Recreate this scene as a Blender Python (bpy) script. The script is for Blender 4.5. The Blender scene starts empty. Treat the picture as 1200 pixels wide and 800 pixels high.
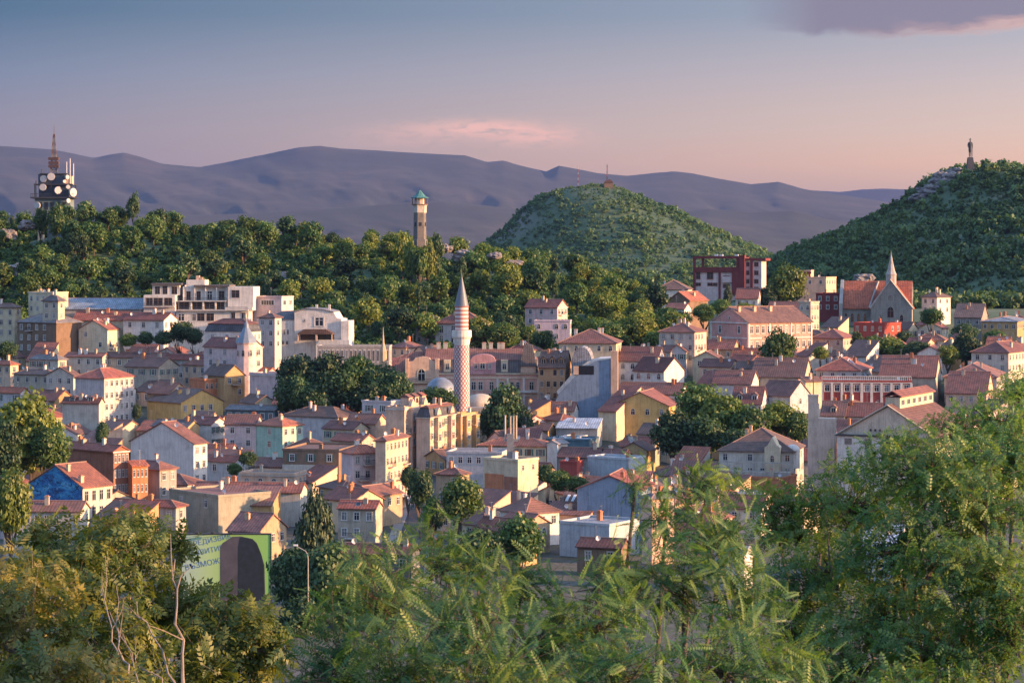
import bpy, math, random
import numpy as np
from mathutils import Vector, Matrix, noise

random.seed(7)
rng = np.random.default_rng(7)
SC = bpy.context.scene
COL = SC.collection

# ------------------------------------------------------------------ camera
F = 2800.0            # focal length in pixels of the 1200 px wide photograph
HOR = 305.0           # horizon row
CZ = 44.0             # eye height over the old town
cam_d = bpy.data.cameras.new('camera')
cam = bpy.data.objects.new('camera', cam_d)
COL.objects.link(cam)
cam.location = (0, 0, CZ)
cam.rotation_euler = (math.radians(90), 0, 0)
cam_d.sensor_width = 36.0
cam_d.lens = F * 36.0 / 1200.0
cam_d.shift_y = -(400.0 - HOR) / 1200.0
cam_d.clip_start = 0.5
cam_d.clip_end = 80000.0
cam_d.dof.use_dof = True
cam_d.dof.focus_distance = 620.0
cam_d.dof.aperture_fstop = 11.0
SC.camera = cam

# ------------------------------------------------------------------ light
SUN_EL, SUN_AZ = 10.5, 102.0        # degrees; azimuth clockwise from the view axis (+Y)
world = bpy.data.worlds.new('World')
SC.world = world
world.use_nodes = True
WN = world.node_tree
for n in list(WN.nodes):
    WN.nodes.remove(n)


def N(tree, t, **kw):
    n = tree.nodes.new(t)
    for k, v in kw.items():
        setattr(n, k, v)
    return n


def mth(tree, op, a, b=None, c=None, clamp=False):
    n = tree.nodes.new('ShaderNodeMath')
    n.operation = op
    n.use_clamp = clamp
    for i, v in enumerate((a, b, c)):
        if v is None:
            continue
        if isinstance(v, (int, float)):
            n.inputs[i].default_value = v
        else:
            tree.links.new(v, n.inputs[i])
    return n.outputs[0]


def mixc(tree, f, a, b, mode='MIX'):
    n = tree.nodes.new('ShaderNodeMix')
    n.data_type = 'RGBA'
    n.blend_type = mode
    for i, v in ((0, f), (6, a), (7, b)):
        if isinstance(v, (int, float)):
            n.inputs[i].default_value = v
        elif isinstance(v, tuple):
            n.inputs[i].default_value = (v[0], v[1], v[2], 1)
        else:
            tree.links.new(v, n.inputs[i])
    return n.outputs[2]


def ramp(tree, fac, stops, interp='LINEAR'):
    n = tree.nodes.new('ShaderNodeValToRGB')
    n.color_ramp.interpolation = interp
    e = n.color_ramp.elements
    while len(e) < len(stops):
        e.new(0.5)
    for el, (p, c) in zip(e, stops):
        el.position = p
        el.color = (c[0], c[1], c[2], 1) if isinstance(c, tuple) else (c, c, c, 1)
    if fac is not None:
        tree.links.new(fac, n.inputs[0])
    return n.outputs[0]


def noisetex(tree, vec, scale, detail=4, rough=0.55, dist=0.0):
    n = tree.nodes.new('ShaderNodeTexNoise')
    n.inputs['Scale'].default_value = scale
    n.inputs['Detail'].default_value = detail
    n.inputs['Roughness'].default_value = rough
    n.inputs['Distortion'].default_value = dist
    if vec is not None:
        tree.links.new(vec, n.inputs['Vector'])
    return n.outputs[0]


SKY_L = [(0.12, (0.0916, 0.0822, 0.092)), (0.2, (0.0916, 0.0822, 0.092)), (0.27, (0.0898, 0.0806, 0.0902)), (0.385, (0.0551, 0.07, 0.0943)), (0.51, (0.018, 0.0419, 0.0657)), (1.0, (0.0108, 0.0363, 0.0628))]
SKY_R = [(0.12, (0.3371, 0.1993, 0.1081)), (0.2, (0.3371, 0.1993, 0.1113)), (0.27, (0.2671, 0.1908, 0.1357)), (0.385, (0.1887, 0.1579, 0.1442)), (0.51, (0.1113, 0.1219, 0.1389)), (1.0, (0.0558, 0.0708, 0.1052))]


def build_world():
    t = WN
    sky = N(t, 'ShaderNodeTexSky', sky_type='NISHITA', sun_disc=False)
    sky.sun_elevation = math.radians(SUN_EL)
    sky.sun_rotation = math.radians(SUN_AZ)
    sky.altitude = 200
    sky.air_density = 1.0
    sky.dust_density = 1.5
    sky.ozone_density = 2.0
    tc = N(t, 'ShaderNodeTexCoord')
    sep = N(t, 'ShaderNodeSeparateXYZ')
    t.links.new(tc.outputs['Generated'], sep.inputs[0])
    x, y, z = sep.outputs
    # dusk belt near the horizon: cool at the left, peach towards the sunset on the right
    e = mth(t, 'MULTIPLY', z, 5.0, clamp=True)          # 0..0.2 in z
    left = ramp(t, e, SKY_L)
    right = ramp(t, e, SKY_R)
    fx = mth(t, 'MULTIPLY_ADD', x, 2.2, 0.5, clamp=True)
    belt = mixc(t, fx, left, right)
    # clouds (direction space)
    ys = mth(t, 'MAXIMUM', y, 0.05)
    u = mth(t, 'DIVIDE', x, ys)
    v = mth(t, 'DIVIDE', z, ys)
    cb = N(t, 'ShaderNodeCombineXYZ')
    t.links.new(mth(t, 'MULTIPLY', u, 1.0), cb.inputs[0])
    t.links.new(mth(t, 'MULTIPLY', v, 3.8), cb.inputs[1])
    nz = noisetex(t, cb.outputs[0], 95.0, 6, 0.62, 0.8)
    nb = noisetex(t, cb.outputs[0], 34.0, 5, 0.6, 0.5)

    def gauss(cu, cv, su, sv):
        a = mth(t, 'DIVIDE', mth(t, 'SUBTRACT', u, cu), su)
        b = mth(t, 'DIVIDE', mth(t, 'SUBTRACT', v, cv), sv)
        d = mth(t, 'ADD', mth(t, 'MULTIPLY', a, a), mth(t, 'MULTIPLY', b, b))
        return mth(t, 'POWER', 2.718, mth(t, 'MULTIPLY', d, -1.0))

    def px(p):
        return (p - 600) / F

    def py(p):
        return (HOR - p) / F
    # pink wisp
    vt = mth(t, 'ADD', 0, 0)
    m1 = mth(t, 'ADD', gauss(px(565), py(150), 70 / F, 9 / F), mth(t, 'ADD', mth(t, 'MULTIPLY', gauss(px(630), py(161), 55 / F, 11 / F), 0.9), mth(t, 'MULTIPLY', gauss(px(480), py(160), 70 / F, 13 / F), 0.38)))
    m1b = mth(t, 'MULTIPLY', m1, mth(t, 'MULTIPLY_ADD', nz, 4.6, -1.45, clamp=True), clamp=True)
    c = mixc(t, mth(t, 'MULTIPLY', m1b, 0.9), belt, (0.31, 0.17, 0.13))
    # dusky cloud at the upper right, its underside caught by the sun
    lo = mth(t, 'MULTIPLY_ADD', mth(t, 'MAXIMUM', mth(t, 'SUBTRACT', u, px(1060)), 0.0), 0.10, py(45))
    lo = mth(t, 'ADD', lo, mth(t, 'MULTIPLY', mth(t, 'MAXIMUM', mth(t, 'SUBTRACT', px(960), u), 0.0), 0.16))
    dv = mth(t, 'ADD', mth(t, 'SUBTRACT', v, lo), mth(t, 'MULTIPLY_ADD', nb, 0.014, -0.007))
    edge = mth(t, 'MULTIPLY', dv, 260.0, clamp=True)
    lft = mth(t, 'MULTIPLY_ADD', mth(t, 'SUBTRACT', u, px(868)), 30.0, 0.0, clamp=True)
    top = mth(t, 'SUBTRACT', 1.0, mth(t, 'MULTIPLY', mth(t, 'SUBTRACT', v, py(-60)), 20.0, clamp=True))
    m2 = mth(t, 'MULTIPLY', mth(t, 'MULTIPLY', edge, lft), mth(t, 'MULTIPLY', top, 0.85))
    under = mth(t, 'MULTIPLY', mth(t, 'SUBTRACT', 1.0, mth(t, 'MULTIPLY', mth(t, 'ABSOLUTE', mth(t, 'SUBTRACT', dv, 0.0025)), 260.0, clamp=True)), mth(t, 'MULTIPLY_ADD', u, 7.5, -1.0, clamp=True))
    c = mixc(t, m2, c, (0.068, 0.058, 0.074))
    c = mixc(t, mth(t, 'MULTIPLY', under, 0.9), c, (0.27, 0.155, 0.115))
    yy = mth(t, 'MULTIPLY_ADD', y, 4.0, 0.0, clamp=True)
    sk = mixc(t, 1.0, sky.outputs[0], (0.205, 0.188, 0.190), 'MULTIPLY')
    front = mixc(t, yy, belt, c)
    f = mth(t, 'SUBTRACT', 1.0, mth(t, 'MULTIPLY_ADD', z, 3.2, -0.5, clamp=True))
    out = mixc(t, f, sk, front)
    bg = N(t, 'ShaderNodeBackground')
    t.links.new(out, bg.inputs[0])
    bg.inputs[1].default_value = 1.0
    o = N(t, 'ShaderNodeOutputWorld')
    t.links.new(bg.outputs[0], o.inputs[0])


build_world()
sun_d = bpy.data.lights.new('sun', 'SUN')
sun_d.energy = 3.8
sun_d.angle = math.radians(0.6)
sun_d.color = (1.0, 0.55, 0.26)
sun = bpy.data.objects.new('sun', sun_d)
COL.objects.link(sun)
_el, _az = math.radians(SUN_EL), math.radians(SUN_AZ)
_sd = Vector((math.sin(_az) * math.cos(_el), math.cos(_az) * math.cos(_el), math.sin(_el)))
sun.rotation_euler = _sd.to_track_quat('Z', 'Y').to_euler()
sun.location = (200, 0, 200)

SC.view_settings.view_transform = 'Standard'
SC.view_settings.look = 'None'
SC.view_settings.exposure = 2.1
SC.view_settings.gamma = 1.0
SC.view_settings.use_curve_mapping = False
SC.render.engine = 'CYCLES'
SC.cycles.max_bounces = 6
SC.cycles.diffuse_bounces = 3
SC.cycles.glossy_bounces = 2
SC.cycles.transmission_bounces = 3
SC.cycles.transparent_max_bounces = 8
SC.cycles.volume_bounces = 1
SC.cycles.use_denoising = True
try:
    SC.cycles.denoiser = 'OPENIMAGEDENOISE'
except Exception:
    pass
SC.cycles.sample_clamp_indirect = 6.0


# ------------------------------------------------------------------ coordinates and terrain
def P(px, py, Y):
    return Vector(((px - 600) / F * Y, Y, CZ - (py - HOR) / F * Y))


def sm(a, b, x):
    t = np.clip((np.asarray(x, float) - a) / (b - a), 0, 1)
    return t * t * (3 - 2 * t)


RIDGE_PX = [-400, -100, 0, 40, 100, 150, 200, 250, 290, 330, 380, 440, 490, 540, 600, 650, 700, 740, 775, 800, 830, 1700]
RIDGE_PY = [300, 270, 257, 256, 243, 250, 255, 264, 262, 268, 276, 276, 283, 290, 294, 306, 314, 326, 346, 372, 385, 385]
YH_L = ([0, 9, 36, 54, 80, 98, 116, 134, 220, 300], [121, 121, 118, 112, 95, 74, 57, 46, 16, -30])
YH_R = ([0, 13, 36, 62, 89, 116, 143, 170, 196, 300, 400], [121, 121, 114, 102, 89, 76, 64, 51, 42, 12, -30])
RH_L = ([0, 16, 30, 46, 62, 88, 120, 134, 190, 240], [99, 99, 97, 87, 76, 62, 51, 43, 16, -30])
RH_R = ([0, 40, 100, 200, 320, 420], [99, 97, 88, 62, 20, -30])


def hill(x, y, cx, cy, ky, Lp, Rp):
    dx, dy = x - cx, (y - cy) * ky
    r = np.hypot(dx, dy)
    w = sm(-1, 1, dx / np.maximum(r, 1e-3))
    return np.interp(r, *Lp) * (1 - w) + np.interp(r, *Rp) * w


def ridge_add(x, y):
    S = np.interp(600 + x * F / 930.0, RIDGE_PX, RIDGE_PY)
    crest = CZ - (S - HOR) / F * 930.0 - 8.5
    return np.maximum(crest - 15, 0) * sm(745, 935, y) * (1 - sm(960, 1250, y))


def tz(x, y):
    x = np.asarray(x, float)
    y = np.asarray(y, float)
    z = np.interp(y, [-80, -5, 3, 8, 14, 40, 100, 200, 300], [44, 42.6, 42.2, 38, 34.5, 26, 6, -8, -11])
    z = z + 26 * sm(540, 800, y) * (1 - 0.6 * sm(1200, 1900, y))
    z = z + ridge_add(x, y)
    z = z + 9 * sm(40, 120, x) * sm(800, 950, y) * (1 - sm(1300, 1700, y))
    z = np.maximum(z, hill(x, y, 89, 2500, 0.55, YH_L, YH_R))
    z = np.maximum(z, hill(x, y, 303, 1500, 0.45, RH_L, RH_R))
    return z


def gz(x, y):
    return float(tz(x, y))


def on_ground(px, D):
    x = (px - 600) / F * D
    return Vector((x, D, gz(x, D)))


# ------------------------------------------------------------------ mesh helpers
class MB:
    """collects faces with material slots and links them as one mesh object"""

    def __init__(self):
        self.v, self.f, self.m = [], [], []

    def poly(self, pts, mat=0):
        b = len(self.v)
        self.v += [tuple(p) for p in pts]
        self.f.append(tuple(range(b, b + len(pts))))
        self.m.append(mat)

    def box(self, x0, x1, y0, y1, z0, z1, mat=0):
        b = len(self.v)
        self.v += [(x0, y0, z0), (x1, y0, z0), (x1, y1, z0), (x0, y1, z0), (x0, y0, z1), (x1, y0, z1), (x1, y1, z1), (x0, y1, z1)]
        for q in ((0, 3, 2, 1), (4, 5, 6, 7), (0, 1, 5, 4), (1, 2, 6, 5), (2, 3, 7, 6), (3, 0, 4, 7)):
            self.f.append(tuple(b + i for i in q))
            self.m.append(mat)
        return self

    def prism(self, pts, axis, a0, a1, mat=0):
        """polygon (2D) extruded along an axis: 'x' -> pts are (y,z); 'y' -> (x,z); 'z' -> (x,y)"""
        n = len(pts)
        b = len(self.v)
        for a in (a0, a1):
            for p in pts:
                self.v.append({'x': (a, p[0], p[1]), 'y': (p[0], a, p[1]), 'z': (p[0], p[1], a)}[axis])
        self.f.append(tuple(range(b, b + n)))
        self.f.append(tuple(range(b + 2 * n - 1, b + n - 1, -1)))
        self.m += [mat, mat]
        for i in range(n):
            j = (i + 1) % n
            self.f.append((b + i, b + n + i, b + n + j, b + j))
            self.m.append(mat)
        return self

    def lathe(self, prof, cx=0, cy=0, n=16, mat=0, rot=0.0):
        """prof: list of (r, z)"""
        b = len(self.v)
        for r, z in prof:
            for k in range(n):
                t = 2 * math.pi * k / n + rot
                self.v.append((cx + r * math.cos(t), cy + r * math.sin(t), z))
        for i in range(len(prof) - 1):
            for k in range(n):
                k2 = (k + 1) % n
                self.f.append((b + i * n + k, b + i * n + k2, b + (i + 1) * n + k2, b + (i + 1) * n + k))
                self.m.append(mat)
        self.f.append(tuple(b + k for k in reversed(range(n))))
        self.f.append(tuple(b + (len(prof) - 1) * n + k for k in range(n)))
        self.m += [mat, mat]
        return self

    def tube(self, pts, rad, n=6, mat=0):
        b = len(self.v)
        pts = [Vector(p) for p in pts]
        up = Vector((0.31, 0.17, 0.93))
        for i, p in enumerate(pts):
            d = (pts[min(i + 1, len(pts) - 1)] - pts[max(i - 1, 0)])
            d = d.normalized() if d.length > 1e-9 else Vector((0, 0, 1))
            s = d.cross(up)
            s = s.normalized() if s.length > 1e-3 else d.orthogonal().normalized()
            w = d.cross(s)
            r = rad[i] if isinstance(rad, (list, tuple)) else rad
            for k in range(n):
                t = 2 * math.pi * k / n
                self.v.append(tuple(p + (s * math.cos(t) + w * math.sin(t)) * r))
        for i in range(len(pts) - 1):
            for k in range(n):
                k2 = (k + 1) % n
                self.f.append((b + i * n + k, b + i * n + k2, b + (i + 1) * n + k2, b + (i + 1) * n + k))
                self.m.append(mat)
        self.f.append(tuple(b + k for k in reversed(range(n))))
        self.f.append(tuple(b + (len(pts) - 1) * n + k for k in range(n)))
        self.m += [mat, mat]
        return self

    def mesh(self, name, mats, smooth=False):
        me = bpy.data.meshes.new(name)
        me.from_pydata(self.v, [], self.f)
        for m in mats:
            me.materials.append(m)
        me.polygons.foreach_set('material_index', self.m)
        if smooth:
            me.polygons.foreach_set('use_smooth', [True] * len(self.f))
        me.update()
        return me

    def build(self, name, mats, parent=None, loc=(0, 0, 0), smooth=False):
        if not isinstance(mats, (list, tuple)):
            mats = [mats]
        return link(name, self.mesh(name, mats, smooth), parent, loc)


def link(name, me, parent=None, loc=(0, 0, 0), rz=0.0):
    o = bpy.data.objects.new(name, me)
    COL.objects.link(o)
    o.parent = parent
    o.location = loc
    if rz:
        o.rotation_euler = (0, 0, rz)
    return o


LABELS = {}


def tag(o, label=None, cat=None, group=None, kind=None):
    if label:
        o['label'] = label
        LABELS.setdefault(label, []).append(o.name)
    if cat:
        o['category'] = cat
    if group:
        o['group'] = group
    if kind:
        o['kind'] = kind
    return o


def thing(name, label, cat, loc, rz=0.0, group=None):
    o = bpy.data.objects.new(name, None)
    o.empty_display_size = 0.5
    COL.objects.link(o)
    o.location = loc
    o.rotation_euler = (0, 0, rz)
    return tag(o, label, cat, group)


def np_mesh(name, V, Q, mat, smooth=False):
    """mesh from numpy arrays: V (n,3), Q (m,k) faces of k corners"""
    me = bpy.data.meshes.new(name)
    V = np.ascontiguousarray(V, np.float32)
    Q = np.ascontiguousarray(Q, np.int32)
    k = Q.shape[1]
    me.vertices.add(len(V))
    me.vertices.foreach_set('co', V.ravel())
    me.loops.add(Q.size)
    me.loops.foreach_set('vertex_index', Q.ravel())
    me.polygons.add(len(Q))
    me.polygons.foreach_set('loop_start', np.arange(0, Q.size, k, dtype=np.int32))
    me.polygons.foreach_set('loop_total', np.full(len(Q), k, np.int32))
    if smooth:
        me.polygons.foreach_set('use_smooth', np.ones(len(Q), bool))
    for m in (mat if isinstance(mat, (list, tuple)) else [mat]):
        me.materials.append(m)
    me.update(calc_edges=True)
    me.validate()
    return me


# ------------------------------------------------------------------ materials
_MC = {}


def newmat(name):
    m = bpy.data.materials.new(name)
    m.use_nodes = True
    t = m.node_tree
    b = t.nodes['Principled BSDF']
    return m, t, b


def obj_coord(t):
    tc = N(t, 'ShaderNodeTexCoord')
    oi = N(t, 'ShaderNodeObjectInfo')
    add = N(t, 'ShaderNodeVectorMath', operation='ADD')
    t.links.new(tc.outputs['Object'], add.inputs[0])
    sc = N(t, 'ShaderNodeVectorMath', operation='SCALE')
    t.links.new(oi.outputs['Location'], sc.inputs[0])
    sc.inputs[3].default_value = 0.731
    t.links.new(sc.outputs[0], add.inputs[1])
    return add.outputs[0], tc.outputs['Object'], oi.outputs['Random']


WALL = {
    'white': (0.60, 0.565, 0.52), 'lav': (0.46, 0.425, 0.42), 'cream': (0.56, 0.47, 0.33), 'peach': (0.58, 0.40, 0.29), 'pink': (0.52, 0.265, 0.225),
    'palepink': (0.55, 0.43, 0.415), 'ochre': (0.42, 0.28, 0.14), 'yellow': (0.50, 0.335, 0.13), 'mint': (0.29, 0.44, 0.37), 'grey': (0.34, 0.32, 0.30),
    'pale': (0.48, 0.43, 0.37), 'bluegrey': (0.19, 0.255, 0.345), 'brown': (0.20, 0.135, 0.095), 'terracotta': (0.46, 0.185, 0.095), 'brick': (0.30, 0.135, 0.09),
    'redwall': (0.34, 0.075, 0.06), 'beige': (0.44, 0.375, 0.295), 'blue': (0.19, 0.31, 0.42), 'stone': (0.27, 0.25, 0.23), 'darkgrey': (0.10, 0.105, 0.115), 'rose': (0.47, 0.25, 0.25),
    'lightblue': (0.38, 0.42, 0.45), 'tan': (0.40, 0.30, 0.20), 'maroon': (0.17, 0.045, 0.045), 'teal': (0.10, 0.16, 0.19),
}
ROOF = {
    'red': (0.20, 0.055, 0.034), 'darkred': (0.125, 0.038, 0.028), 'orange': (0.29, 0.078, 0.036), 'brown': (0.11, 0.054, 0.040), 'grey': (0.17, 0.165, 0.17),
    'blue': (0.17, 0.23, 0.29), 'slate': (0.06, 0.065, 0.078), 'tin': (0.22, 0.235, 0.26), 'pinktile': (0.21, 0.078, 0.058), 'bluetin': (0.30, 0.36, 0.43), 'copper': (0.05, 0.20, 0.20),
}


def wallmat(c):
    key = ('w', c)
    if key in _MC:
        return _MC[key]
    col = WALL[c] if isinstance(c, str) else c
    m, t, b = newmat('plaster_%s' % (c if isinstance(c, str) else 'tint'))
    co, raw, rnd = obj_coord(t)
    n1 = noisetex(t, co, 0.55, 5, 0.6)
    n2 = noisetex(t, co, 3.2, 5, 0.65)
    mp = N(t, 'ShaderNodeMapping')
    mp.inputs['Scale'].default_value = (2.6, 2.6, 0.16)
    t.links.new(co, mp.inputs[0])
    n3 = noisetex(t, mp.outputs[0], 1.0, 4, 0.6)
    g = ramp(t, n1, [(0.28, 0.74), (0.5, 0.98), (0.75, 1.1)])
    st = ramp(t, n3, [(0.36, 0.62), (0.55, 1.0)])
    sp = ramp(t, n2, [(0.25, 0.8), (0.55, 1.04)])
    c1 = mixc(t, 1.0, tuple(col), g, 'MULTIPLY')
    c2 = mixc(t, 0.5, c1, st, 'MULTIPLY')
    c3 = mixc(t, 0.8, c2, sp, 'MULTIPLY')
    tint = mth(t, 'MULTIPLY_ADD', rnd, 0.16, 0.90)
    c4 = mixc(t, 1.0, c3, tint, 'MULTIPLY')
    t.links.new(c4, b.inputs['Base Color'])
    b.inputs['Roughness'].default_value = 0.9
    b.inputs['Specular IOR Level'].default_value = 0.2
    _MC[key] = m
    return m


def roofmat(c, axis='X'):
    key = ('r', c, axis)
    if key in _MC:
        return _MC[key]
    col = ROOF[c] if isinstance(c, str) else c
    m, t, b = newmat('roof_%s' % (c if isinstance(c, str) else 'tint'))
    co, raw, rnd = obj_coord(t)
    n1 = noisetex(t, co, 0.45, 5, 0.65, 0.4)
    n2 = noisetex(t, co, 5.0, 3, 0.6)
    vor = N(t, 'ShaderNodeTexVoronoi')
    vor.inputs['Scale'].default_value = 2.4
    t.links.new(co, vor.inputs['Vector'])
    g = ramp(t, n1, [(0.25, 0.55), (0.48, 0.95), (0.7, 1.35)])
    sp = ramp(t, n2, [(0.3, 0.65), (0.6, 1.2)])
    hv = N(t, 'ShaderNodeSeparateColor')
    t.links.new(vor.outputs['Color'], hv.inputs[0])
    vr = mth(t, 'MULTIPLY_ADD', hv.outputs[0], 0.5, 0.74)
    c1 = mixc(t, 1.0, tuple(col), g, 'MULTIPLY')
    c2 = mixc(t, 0.8, c1, sp, 'MULTIPLY')
    c3 = mixc(t, 1.0, c2, vr, 'MULTIPLY')
    tint = mth(t, 'MULTIPLY_ADD', rnd, 0.5, 0.75)
    c4 = mixc(t, 1.0, c3, tint, 'MULTIPLY')
    c4 = mixc(t, mth(t, 'MULTIPLY', mth(t, 'FRACT', mth(t, 'MULTIPLY', rnd, 7.31)), 0.62), c4, mixc(t, 1.0, (0.105, 0.078, 0.066), g, 'MULTIPLY'))
    w = N(t, 'ShaderNodeTexWave', wave_type='BANDS', bands_direction=axis)
    w.inputs['Scale'].default_value = 0.5
    w.inputs['Distortion'].default_value = 0.6
    w.inputs['Detail'].default_value = 2.0
    t.links.new(raw, w.inputs['Vector'])
    c4 = mixc(t, 1.0, c4, mth(t, 'MULTIPLY_ADD', w.outputs['Fac'], 0.5, 0.72), 'MULTIPLY')
    # lichen / soot
    n4 = noisetex(t, co, 1.3, 6, 0.7)
    c5 = mixc(t, ramp(t, n4, [(0.54, 0.0), (0.72, 0.55)]), c4, (0.12, 0.105, 0.09))
    t.links.new(c5, b.inputs['Base Color'])
    b.inputs['Roughness'].default_value = 0.8
    bp = N(t, 'ShaderNodeBump')
    bp.inputs['Strength'].default_value = 0.5
    bp.inputs['Distance'].default_value = 0.08
    t.links.new(n2, bp.inputs['Height'])
    t.links.new(bp.outputs[0], b.inputs['Normal'])
    _MC[key] = m
    return m


def plain(name, col, rough=0.7, metal=0.0, var=0.25, scale=3.0):
    key = ('p', name)
    if key in _MC:
        return _MC[key]
    m, t, b = newmat(name)
    co, raw, rnd = obj_coord(t)
    n = noisetex(t, co, scale, 4, 0.6)
    g = ramp(t, n, [(0.25, 1 - var), (0.75, 1 + var * 0.6)])
    t.links.new(mixc(t, 1.0, tuple(col), g, 'MULTIPLY'), b.inputs['Base Color'])
    b.inputs['Roughness'].default_value = rough
    b.inputs['Metallic'].default_value = metal
    _MC[key] = m
    return m


GLASS = plain('window_glass', (0.018, 0.022, 0.03), 0.12, 0, 0.3)
CURTAIN = plain('curtained_glass', (0.20, 0.19, 0.18), 0.25, 0, 0.5, 1.5)
FRAME_W = plain('white_joinery', (0.55, 0.54, 0.54), 0.6)
FRAME_B = plain('brown_joinery', (0.13, 0.075, 0.045), 0.6)
FRAME_G = plain('grey_joinery', (0.26, 0.27, 0.28), 0.6)
SHUT_G = plain('green_shutter', (0.05, 0.12, 0.10), 0.7)
METAL = plain('grey_metal', (0.25, 0.26, 0.28), 0.45, 0.5)
DARKMETAL = plain('dark_metal', (0.05, 0.052, 0.06), 0.5, 0.4)
WHITEMETAL = plain('white_metal', (0.62, 0.62, 0.63), 0.5)
CHIM_M = wallmat('beige')
BRICK_M = wallmat('terracotta')
MORTAR = plain('ridge_mortar', (0.25, 0.15, 0.12), 0.9)


def leafmat(name, col, col2, trans=0.35, scale=0.5):
    m, t, b = newmat(name)
    t.nodes.remove(b)
    out = t.nodes['Material Output']
    co, raw, rnd = obj_coord(t)
    n1 = noisetex(t, co, scale, 4, 0.65)
    n2 = noisetex(t, co, scale * 9, 2, 0.6)
    c = mixc(t, ramp(t, n1, [(0.34, 0.0), (0.66, 1.0)]), tuple(col), tuple(col2))
    c = mixc(t, 0.7, c, ramp(t, n2, [(0.25, 0.55), (0.75, 1.35)]), 'MULTIPLY')
    c = mixc(t, 1.0, c, mth(t, 'MULTIPLY_ADD', rnd, 0.5, 0.75), 'MULTIPLY')
    d = N(t, 'ShaderNodeBsdfDiffuse')
    tr = N(t, 'ShaderNodeBsdfTranslucent')
    gl = N(t, 'ShaderNodeBsdfGlossy')
    gl.inputs['Roughness'].default_value = 0.5
    t.links.new(c, d.inputs[0])
    tc = mixc(t, 1.0, c, (1.25, 1.2, 0.55), 'MULTIPLY')
    t.links.new(tc, tr.inputs[0])
    gl.inputs[0].default_value = (0.9, 0.9, 0.9, 1)
    mx = N(t, 'ShaderNodeMixShader')
    mx.inputs[0].default_value = trans
    t.links.new(d.outputs[0], mx.inputs[1])
    t.links.new(tr.outputs[0], mx.inputs[2])
    m2 = N(t, 'ShaderNodeMixShader')
    m2.inputs[0].default_value = 0.025
    t.links.new(mx.outputs[0], m2.inputs[1])
    t.links.new(gl.outputs[0], m2.inputs[2])
    t.links.new(m2.outputs[0], out.inputs[0])
    return m


BARK = plain('bark', (0.075, 0.055, 0.042), 0.9, 0, 0.5, 4.0)
BARK_PALE = plain('pale_bark', (0.20, 0.16, 0.13), 0.9, 0, 0.4, 6.0)
# ------------------------------------------------------------------ ground, mountains, haze
def ground():
    ys = np.concatenate([np.arange(-80, 0, 10), np.arange(0, 60, 3), np.arange(60, 300, 8), np.arange(300, 1260, 9), np.arange(1260, 3000, 20), np.geomspace(3000, 25000, 60)])
    ts = np.linspace(-0.62, 0.62, 420)
    X = ts[None, :] * (ys[:, None] + 260)
    Y = np.repeat(ys[:, None], len(ts), 1)
    Z = tz(X, Y)
    V = np.stack([X, Y, Z], -1).reshape(-1, 3)
    nr, nc = len(ys), len(ts)
    i = (np.arange(nr - 1)[:, None] * nc + np.arange(nc - 1)[None, :]).ravel()
    Q = np.stack([i, i + 1, i + nc + 1, i + nc], 1)
    m, t, b = newmat('ground_soil')
    tc = N(t, 'ShaderNodeTexCoord')
    co = tc.outputs['Object']
    n1 = noisetex(t, co, 0.03, 6, 0.6)
    n2 = noisetex(t, co, 0.4, 5, 0.65)
    c = ramp(t, n1, [(0.35, (0.030, 0.066, 0.026)), (0.58, (0.050, 0.090, 0.034)), (0.74, (0.10, 0.10, 0.055))])
    c = mixc(t, 0.8, c, ramp(t, n2, [(0.3, 0.5), (0.7, 1.3)]), 'MULTIPLY')
    # bare rock on the steep faces, cobbles and dust between the houses
    ge = N(t, 'ShaderNodeNewGeometry')
    sp = N(t, 'ShaderNodeSeparateXYZ')
    t.links.new(ge.outputs['Normal'], sp.inputs[0])
    ps = N(t, 'ShaderNodeSeparateXYZ')
    t.links.new(ge.outputs['Position'], ps.inputs[0])
    rock = mth(t, 'MULTIPLY_ADD', mth(t, 'SUBTRACT', 0.80, sp.outputs[2]), 6.0, mth(t, 'MULTIPLY_ADD', n2, 1.2, -0.6), clamp=True)
    c = mixc(t, rock, c, (0.16, 0.14, 0.135))
    low = mth(t, 'MULTIPLY', mth(t, 'SUBTRACT', 1.0, mth(t, 'MULTIPLY', ps.outputs[2], 0.09, clamp=True)), mth(t, 'LESS_THAN', ps.outputs[1], 900.0))
    c = mixc(t, low, c, mixc(t, ramp(t, n2, [(.42, 0.0), (.6, 1.0)]), (0.030, 0.042, 0.020), (0.075, 0.070, 0.064)))
    t.links.new(c, b.inputs['Base Color'])
    b.inputs['Roughness'].default_value = 0.95
    o = link('ground', np_mesh('ground', V, Q, m, True))
    tag(o, kind='structure')


MT_PX = [-500, -300, -100, 0, 60, 110, 130, 145, 165, 190, 235, 262, 300, 350, 375, 400, 450, 500, 545, 570, 590, 606, 640, 655, 700, 735, 765, 790, 810, 840, 880, 912, 940, 975, 1010, 1060, 1120, 1250, 1500]
MT_PY = [165, 178, 168, 171, 175, 185, 181, 179, 184, 192, 196, 191, 183, 173, 171, 174, 177, 180, 182, 190, 188, 193, 201, 194, 203, 206, 203, 201, 203, 209, 216, 213, 221, 227, 232, 240, 236, 225, 215]
MF_PX = [-500, 300, 600, 800, 900, 950, 985, 1010, 1035, 1060, 1090, 1200, 1500]
MF_PY = [230, 228, 225, 226, 226, 223, 225, 222, 221, 222, 220, 216, 212]


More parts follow.
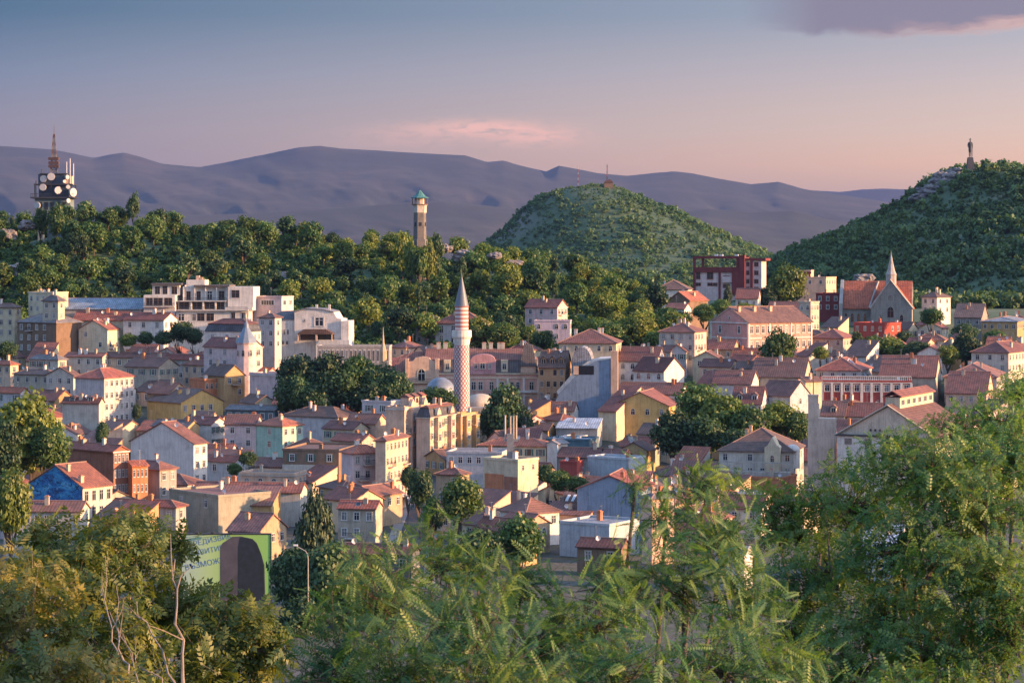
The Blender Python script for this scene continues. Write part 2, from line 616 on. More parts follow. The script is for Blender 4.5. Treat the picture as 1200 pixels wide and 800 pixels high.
def vnoise(px, t, fx, ft, seed, octv=5):
    """cheap value-noise fbm on numpy grids"""
    out = np.zeros(px.shape)
    amp, tot = 1.0, 0.0
    for o in range(octv):
        r = np.random.default_rng(seed + o)
        g = r.random((128, 128))
        u, v = px * fx * 2 ** o, t * ft * 2 ** o
        iu, iv = np.floor(u).astype(int), np.floor(v).astype(int)
        fu, fv = u - iu, v - iv
        fu, fv = fu * fu * (3 - 2 * fu), fv * fv * (3 - 2 * fv)
        a, b_ = g[iu % 128, iv % 128], g[(iu + 1) % 128, iv % 128]
        c, d = g[iu % 128, (iv + 1) % 128], g[(iu + 1) % 128, (iv + 1) % 128]
        out += amp * ((a * (1 - fu) + b_ * fu) * (1 - fv) + (c * (1 - fu) + d * fu) * fv)
        tot += amp
        amp *= 0.5
    return out / tot


def mountains(name, PX, PY, Y0, Y1, seed, rise, spur):
    px = np.arange(-480, 1690, 4.0)
    tt = np.concatenate([np.linspace(0, 1, 90), np.linspace(1.02, 1.3, 10)])
    A, T = np.meshgrid(px, tt)
    Y = Y0 + (Y1 - Y0) * T
    X = (A - 600) / F * Y
    soft = np.mean([np.interp(A + d, PX, PY) for d in range(-150, 151, 30)], axis=0)
    w = np.clip(T, 0, 1) ** 5
    crest = (HOR - (np.interp(A, PX, PY) * w + (soft + 3) * (1 - w))) / F * Y1 + CZ
    crest = crest + (vnoise(A, A * 0, 0.05, 1, seed + 50, 4) - 0.5) * spur * 0.07
    body = np.where(T <= 1, np.power(np.minimum(T, 1), rise), 1 - (T - 1) * 2.0)
    n = vnoise(A + 900 + T * 160, T + 3, 0.013, 2.6, seed)
    ridged = 1 - np.sqrt((2 * n - 1) ** 2 + .01) * 2.0
    n2 = vnoise(A + 900, T + 3, 0.004, 1.6, seed + 20, 3)
    env = np.clip(np.minimum(T * 3, (1 - T) * 2.0), 0, 1)
    Z = crest * body + spur * (ridged - 0.55) * env + spur * 1.0 * (n2 - 0.5) * env
    lim = crest * Y / Y1 * (0.35 + 0.65 * np.minimum(T, 1)) + 0 * A
    Z = np.where(T < 1, np.minimum(Z, lim), Z)
    Z = np.where(T < 0.02, -3, Z)
    V = np.stack([X, Y, Z], -1).reshape(-1, 3)
    nr, nc = A.shape
    i = (np.arange(nr - 1)[:, None] * nc + np.arange(nc - 1)[None, :]).ravel()
    Q = np.stack([i, i + 1, i + nc + 1, i + nc], 1)
    m, t, b = newmat('mountain_forest')
    tc = N(t, 'ShaderNodeTexCoord')
    co = tc.outputs['Object']
    n1 = noisetex(t, co, 0.0011, 7, 0.62, 0.5)
    n2_ = noisetex(t, co, 0.006, 5, 0.6)
    c = ramp(t, n1, [(0.38, (0.010, 0.017, 0.019)), (0.52, (0.017, 0.024, 0.024)), (0.64, (0.042, 0.036, 0.032)), (0.75, (0.026, 0.028, 0.026))])
    c = mixc(t, 0.8, c, ramp(t, n2_, [(0.3, 0.6), (0.7, 1.3)]), 'MULTIPLY')
    t.links.new(c, b.inputs['Base Color'])
    b.inputs['Roughness'].default_value = 1.0
    o = link(name, np_mesh(name, V, Q, m, True))
    tag(o, kind='structure')


HAZE_DENSITY = 3.8e-5


def haze():
    mb = MB()
    mb.box(-11000, 11000, -400, 26000, -12, 800)
    m = bpy.data.materials.new('haze_air')
    m.use_nodes = True
    t = m.node_tree
    for n in list(t.nodes):
        t.nodes.remove(n)
    o = N(t, 'ShaderNodeOutputMaterial')
    v = N(t, 'ShaderNodeVolumePrincipled')
    v.inputs['Color'].default_value = (0.104, 0.155, 0.365, 1)
    v.inputs['Density'].default_value = HAZE_DENSITY
    v.inputs['Anisotropy'].default_value = 0.0
    t.links.new(v.outputs[0], o.inputs['Volume'])
    m.volume_intersection_method = 'FAST' if hasattr(m, 'volume_intersection_method') else None
    h = mb.build('haze', m)
    tag(h, kind='stuff')


# ------------------------------------------------------------------ foliage templates
def crown_template(seed, w=1.0, h=1.0, clumps=26, per=60, leaf=0.06, inner=0.35, flat=0.8, jitter=0.55):
    """leaf quads in clumps spread through a crown of unit size (radius 1, centre 0). returns V, Q"""
    r = np.random.default_rng(seed)
    cen = r.normal(size=(clumps, 3))
    cen /= np.linalg.norm(cen, axis=1)[:, None]
    rad = inner + (1 - inner) * r.random(clumps) ** 0.6
    cen *= rad[:, None] * 0.72
    cen[:, 2] *= 0.95
    cr = 0.26 + 0.2 * r.random(clumps)
    n = clumps * per
    ci = np.repeat(np.arange(clumps), per)
    d = r.normal(size=(n, 3))
    d /= np.linalg.norm(d, axis=1)[:, None]
    rr = r.random(n) ** 0.4
    p = cen[ci] + d * (cr[ci] * rr)[:, None] * np.array([1, 1, flat])
    nor = d * 0.9 + cen[ci] * 0.5 + np.array([0, 0, 0.25]) + r.normal(size=(n, 3)) * jitter
    nor /= np.linalg.norm(nor, axis=1)[:, None]
    a = np.cross(nor, r.normal(size=(n, 3)))
    a /= np.linalg.norm(a, axis=1)[:, None]
    b = np.cross(nor, a)
    s = leaf * (0.6 + 0.8 * r.random(n))[:, None]
    l2 = s * (0.55 + 0.35 * r.random(n))[:, None]
    V = np.stack([p - a * s, p - b * l2 + nor * s * 0.2, p + a * s, p + b * l2 - nor * s * 0.1], 1).reshape(-1, 3)
    V *= np.array([w, w, h])
    Q = np.arange(4 * n).reshape(-1, 4)
    return V, Q


def scatter_mesh(name, templates, pts, scales, hs, mat, seed=1):
    """one mesh out of many small crowns (for stuff)"""
    r = np.random.default_rng(seed)
    Vs, Qs, off = [], [], 0
    for i, p in enumerate(pts):
        V, Q = templates[int(r.integers(len(templates)))]
        a = r.random() * 6.28
        c, s = math.cos(a), math.sin(a)
        R = np.array([[c, -s, 0], [s, c, 0], [0, 0, 1]])
        W = (V @ R.T) * np.array([scales[i], scales[i], hs[i]]) + np.array(p)
        Vs.append(W)
        Qs.append(Q + off)
        off += len(V)
    return np_mesh(name, np.concatenate(Vs), np.concatenate(Qs), mat)


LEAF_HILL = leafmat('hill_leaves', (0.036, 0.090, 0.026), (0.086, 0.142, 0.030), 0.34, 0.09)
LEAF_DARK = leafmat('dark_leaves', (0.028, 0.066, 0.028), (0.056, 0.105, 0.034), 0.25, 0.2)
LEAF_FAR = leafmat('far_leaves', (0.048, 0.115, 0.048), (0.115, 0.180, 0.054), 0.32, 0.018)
LEAF_LIT = leafmat('sunlit_leaves', (0.095, 0.160, 0.028), (0.155, 0.185, 0.030), 0.35, 0.3)  # yellow of the low sun put into the leaf colour
LEAF_CON = leafmat('needle_leaves', (0.024, 0.054, 0.028), (0.048, 0.080, 0.032), 0.15, 0.3)

FOOT = []       # footprints of buildings: (x, y, r)


def free(x, y, r):
    return all((x - a) ** 2 + (y - b) ** 2 > (r + c) ** 2 for a, b, c in FOOT)


def far_forest():
    r = np.random.default_rng(5)
    tmpl = [crown_template(100 + k, clumps=7, per=11, leaf=0.21, inner=0.2) for k in range(6)]
    # far hill with the two masts
    pts, sc, hs = [], [], []
    while len(pts) < 9000:
        x, y = r.uniform(-200, 420), r.uniform(1980, 2570)
        z = gz(x, y)
        if z < 6:
            continue
        q = noise.noise(Vector((x * .018, y * .010, 1.7))) + .6 * noise.noise(Vector((x * .05, y * .03, 4.2)))
        if q < -.28 and r.random() < .35:
            continue
        s = (1.2 + 2.6 * r.random() ** 2) * (1.3 + q) * (0.7 if z > 112 else 1)
        pts.append((x, y, z + s * 0.55))
        sc.append(s)
        hs.append(s * r.uniform(0.7, 1.1))
    o = link('far_forest', scatter_mesh('far_forest', tmpl, pts, sc, hs, LEAF_FAR, 1))
    tag(o, kind='stuff')
    # hill with the statue
    pts, sc, hs = [], [], []
    while len(pts) < 8200:
        x, y = r.uniform(110, 560), r.uniform(985, 1560)
        if x / y > 0.235:
            continue
        z = gz(x, y)
        if z < 20 and (y < 1100 and x / y < .155):
            continue
        px, py = 600 + x / y * F, HOR - (z - CZ) / y * F
        rocky = (1075 < px < 1150 and 198 < py < 245 and r.random() < 0.72 - abs(px - 1105 + (py - 215)) * 0.01) or (1150 < px < 1200 and 275 < py < 282)
        if rocky:
            continue
        q = noise.noise(Vector((x * .022, y * .012, 7.7))) + .6 * noise.noise(Vector((x * .06, y * .04, 2.2)))
        if q < -.34 and r.random() < .35:
            continue
        s = (1.0 + 2.2 * r.random() ** 2) * (1.35 + q)
        if abs(px - 1137) < 18 and py < 206:
            s = 1.0
        pts.append((x, y, z + s * 0.6))
        sc.append(s)
        hs.append(s * r.uniform(0.75, 1.25))
    o = link('statue_hill_forest', scatter_mesh('statue_hill_forest', tmpl, pts, sc, hs, LEAF_FAR, 2))
    tag(o, kind='stuff')
    # plain and foothill woods between and behind the hills
    pts, sc, hs = [], [], []
    for _ in range(2600):
        y = r.uniform(1250, 2200)
        x = r.uniform(-0.23, 0.23) * y
        s = r.uniform(3, 6)
        pts.append((x, y, gz(x, y) + s * 0.5))
        sc.append(s)
        hs.append(s)
    o = link('plain_forest', scatter_mesh('plain_forest', tmpl, pts, sc, hs, LEAF_FAR, 3))
    tag(o, kind='stuff')


def boulder(name, label, px, py, D, w, h, seed, cat='rock'):
    import bmesh
    bm = bmesh.new()
    bmesh.ops.create_icosphere(bm, subdivisions=4, radius=1)
    for v in bm.verts:
        p = v.co.copy()
        n1 = noise.fractal(p * 1.3 + Vector((seed, 0, 0)), 1.0, 2.0, 5)
        c = noise.cell(p * 2.4 + Vector((seed, 3, 1)))
        v.co = p * (1 + 0.30 * n1 + 0.22 * c)
        v.co.x *= w
        v.co.y *= w * 0.8
        v.co.z *= h
    me = bpy.data.meshes.new(name)
    bm.to_mesh(me)
    bm.free()
    me.materials.append(ROCK_M)
    o = link(name, me, None, P(px, py, D))
    tag(o, label, cat)
    return o


ROCK_M = plain('grey_rock', (0.20, 0.18, 0.175), 0.95, 0, 0.6, 0.35)


def make_tree(name, tmpl_mesh, trunk_mesh, label, cat, loc, r, h, rz, group=None):
    t = thing(name, label, cat, loc, rz, group)
    c = link('crown', tmpl_mesh, t)
    c.scale = (r, r, h * 0.40)
    c.location = (0, 0, h * 0.62)
    k = link('trunk', trunk_mesh, t)
    k.scale = (r * 0.25, r * 0.25, h)
    return t


def trunk_mesh(seed, mat):
    r = random.Random(seed)
    mb = MB()
    top = Vector((r.uniform(-.2, .2), r.uniform(-.2, .2), 0.62))
    mb.tube([(0, 0, -0.12), (0.05, 0, 0.15), (top.x * 0.5, top.y * .5, 0.4), top], [0.22, 0.16, 0.12, 0.05], 6)
    for k in range(5):
        a = r.uniform(0, 6.28)
        z0 = r.uniform(0.25, 0.45)
        mb.tube([(0.03, 0, z0), (math.cos(a) * 0.9, math.sin(a) * 0.9, z0 + 0.12), (math.cos(a) * 2.0, math.sin(a) * 2.0, z0 + r.uniform(0.2, 0.4))], [0.09, 0.06, 0.02], 5)
    return mb.mesh('trunk', [mat])


TRUNKS = [trunk_mesh(k, BARK) for k in range(3)]
HILL_CROWNS = []


def hill_woods():
    r = np.random.default_rng(11)
    for k in range(6):
        V, Q = crown_template(200 + k, clumps=44, per=62, leaf=0.080, inner=0.25)
        HILL_CROWNS.append(np_mesh('crown', V, Q, LEAF_HILL))
    dark = []
    for k in range(2):
        V, Q = crown_template(220 + k, clumps=40, per=60, leaf=0.075, inner=0.2, jitter=0.7)
        dark.append(np_mesh('crown', V, Q, LEAF_DARK))
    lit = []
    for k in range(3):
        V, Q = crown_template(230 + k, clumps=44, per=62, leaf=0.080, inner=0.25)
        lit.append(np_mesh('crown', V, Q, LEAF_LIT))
    pts = [((q - 600) / F * d, d, w) for q, d, w in ((481, 853, 3.6), (491, 846, 3.8), (502, 850, 3.6), (511, 862, 3.4), (472, 862, 3.6), (497, 838, 4.0), (484, 836, 4.0), (48, 885, 3.4), (66, 882, 3.6), (80, 888, 3.2))]
    fixed = len(pts)
    tries = 0
    while len(pts) < 296 and tries < 60000:
        tries += 1
        y = 968 - 235 * r.random() ** 1.25
        x = r.uniform(-0.222, 0.072) * y
        if float(ridge_add(x, y)) < 0.4 and not (y < 800 and -0.14 < x / y < 0.075):
            continue
        px = 600 + x / y * F
        z = gz(x, y)
        if y < 760 and px > 790:
            continue
        if not free(x, y, 2.0):
            continue
        if abs(px - 492) < 12 and 860 < y < 885 or (px < 90 and 36 < px and 896 < y < 925):
            continue
        rad = r.uniform(2.6, 5.8)
        if any((x - a) ** 2 + ((y - b) * 0.8) ** 2 < ((rad + c) * 0.56) ** 2 for a, b, c in pts):
            continue
        pts.append((x, y, rad))
    for i, (x, y, rad) in enumerate(pts):
        px = 600 + x / y * F
        h = rad * r.uniform(2.1, 2.8) + (1.5 if r.random() < 0.15 else 0)
        if i < fixed and i not in (5, 6):
            h = (CZ - ((285, 284, 286, 288, 282, 0, 0, 250, 249, 247)[i] - HOR) / F * y - gz(x, y)) / .98
            h = min(max(h * 1.3, 7), 22)
        where = 'below the transmitter tower' if px < 230 else ('between transmitter and clock tower' if px < 490 else 'right of the clock tower')
        if i >= fixed and r.random() < .09:
            make_tree('conifer_tree', dark[i % 2], TRUNKS[i % 3], 'narrow pointed dark tree in the ridge wood %s' % where, 'tree', (x, y, gz(x, y) - 0.3), rad * .55, h * 1.12, r.uniform(0, 6.28), 'narrow dark trees on the wooded ridge ' + where)
            continue
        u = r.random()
        plit = 0.04 if px < 260 else (0.20 if px < 400 else 0.55)  # more crowns take the painted sunlit tone towards the right
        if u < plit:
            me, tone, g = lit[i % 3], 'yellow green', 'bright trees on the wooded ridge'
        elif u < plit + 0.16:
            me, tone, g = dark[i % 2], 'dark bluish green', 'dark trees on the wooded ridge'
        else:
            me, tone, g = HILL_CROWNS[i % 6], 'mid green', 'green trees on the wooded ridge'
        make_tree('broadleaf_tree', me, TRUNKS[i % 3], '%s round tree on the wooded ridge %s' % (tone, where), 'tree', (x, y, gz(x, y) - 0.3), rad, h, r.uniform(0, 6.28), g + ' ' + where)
    # undergrowth that fills the gaps
    tmpl = [crown_template(300 + k, clumps=9, per=16, leaf=0.17, inner=0.2) for k in range(5)]
    bp, sc, hs = [], [], []
    while len(bp) < 4200:
        y = r.uniform(735, 1010)
        x = r.uniform(-0.235, 0.09) * y
        if float(ridge_add(x, y)) < 0.6 and not (y < 800 and -0.15 < x / y < 0.075):
            continue
        if not free(x, y, 1.0):
            continue
        px = 600 + x / y * F
        if px > 795 or (34 < px < 94 and 893 < y < 925):
            continue
        s = r.uniform(1.4, 3.3)
        bp.append((x, y, gz(x, y) + s * 0.5))
        sc.append(s)
        hs.append(s)
    o = link('undergrowth', scatter_mesh('undergrowth', tmpl, bp, sc, hs, LEAF_HILL, 4))
    tag(o, kind='stuff')
# ------------------------------------------------------------------ building kit
def win_mesh(kind, frame, pane, trim):
    """a unit window, 1 m wide and 1 m tall, standing on the wall plane y=0 and facing -y; slots: trim, frame, pane"""
    mb = MB()
    if kind == 'arch':
        n = 8
        outer = [(-0.60, -0.03), (0.60, -0.03)] + [(0.60 * math.cos(a), 0.62 + 0.46 * math.sin(a)) for a in [math.pi * k / n for k in range(n + 1)]]
        inner = [(-0.46, 0.02), (0.46, 0.02)] + [(0.46 * math.cos(a), 0.62 + 0.36 * math.sin(a)) for a in [math.pi * k / n for k in range(n + 1)]]
        m = len(outer)
        for i in range(m):
            j = (i + 1) % m
            mb.poly([(outer[i][0], -.08, outer[i][1]), (outer[j][0], -.08, outer[j][1]), (inner[j][0], -.08, inner[j][1]), (inner[i][0], -.08, inner[i][1])], 0)
            mb.poly([(outer[i][0], .0, outer[i][1]), (outer[j][0], .0, outer[j][1]), (outer[j][0], -.08, outer[j][1]), (outer[i][0], -.08, outer[i][1])], 0)
            mb.poly([(inner[i][0], -.08, inner[i][1]), (inner[j][0], -.08, inner[j][1]), (inner[j][0], -.01, inner[j][1]), (inner[i][0], -.01, inner[i][1])], 0)
        mb.poly([(p[0], -.012, p[1]) for p in inner], 2)
        mb.box(-.03, .03, -.04, -.014, 0.02, .95, 1)
        mb.box(-.46, .46, -.041, -.015, .60, .65, 1)
    else:
        if kind in ('w', 'big', 'shut'):
            mb.box(-.60, -.5, -.10, 0, -.02, 1.02, 0)
            mb.box(.5, .60, -.10, 0, -.02, 1.02, 0)
            mb.box(-.64, .64, -.13, 0, 1.02, 1.09, 0)
            mb.box(-.66, .66, -.17, 0, -.08, -.02, 0)
        else:
            mb.box(-.56, .56, -.10, 0, -.07, -.01, 0)
            mb.box(-.54, .54, -.06, 0, 1.0, 1.04, 0)
            mb.box(-.54, -.5, -.06, 0, -.01, 1.0, 0)
            mb.box(.5, .54, -.06, 0, -.01, 1.0, 0)
        mb.poly([(-.5, -.012, -.01), (.5, -.012, -.01), (.5, -.012, 1.02), (-.5, -.012, 1.02)], 2)
        mb.box(-.5, -.44, -.05, -.014, 0, 1.0, 1)
        mb.box(.44, .5, -.05, -.014, 0, 1.0, 1)
        mb.box(-.44, .44, -.05, -.014, 0, .05, 1)
        mb.box(-.44, .44, -.05, -.014, .95, 1.0, 1)
        if kind != 'band':
            mb.box(-.035, .035, -.052, -.014, .05, .95, 1)
            mb.box(-.44, -.035, -.047, -.014, .66, .70, 1)
            mb.box(.035, .44, -.047, -.014, .66, .70, 1)
        else:
            for k in range(1, 5):
                mb.box(-.44 + .88 * k / 5 - .012, -.44 + .88 * k / 5 + .012, -.048, -.014, .05, .95, 1)
        if kind == 'shut':
            mb.box(-1.02, -.61, -.07, 0, -.01, 1.0, 3)
            mb.box(.61, 1.02, -.07, 0, -.01, 1.0, 3)
    return mb.mesh('window', [trim, frame, pane, SHUT_G])


_WC = {}


def win_get(kind, frame, pane, trim):
    k = (kind, frame.name, pane.name, trim.name)
    if k not in _WC:
        _WC[k] = win_mesh(kind, frame, pane, trim)
    return _WC[k]


FR = {'white': FRAME_W, 'brown': FRAME_B, 'grey': FRAME_G}


class House:
    """a building placed by the two visible walls. local frame: near corner at the origin, front wall along -x (y=0), side wall along +y (x=0)"""

    def __init__(s, name, label, cat, x0, x1, ye, wr=0.0, a=25, h=9.0, D=None, dep=None, wall='cream', group='houses of the old town', short=None):
        s.a = math.radians(a)
        if D is None:
            lo, hi = 180.0, 1300.0
            for _ in range(50):
                D = 0.5 * (lo + hi)
                x = (x1 - 600) / F * D
                if CZ - (ye - HOR) / F * D > gz(x, D) + h:
                    lo = D
                else:
                    hi = D
        s.D, s.x0, s.x1, s.ye = D, x0, x1, ye
        s.k = D / F
        x = (x1 - 600) * s.k
        g = gz(x, D)
        zb = g
        s.h = max(3.0, CZ - (ye - HOR) * s.k - zb)
        th = (x1 - 600) / F           # view slant at this column
        ca, sa = math.cos(s.a), math.sin(s.a)
        s.L = (x1 - x0) * s.k / max(0.25, ca + th * sa)
        if dep is not None:
            s.R = dep
        else:
            s.R = max(3.5, wr * s.k / max(0.12, sa - th * ca))
        s.zb = zb
        s.root = thing(name, label, cat, (x, D, zb), -s.a, group)
        s.short = short or label
        s.wall = wall
        s.wm = wallmat(wall)
        s.px = 0.5 * (x0 + x1 + wr)
        s.py = ye
        c = s.world(-s.L / 2, s.R / 2, 0)
        FOOT.append((c.x, c.y, 0.5 * math.hypot(s.L, s.R) * 0.86))
        s.roof = None
        s.rnd = random.Random(hash((int(x0), int(ye), int(x1))) & 0xffff)
        s.rz = lambda x, y: s.h

    def world(s, x, y, z):
        ca, sa = math.cos(s.a), math.sin(s.a)
        o = s.root.location
        return Vector((o.x + x * ca + y * sa, o.y - x * sa + y * ca, o.z + z))

    def fx(s, px):
        return (px - s.x1) / (s.x1 - s.x0) * s.L

    def fz(s, py):
        return CZ - (py - HOR) * s.k - s.zb

    # ---- walls and roofs
    def walls(s, roof, pitch):
        L, R, h = s.L, s.R, s.h
        tp = math.tan(math.radians(pitch))
        mb = MB()
        if roof == 'gx':
            hr = h + R / 2 * tp
            mb.prism([(0, -3), (R, -3), (R, h), (R / 2, hr), (0, h)], 'x', -L, 0)
        elif roof == 'gy':
            hr = h + L / 2 * tp
            mb.prism([(-L, -3), (0, -3), (0, h), (-L / 2, hr), (-L, h)], 'y', 0, R)
        elif roof == 'shed':      # falls towards the front
            mb.prism([(0, -3), (R, -3), (R, h + R * tp), (0, h)], 'x', -L, 0)
        elif roof == 'shedr':     # falls towards the right
            mb.prism([(-L, -3), (0, -3), (0, h), (-L, h + L * tp)], 'y', 0, R)
        else:
            mb.box(-L, 0, 0, R, -3, h)
        s.wallo = mb.build('wall', s.wm, s.root)

    def cap(s, mb, p, q, r=0.14):
        mb.tube([p, q], r, 5, 1)

    def roofs(s, roof, pitch, rc, ov=0.45):
        L, R, h = s.L, s.R, s.h
        tp = math.tan(math.radians(pitch))
        mat = roofmat(rc, 'Y' if roof in ('gy', 'shedr') or (roof in ('hip', 'mans') and R > L) else 'X')
        mb = MB()
        th = 0.2
        e = 0.03
        if roof == 'gx':
            hr = h + R / 2 * tp
            prof = [(-ov, h - ov * tp + e), (R / 2, hr + e), (R + ov, h - ov * tp + e), (R + ov, h - ov * tp + th), (R / 2, hr + th + .06), (-ov, h - ov * tp + th)]
            mb.prism(prof, 'x', -L - ov * .6, ov * .6)
            s.cap(mb, (-L - ov * .6, R / 2, hr + th + .08), (ov * .6, R / 2, hr + th + .08))
            s.rz = lambda x, y: hr - abs(y - R / 2) * tp
        elif roof == 'gy':
            hr = h + L / 2 * tp
            prof = [(-L - ov, h - ov * tp + e), (-L / 2, hr + e), (ov, h - ov * tp + e), (ov, h - ov * tp + th), (-L / 2, hr + th + .06), (-L - ov, h - ov * tp + th)]
            mb.prism(prof, 'y', -ov * .6, R + ov * .6)
            s.cap(mb, (-L / 2, -ov * .6, hr + th + .08), (-L / 2, R + ov * .6, hr + th + .08))
            s.rz = lambda x, y: hr - abs(x + L / 2) * tp
        elif roof == 'shed':
            mb.prism([(-ov, h - ov * tp + e), (R + ov * .3, h + (R + ov * .3) * tp + e), (R + ov * .3, h + (R + ov * .3) * tp + th), (-ov, h - ov * tp + th)], 'x', -L - ov * .5, ov * .5)
            s.rz = lambda x, y: h + y * tp
        elif roof == 'shedr':
            mb.prism([(-L - ov * .3, h + (L + ov * .3) * tp + e), (ov, h - ov * tp + e), (ov, h - ov * tp + th), (-L - ov * .3, h + (L + ov * .3) * tp + th)], 'y', -ov * .5, R + ov * .5)
            s.rz = lambda x, y: h - x * tp
        elif roof in ('hip', 'mans'):
            z0 = h
            if roof == 'mans':
                mh = 2.2
                ins = 0.7
                b = [(-L - .2, -.2), (.2, -.2), (.2, R + .2), (-L - .2, R + .2)]
                tpts = [(-L + ins, ins), (-ins, ins), (-ins, R - ins), (-L + ins, R - ins)]
                for i in range(4):
                    j = (i + 1) % 4
                    mb.poly([(*b[i], h + e), (*b[j], h + e), (*tpts[j], h + mh), (*tpts[i], h + mh)], 2)
                mb.poly([(*p, h + e) for p in reversed(b)], 0)
                z0 = h + mh - .02
                X0, X1, Y0, Y1 = -L + ins - .15, -ins + .15, ins - .15, R - ins + .15
                ov2 = 0.0
            else:
                X0, X1, Y0, Y1 = -L - ov, ov, -ov, R + ov
                ov2 = ov
            w, d = X1 - X0, Y1 - Y0
            hh = min(w, d) / 2 * tp
            zl, zt = z0 - ov2 * tp + e, z0 - ov2 * tp + th
            if w >= d:
                r0, r1 = ((X0 + d / 2, (Y0 + Y1) / 2, zt + hh), (X1 - d / 2 - 0.01, (Y0 + Y1) / 2, zt + hh))
            else:
                r0, r1 = (((X0 + X1) / 2, Y0 + w / 2, zt + hh), ((X0 + X1) / 2, Y1 - w / 2 - .01, zt + hh))
            A, B, C_, E = (X0, Y0, zt), (X1, Y0, zt), (X1, Y1, zt), (X0, Y1, zt)
            if w >= d:
                mb.poly([A, B, r1, r0]); mb.poly([B, C_, r1]); mb.poly([C_, E, r0, r1]); mb.poly([E, A, r0])
                hips = ((A, r0), (B, r1), (C_, r1), (E, r0))
            else:
                mb.poly([A, B, r0]); mb.poly([B, C_, r1, r0]); mb.poly([C_, E, r1]); mb.poly([E, A, r0, r1])
                hips = ((A, r0), (B, r0), (C_, r1), (E, r1))
            mb.prism([(X0, Y0), (X1, Y0), (X1, Y1), (X0, Y1)], 'z', zl, zt - .005)
            for p, q in hips:
                s.cap(mb, p, q, .12)
            s.cap(mb, r0, r1)
            s.rz = lambda x, y: zt + min(x - X0, X1 - x, y - Y0, Y1 - y) * tp
        else:   # flat with a parapet
            pw, ph = .25, .55
            mb.box(-L - .12, .12, -.12, pw, h + e, h + ph, 1)
            mb.box(-L - .12, .12, R - pw, R + .12, h + e, h + ph, 1)
            mb.box(-L - .12, -L + pw, pw, R - pw, h + e, h + ph, 1)
            mb.box(-pw, .12, pw, R - pw, h + e, h + ph, 1)
            mb.poly([(-L + pw, pw, h + .12), (-pw, pw, h + .12), (-pw, R - pw, h + .12), (-L + pw, R - pw, h + .12)], 0)
            s.rz = lambda x, y: h + .1
            s.roof = mb.build('roof', [mat, s.wm], s.root)
            return
        s.roof = mb.build('roof', [mat, MORTAR, roofmat('slate')], s.root)

    # ---- details
    def window(s, x, z, w=1.05, h=1.55, kind='w', frame='white', pane=None, trim=None, face='F', name='window'):
        r = s.rnd
        pane = pane or (CURTAIN if r.random() < 0.22 else GLASS)
        trim = trim or s.trim
        me = win_get(kind, FR[frame], pane, trim)
        o = link(name, me, s.root)
        if face == 'F':
            o.location = (x, -0.004, z)
        elif face == 'R':
            o.location = (0.004, x, z)
            o.rotation_euler = (0, 0, math.pi / 2)
        else:
            o.location = (-s.L - 0.004, x, z)
            o.rotation_euler = (0, 0, -math.pi / 2)
        o.scale = (w, 1, h)
        return o

    def windows(s, face, rows=None, cols=None, kind='w', w=1.05, h=1.55, frame='white', skip=0.08, storey=3.15):
        ln = s.L if face == 'F' else s.R
        cols = cols or max(1, int(round(ln / 3.0)))
        rows = rows or min(3, max(1, int(s.h / storey)))
        w = min(w, ln / cols * 0.5)
        for i in range(rows):
            z = s.h - 0.75 - h - i * storey
            if z < 0.4:
                break
            for j in range(cols):
                if s.rnd.random() < skip:
                    continue
                u = (j + .5) / cols * ln
                s.window(u - s.L if face == 'F' else (u if face == 'R' else u), z, w, h, kind, frame, face=face)

    def chimney(s, x, y, w=.7, top=1.1, mat=None, d=None):
        z = s.rz(x, y)
        zr = max(s.rz(x - w / 2, y), s.rz(x + w / 2, y), z)
        mb = MB()
        d = d or w
        mb.box(-w / 2, w / 2, -d / 2, d / 2, -1.2, top)
        mb.box(-w / 2 - .09, w / 2 + .09, -d / 2 - .09, d / 2 + .09, top, top + .12)
        mb.box(-w / 2 + .12, w / 2 - .12, -d / 2 + .12, d / 2 - .12, top + .12, top + .32, 1)
        return mb.build('chimney', [mat or CHIM_M, BRICK_M], s.roof, (x, y, z))

    def dormer(s, x, y, w=1.6, h=1.5, kind='gable', rc='red', face='F'):
        """a dormer on the front (or right) roof slope"""
        z = s.rz(x, y)
        mb = MB()
        d = 2.6
        if kind == 'gable':
            mb.prism([(-w / 2, -.6), (w / 2, -.6), (w / 2, h), (0, h + w * .42), (-w / 2, h)], 'y', 0, d, 0)
            mb.prism([(-w / 2 - .2, h - .12), (0, h + w * .42 + .03), (w / 2 + .2, h - .12), (w / 2 + .2, h + .06), (0, h + w * .42 + .22), (-w / 2 - .2, h + .06)], 'y', -.25, d, 1)
        else:
            n = 8
            arc = [(w / 2 * math.cos(math.pi * k / n), h * .55 + w / 2 * math.sin(math.pi * k / n)) for k in range(n + 1)]
            mb.prism([(-w / 2, -.6), (w / 2, -.6)] + arc, 'y', 0, d, 0)
            mb.prism([(p[0] * 1.15, p[1] + .02) for p in arc] + [(p[0] * 1.28, p[1] + .1) for p in reversed(arc)], 'y', -.2, d, 1)
        mb.box(-w * .3, w * .3, -.05, -.01, .15, h * .9, 2)
        mb.box(-.04, .04, -.08, -.052, .15, h * .9, 3)
        o = mb.build('dormer', [s.wm, roofmat(rc), GLASS, FRAME_W], s.roof, (x, y, z))
        if face == 'R':
            o.rotation_euler = (0, 0, math.pi / 2)
        return o

    def antenna(s, x, y, hh=2.2):
        z = s.rz(x, y)
        mb = MB()
        mb.tube([(0, 0, -.3), (0, 0, hh)], .035, 5)
        for k in range(4):
            zz = hh - .1 - k * .22
            mb.tube([(-.45 + .05 * k, 0, zz), (.45 - .05 * k, 0, zz)], .02, 4)
        mb.tube([(0, -.5, hh - .05), (0, .5, hh - .05)], .02, 4)
        return mb.build('antenna', METAL, s.roof, (x, y, z))

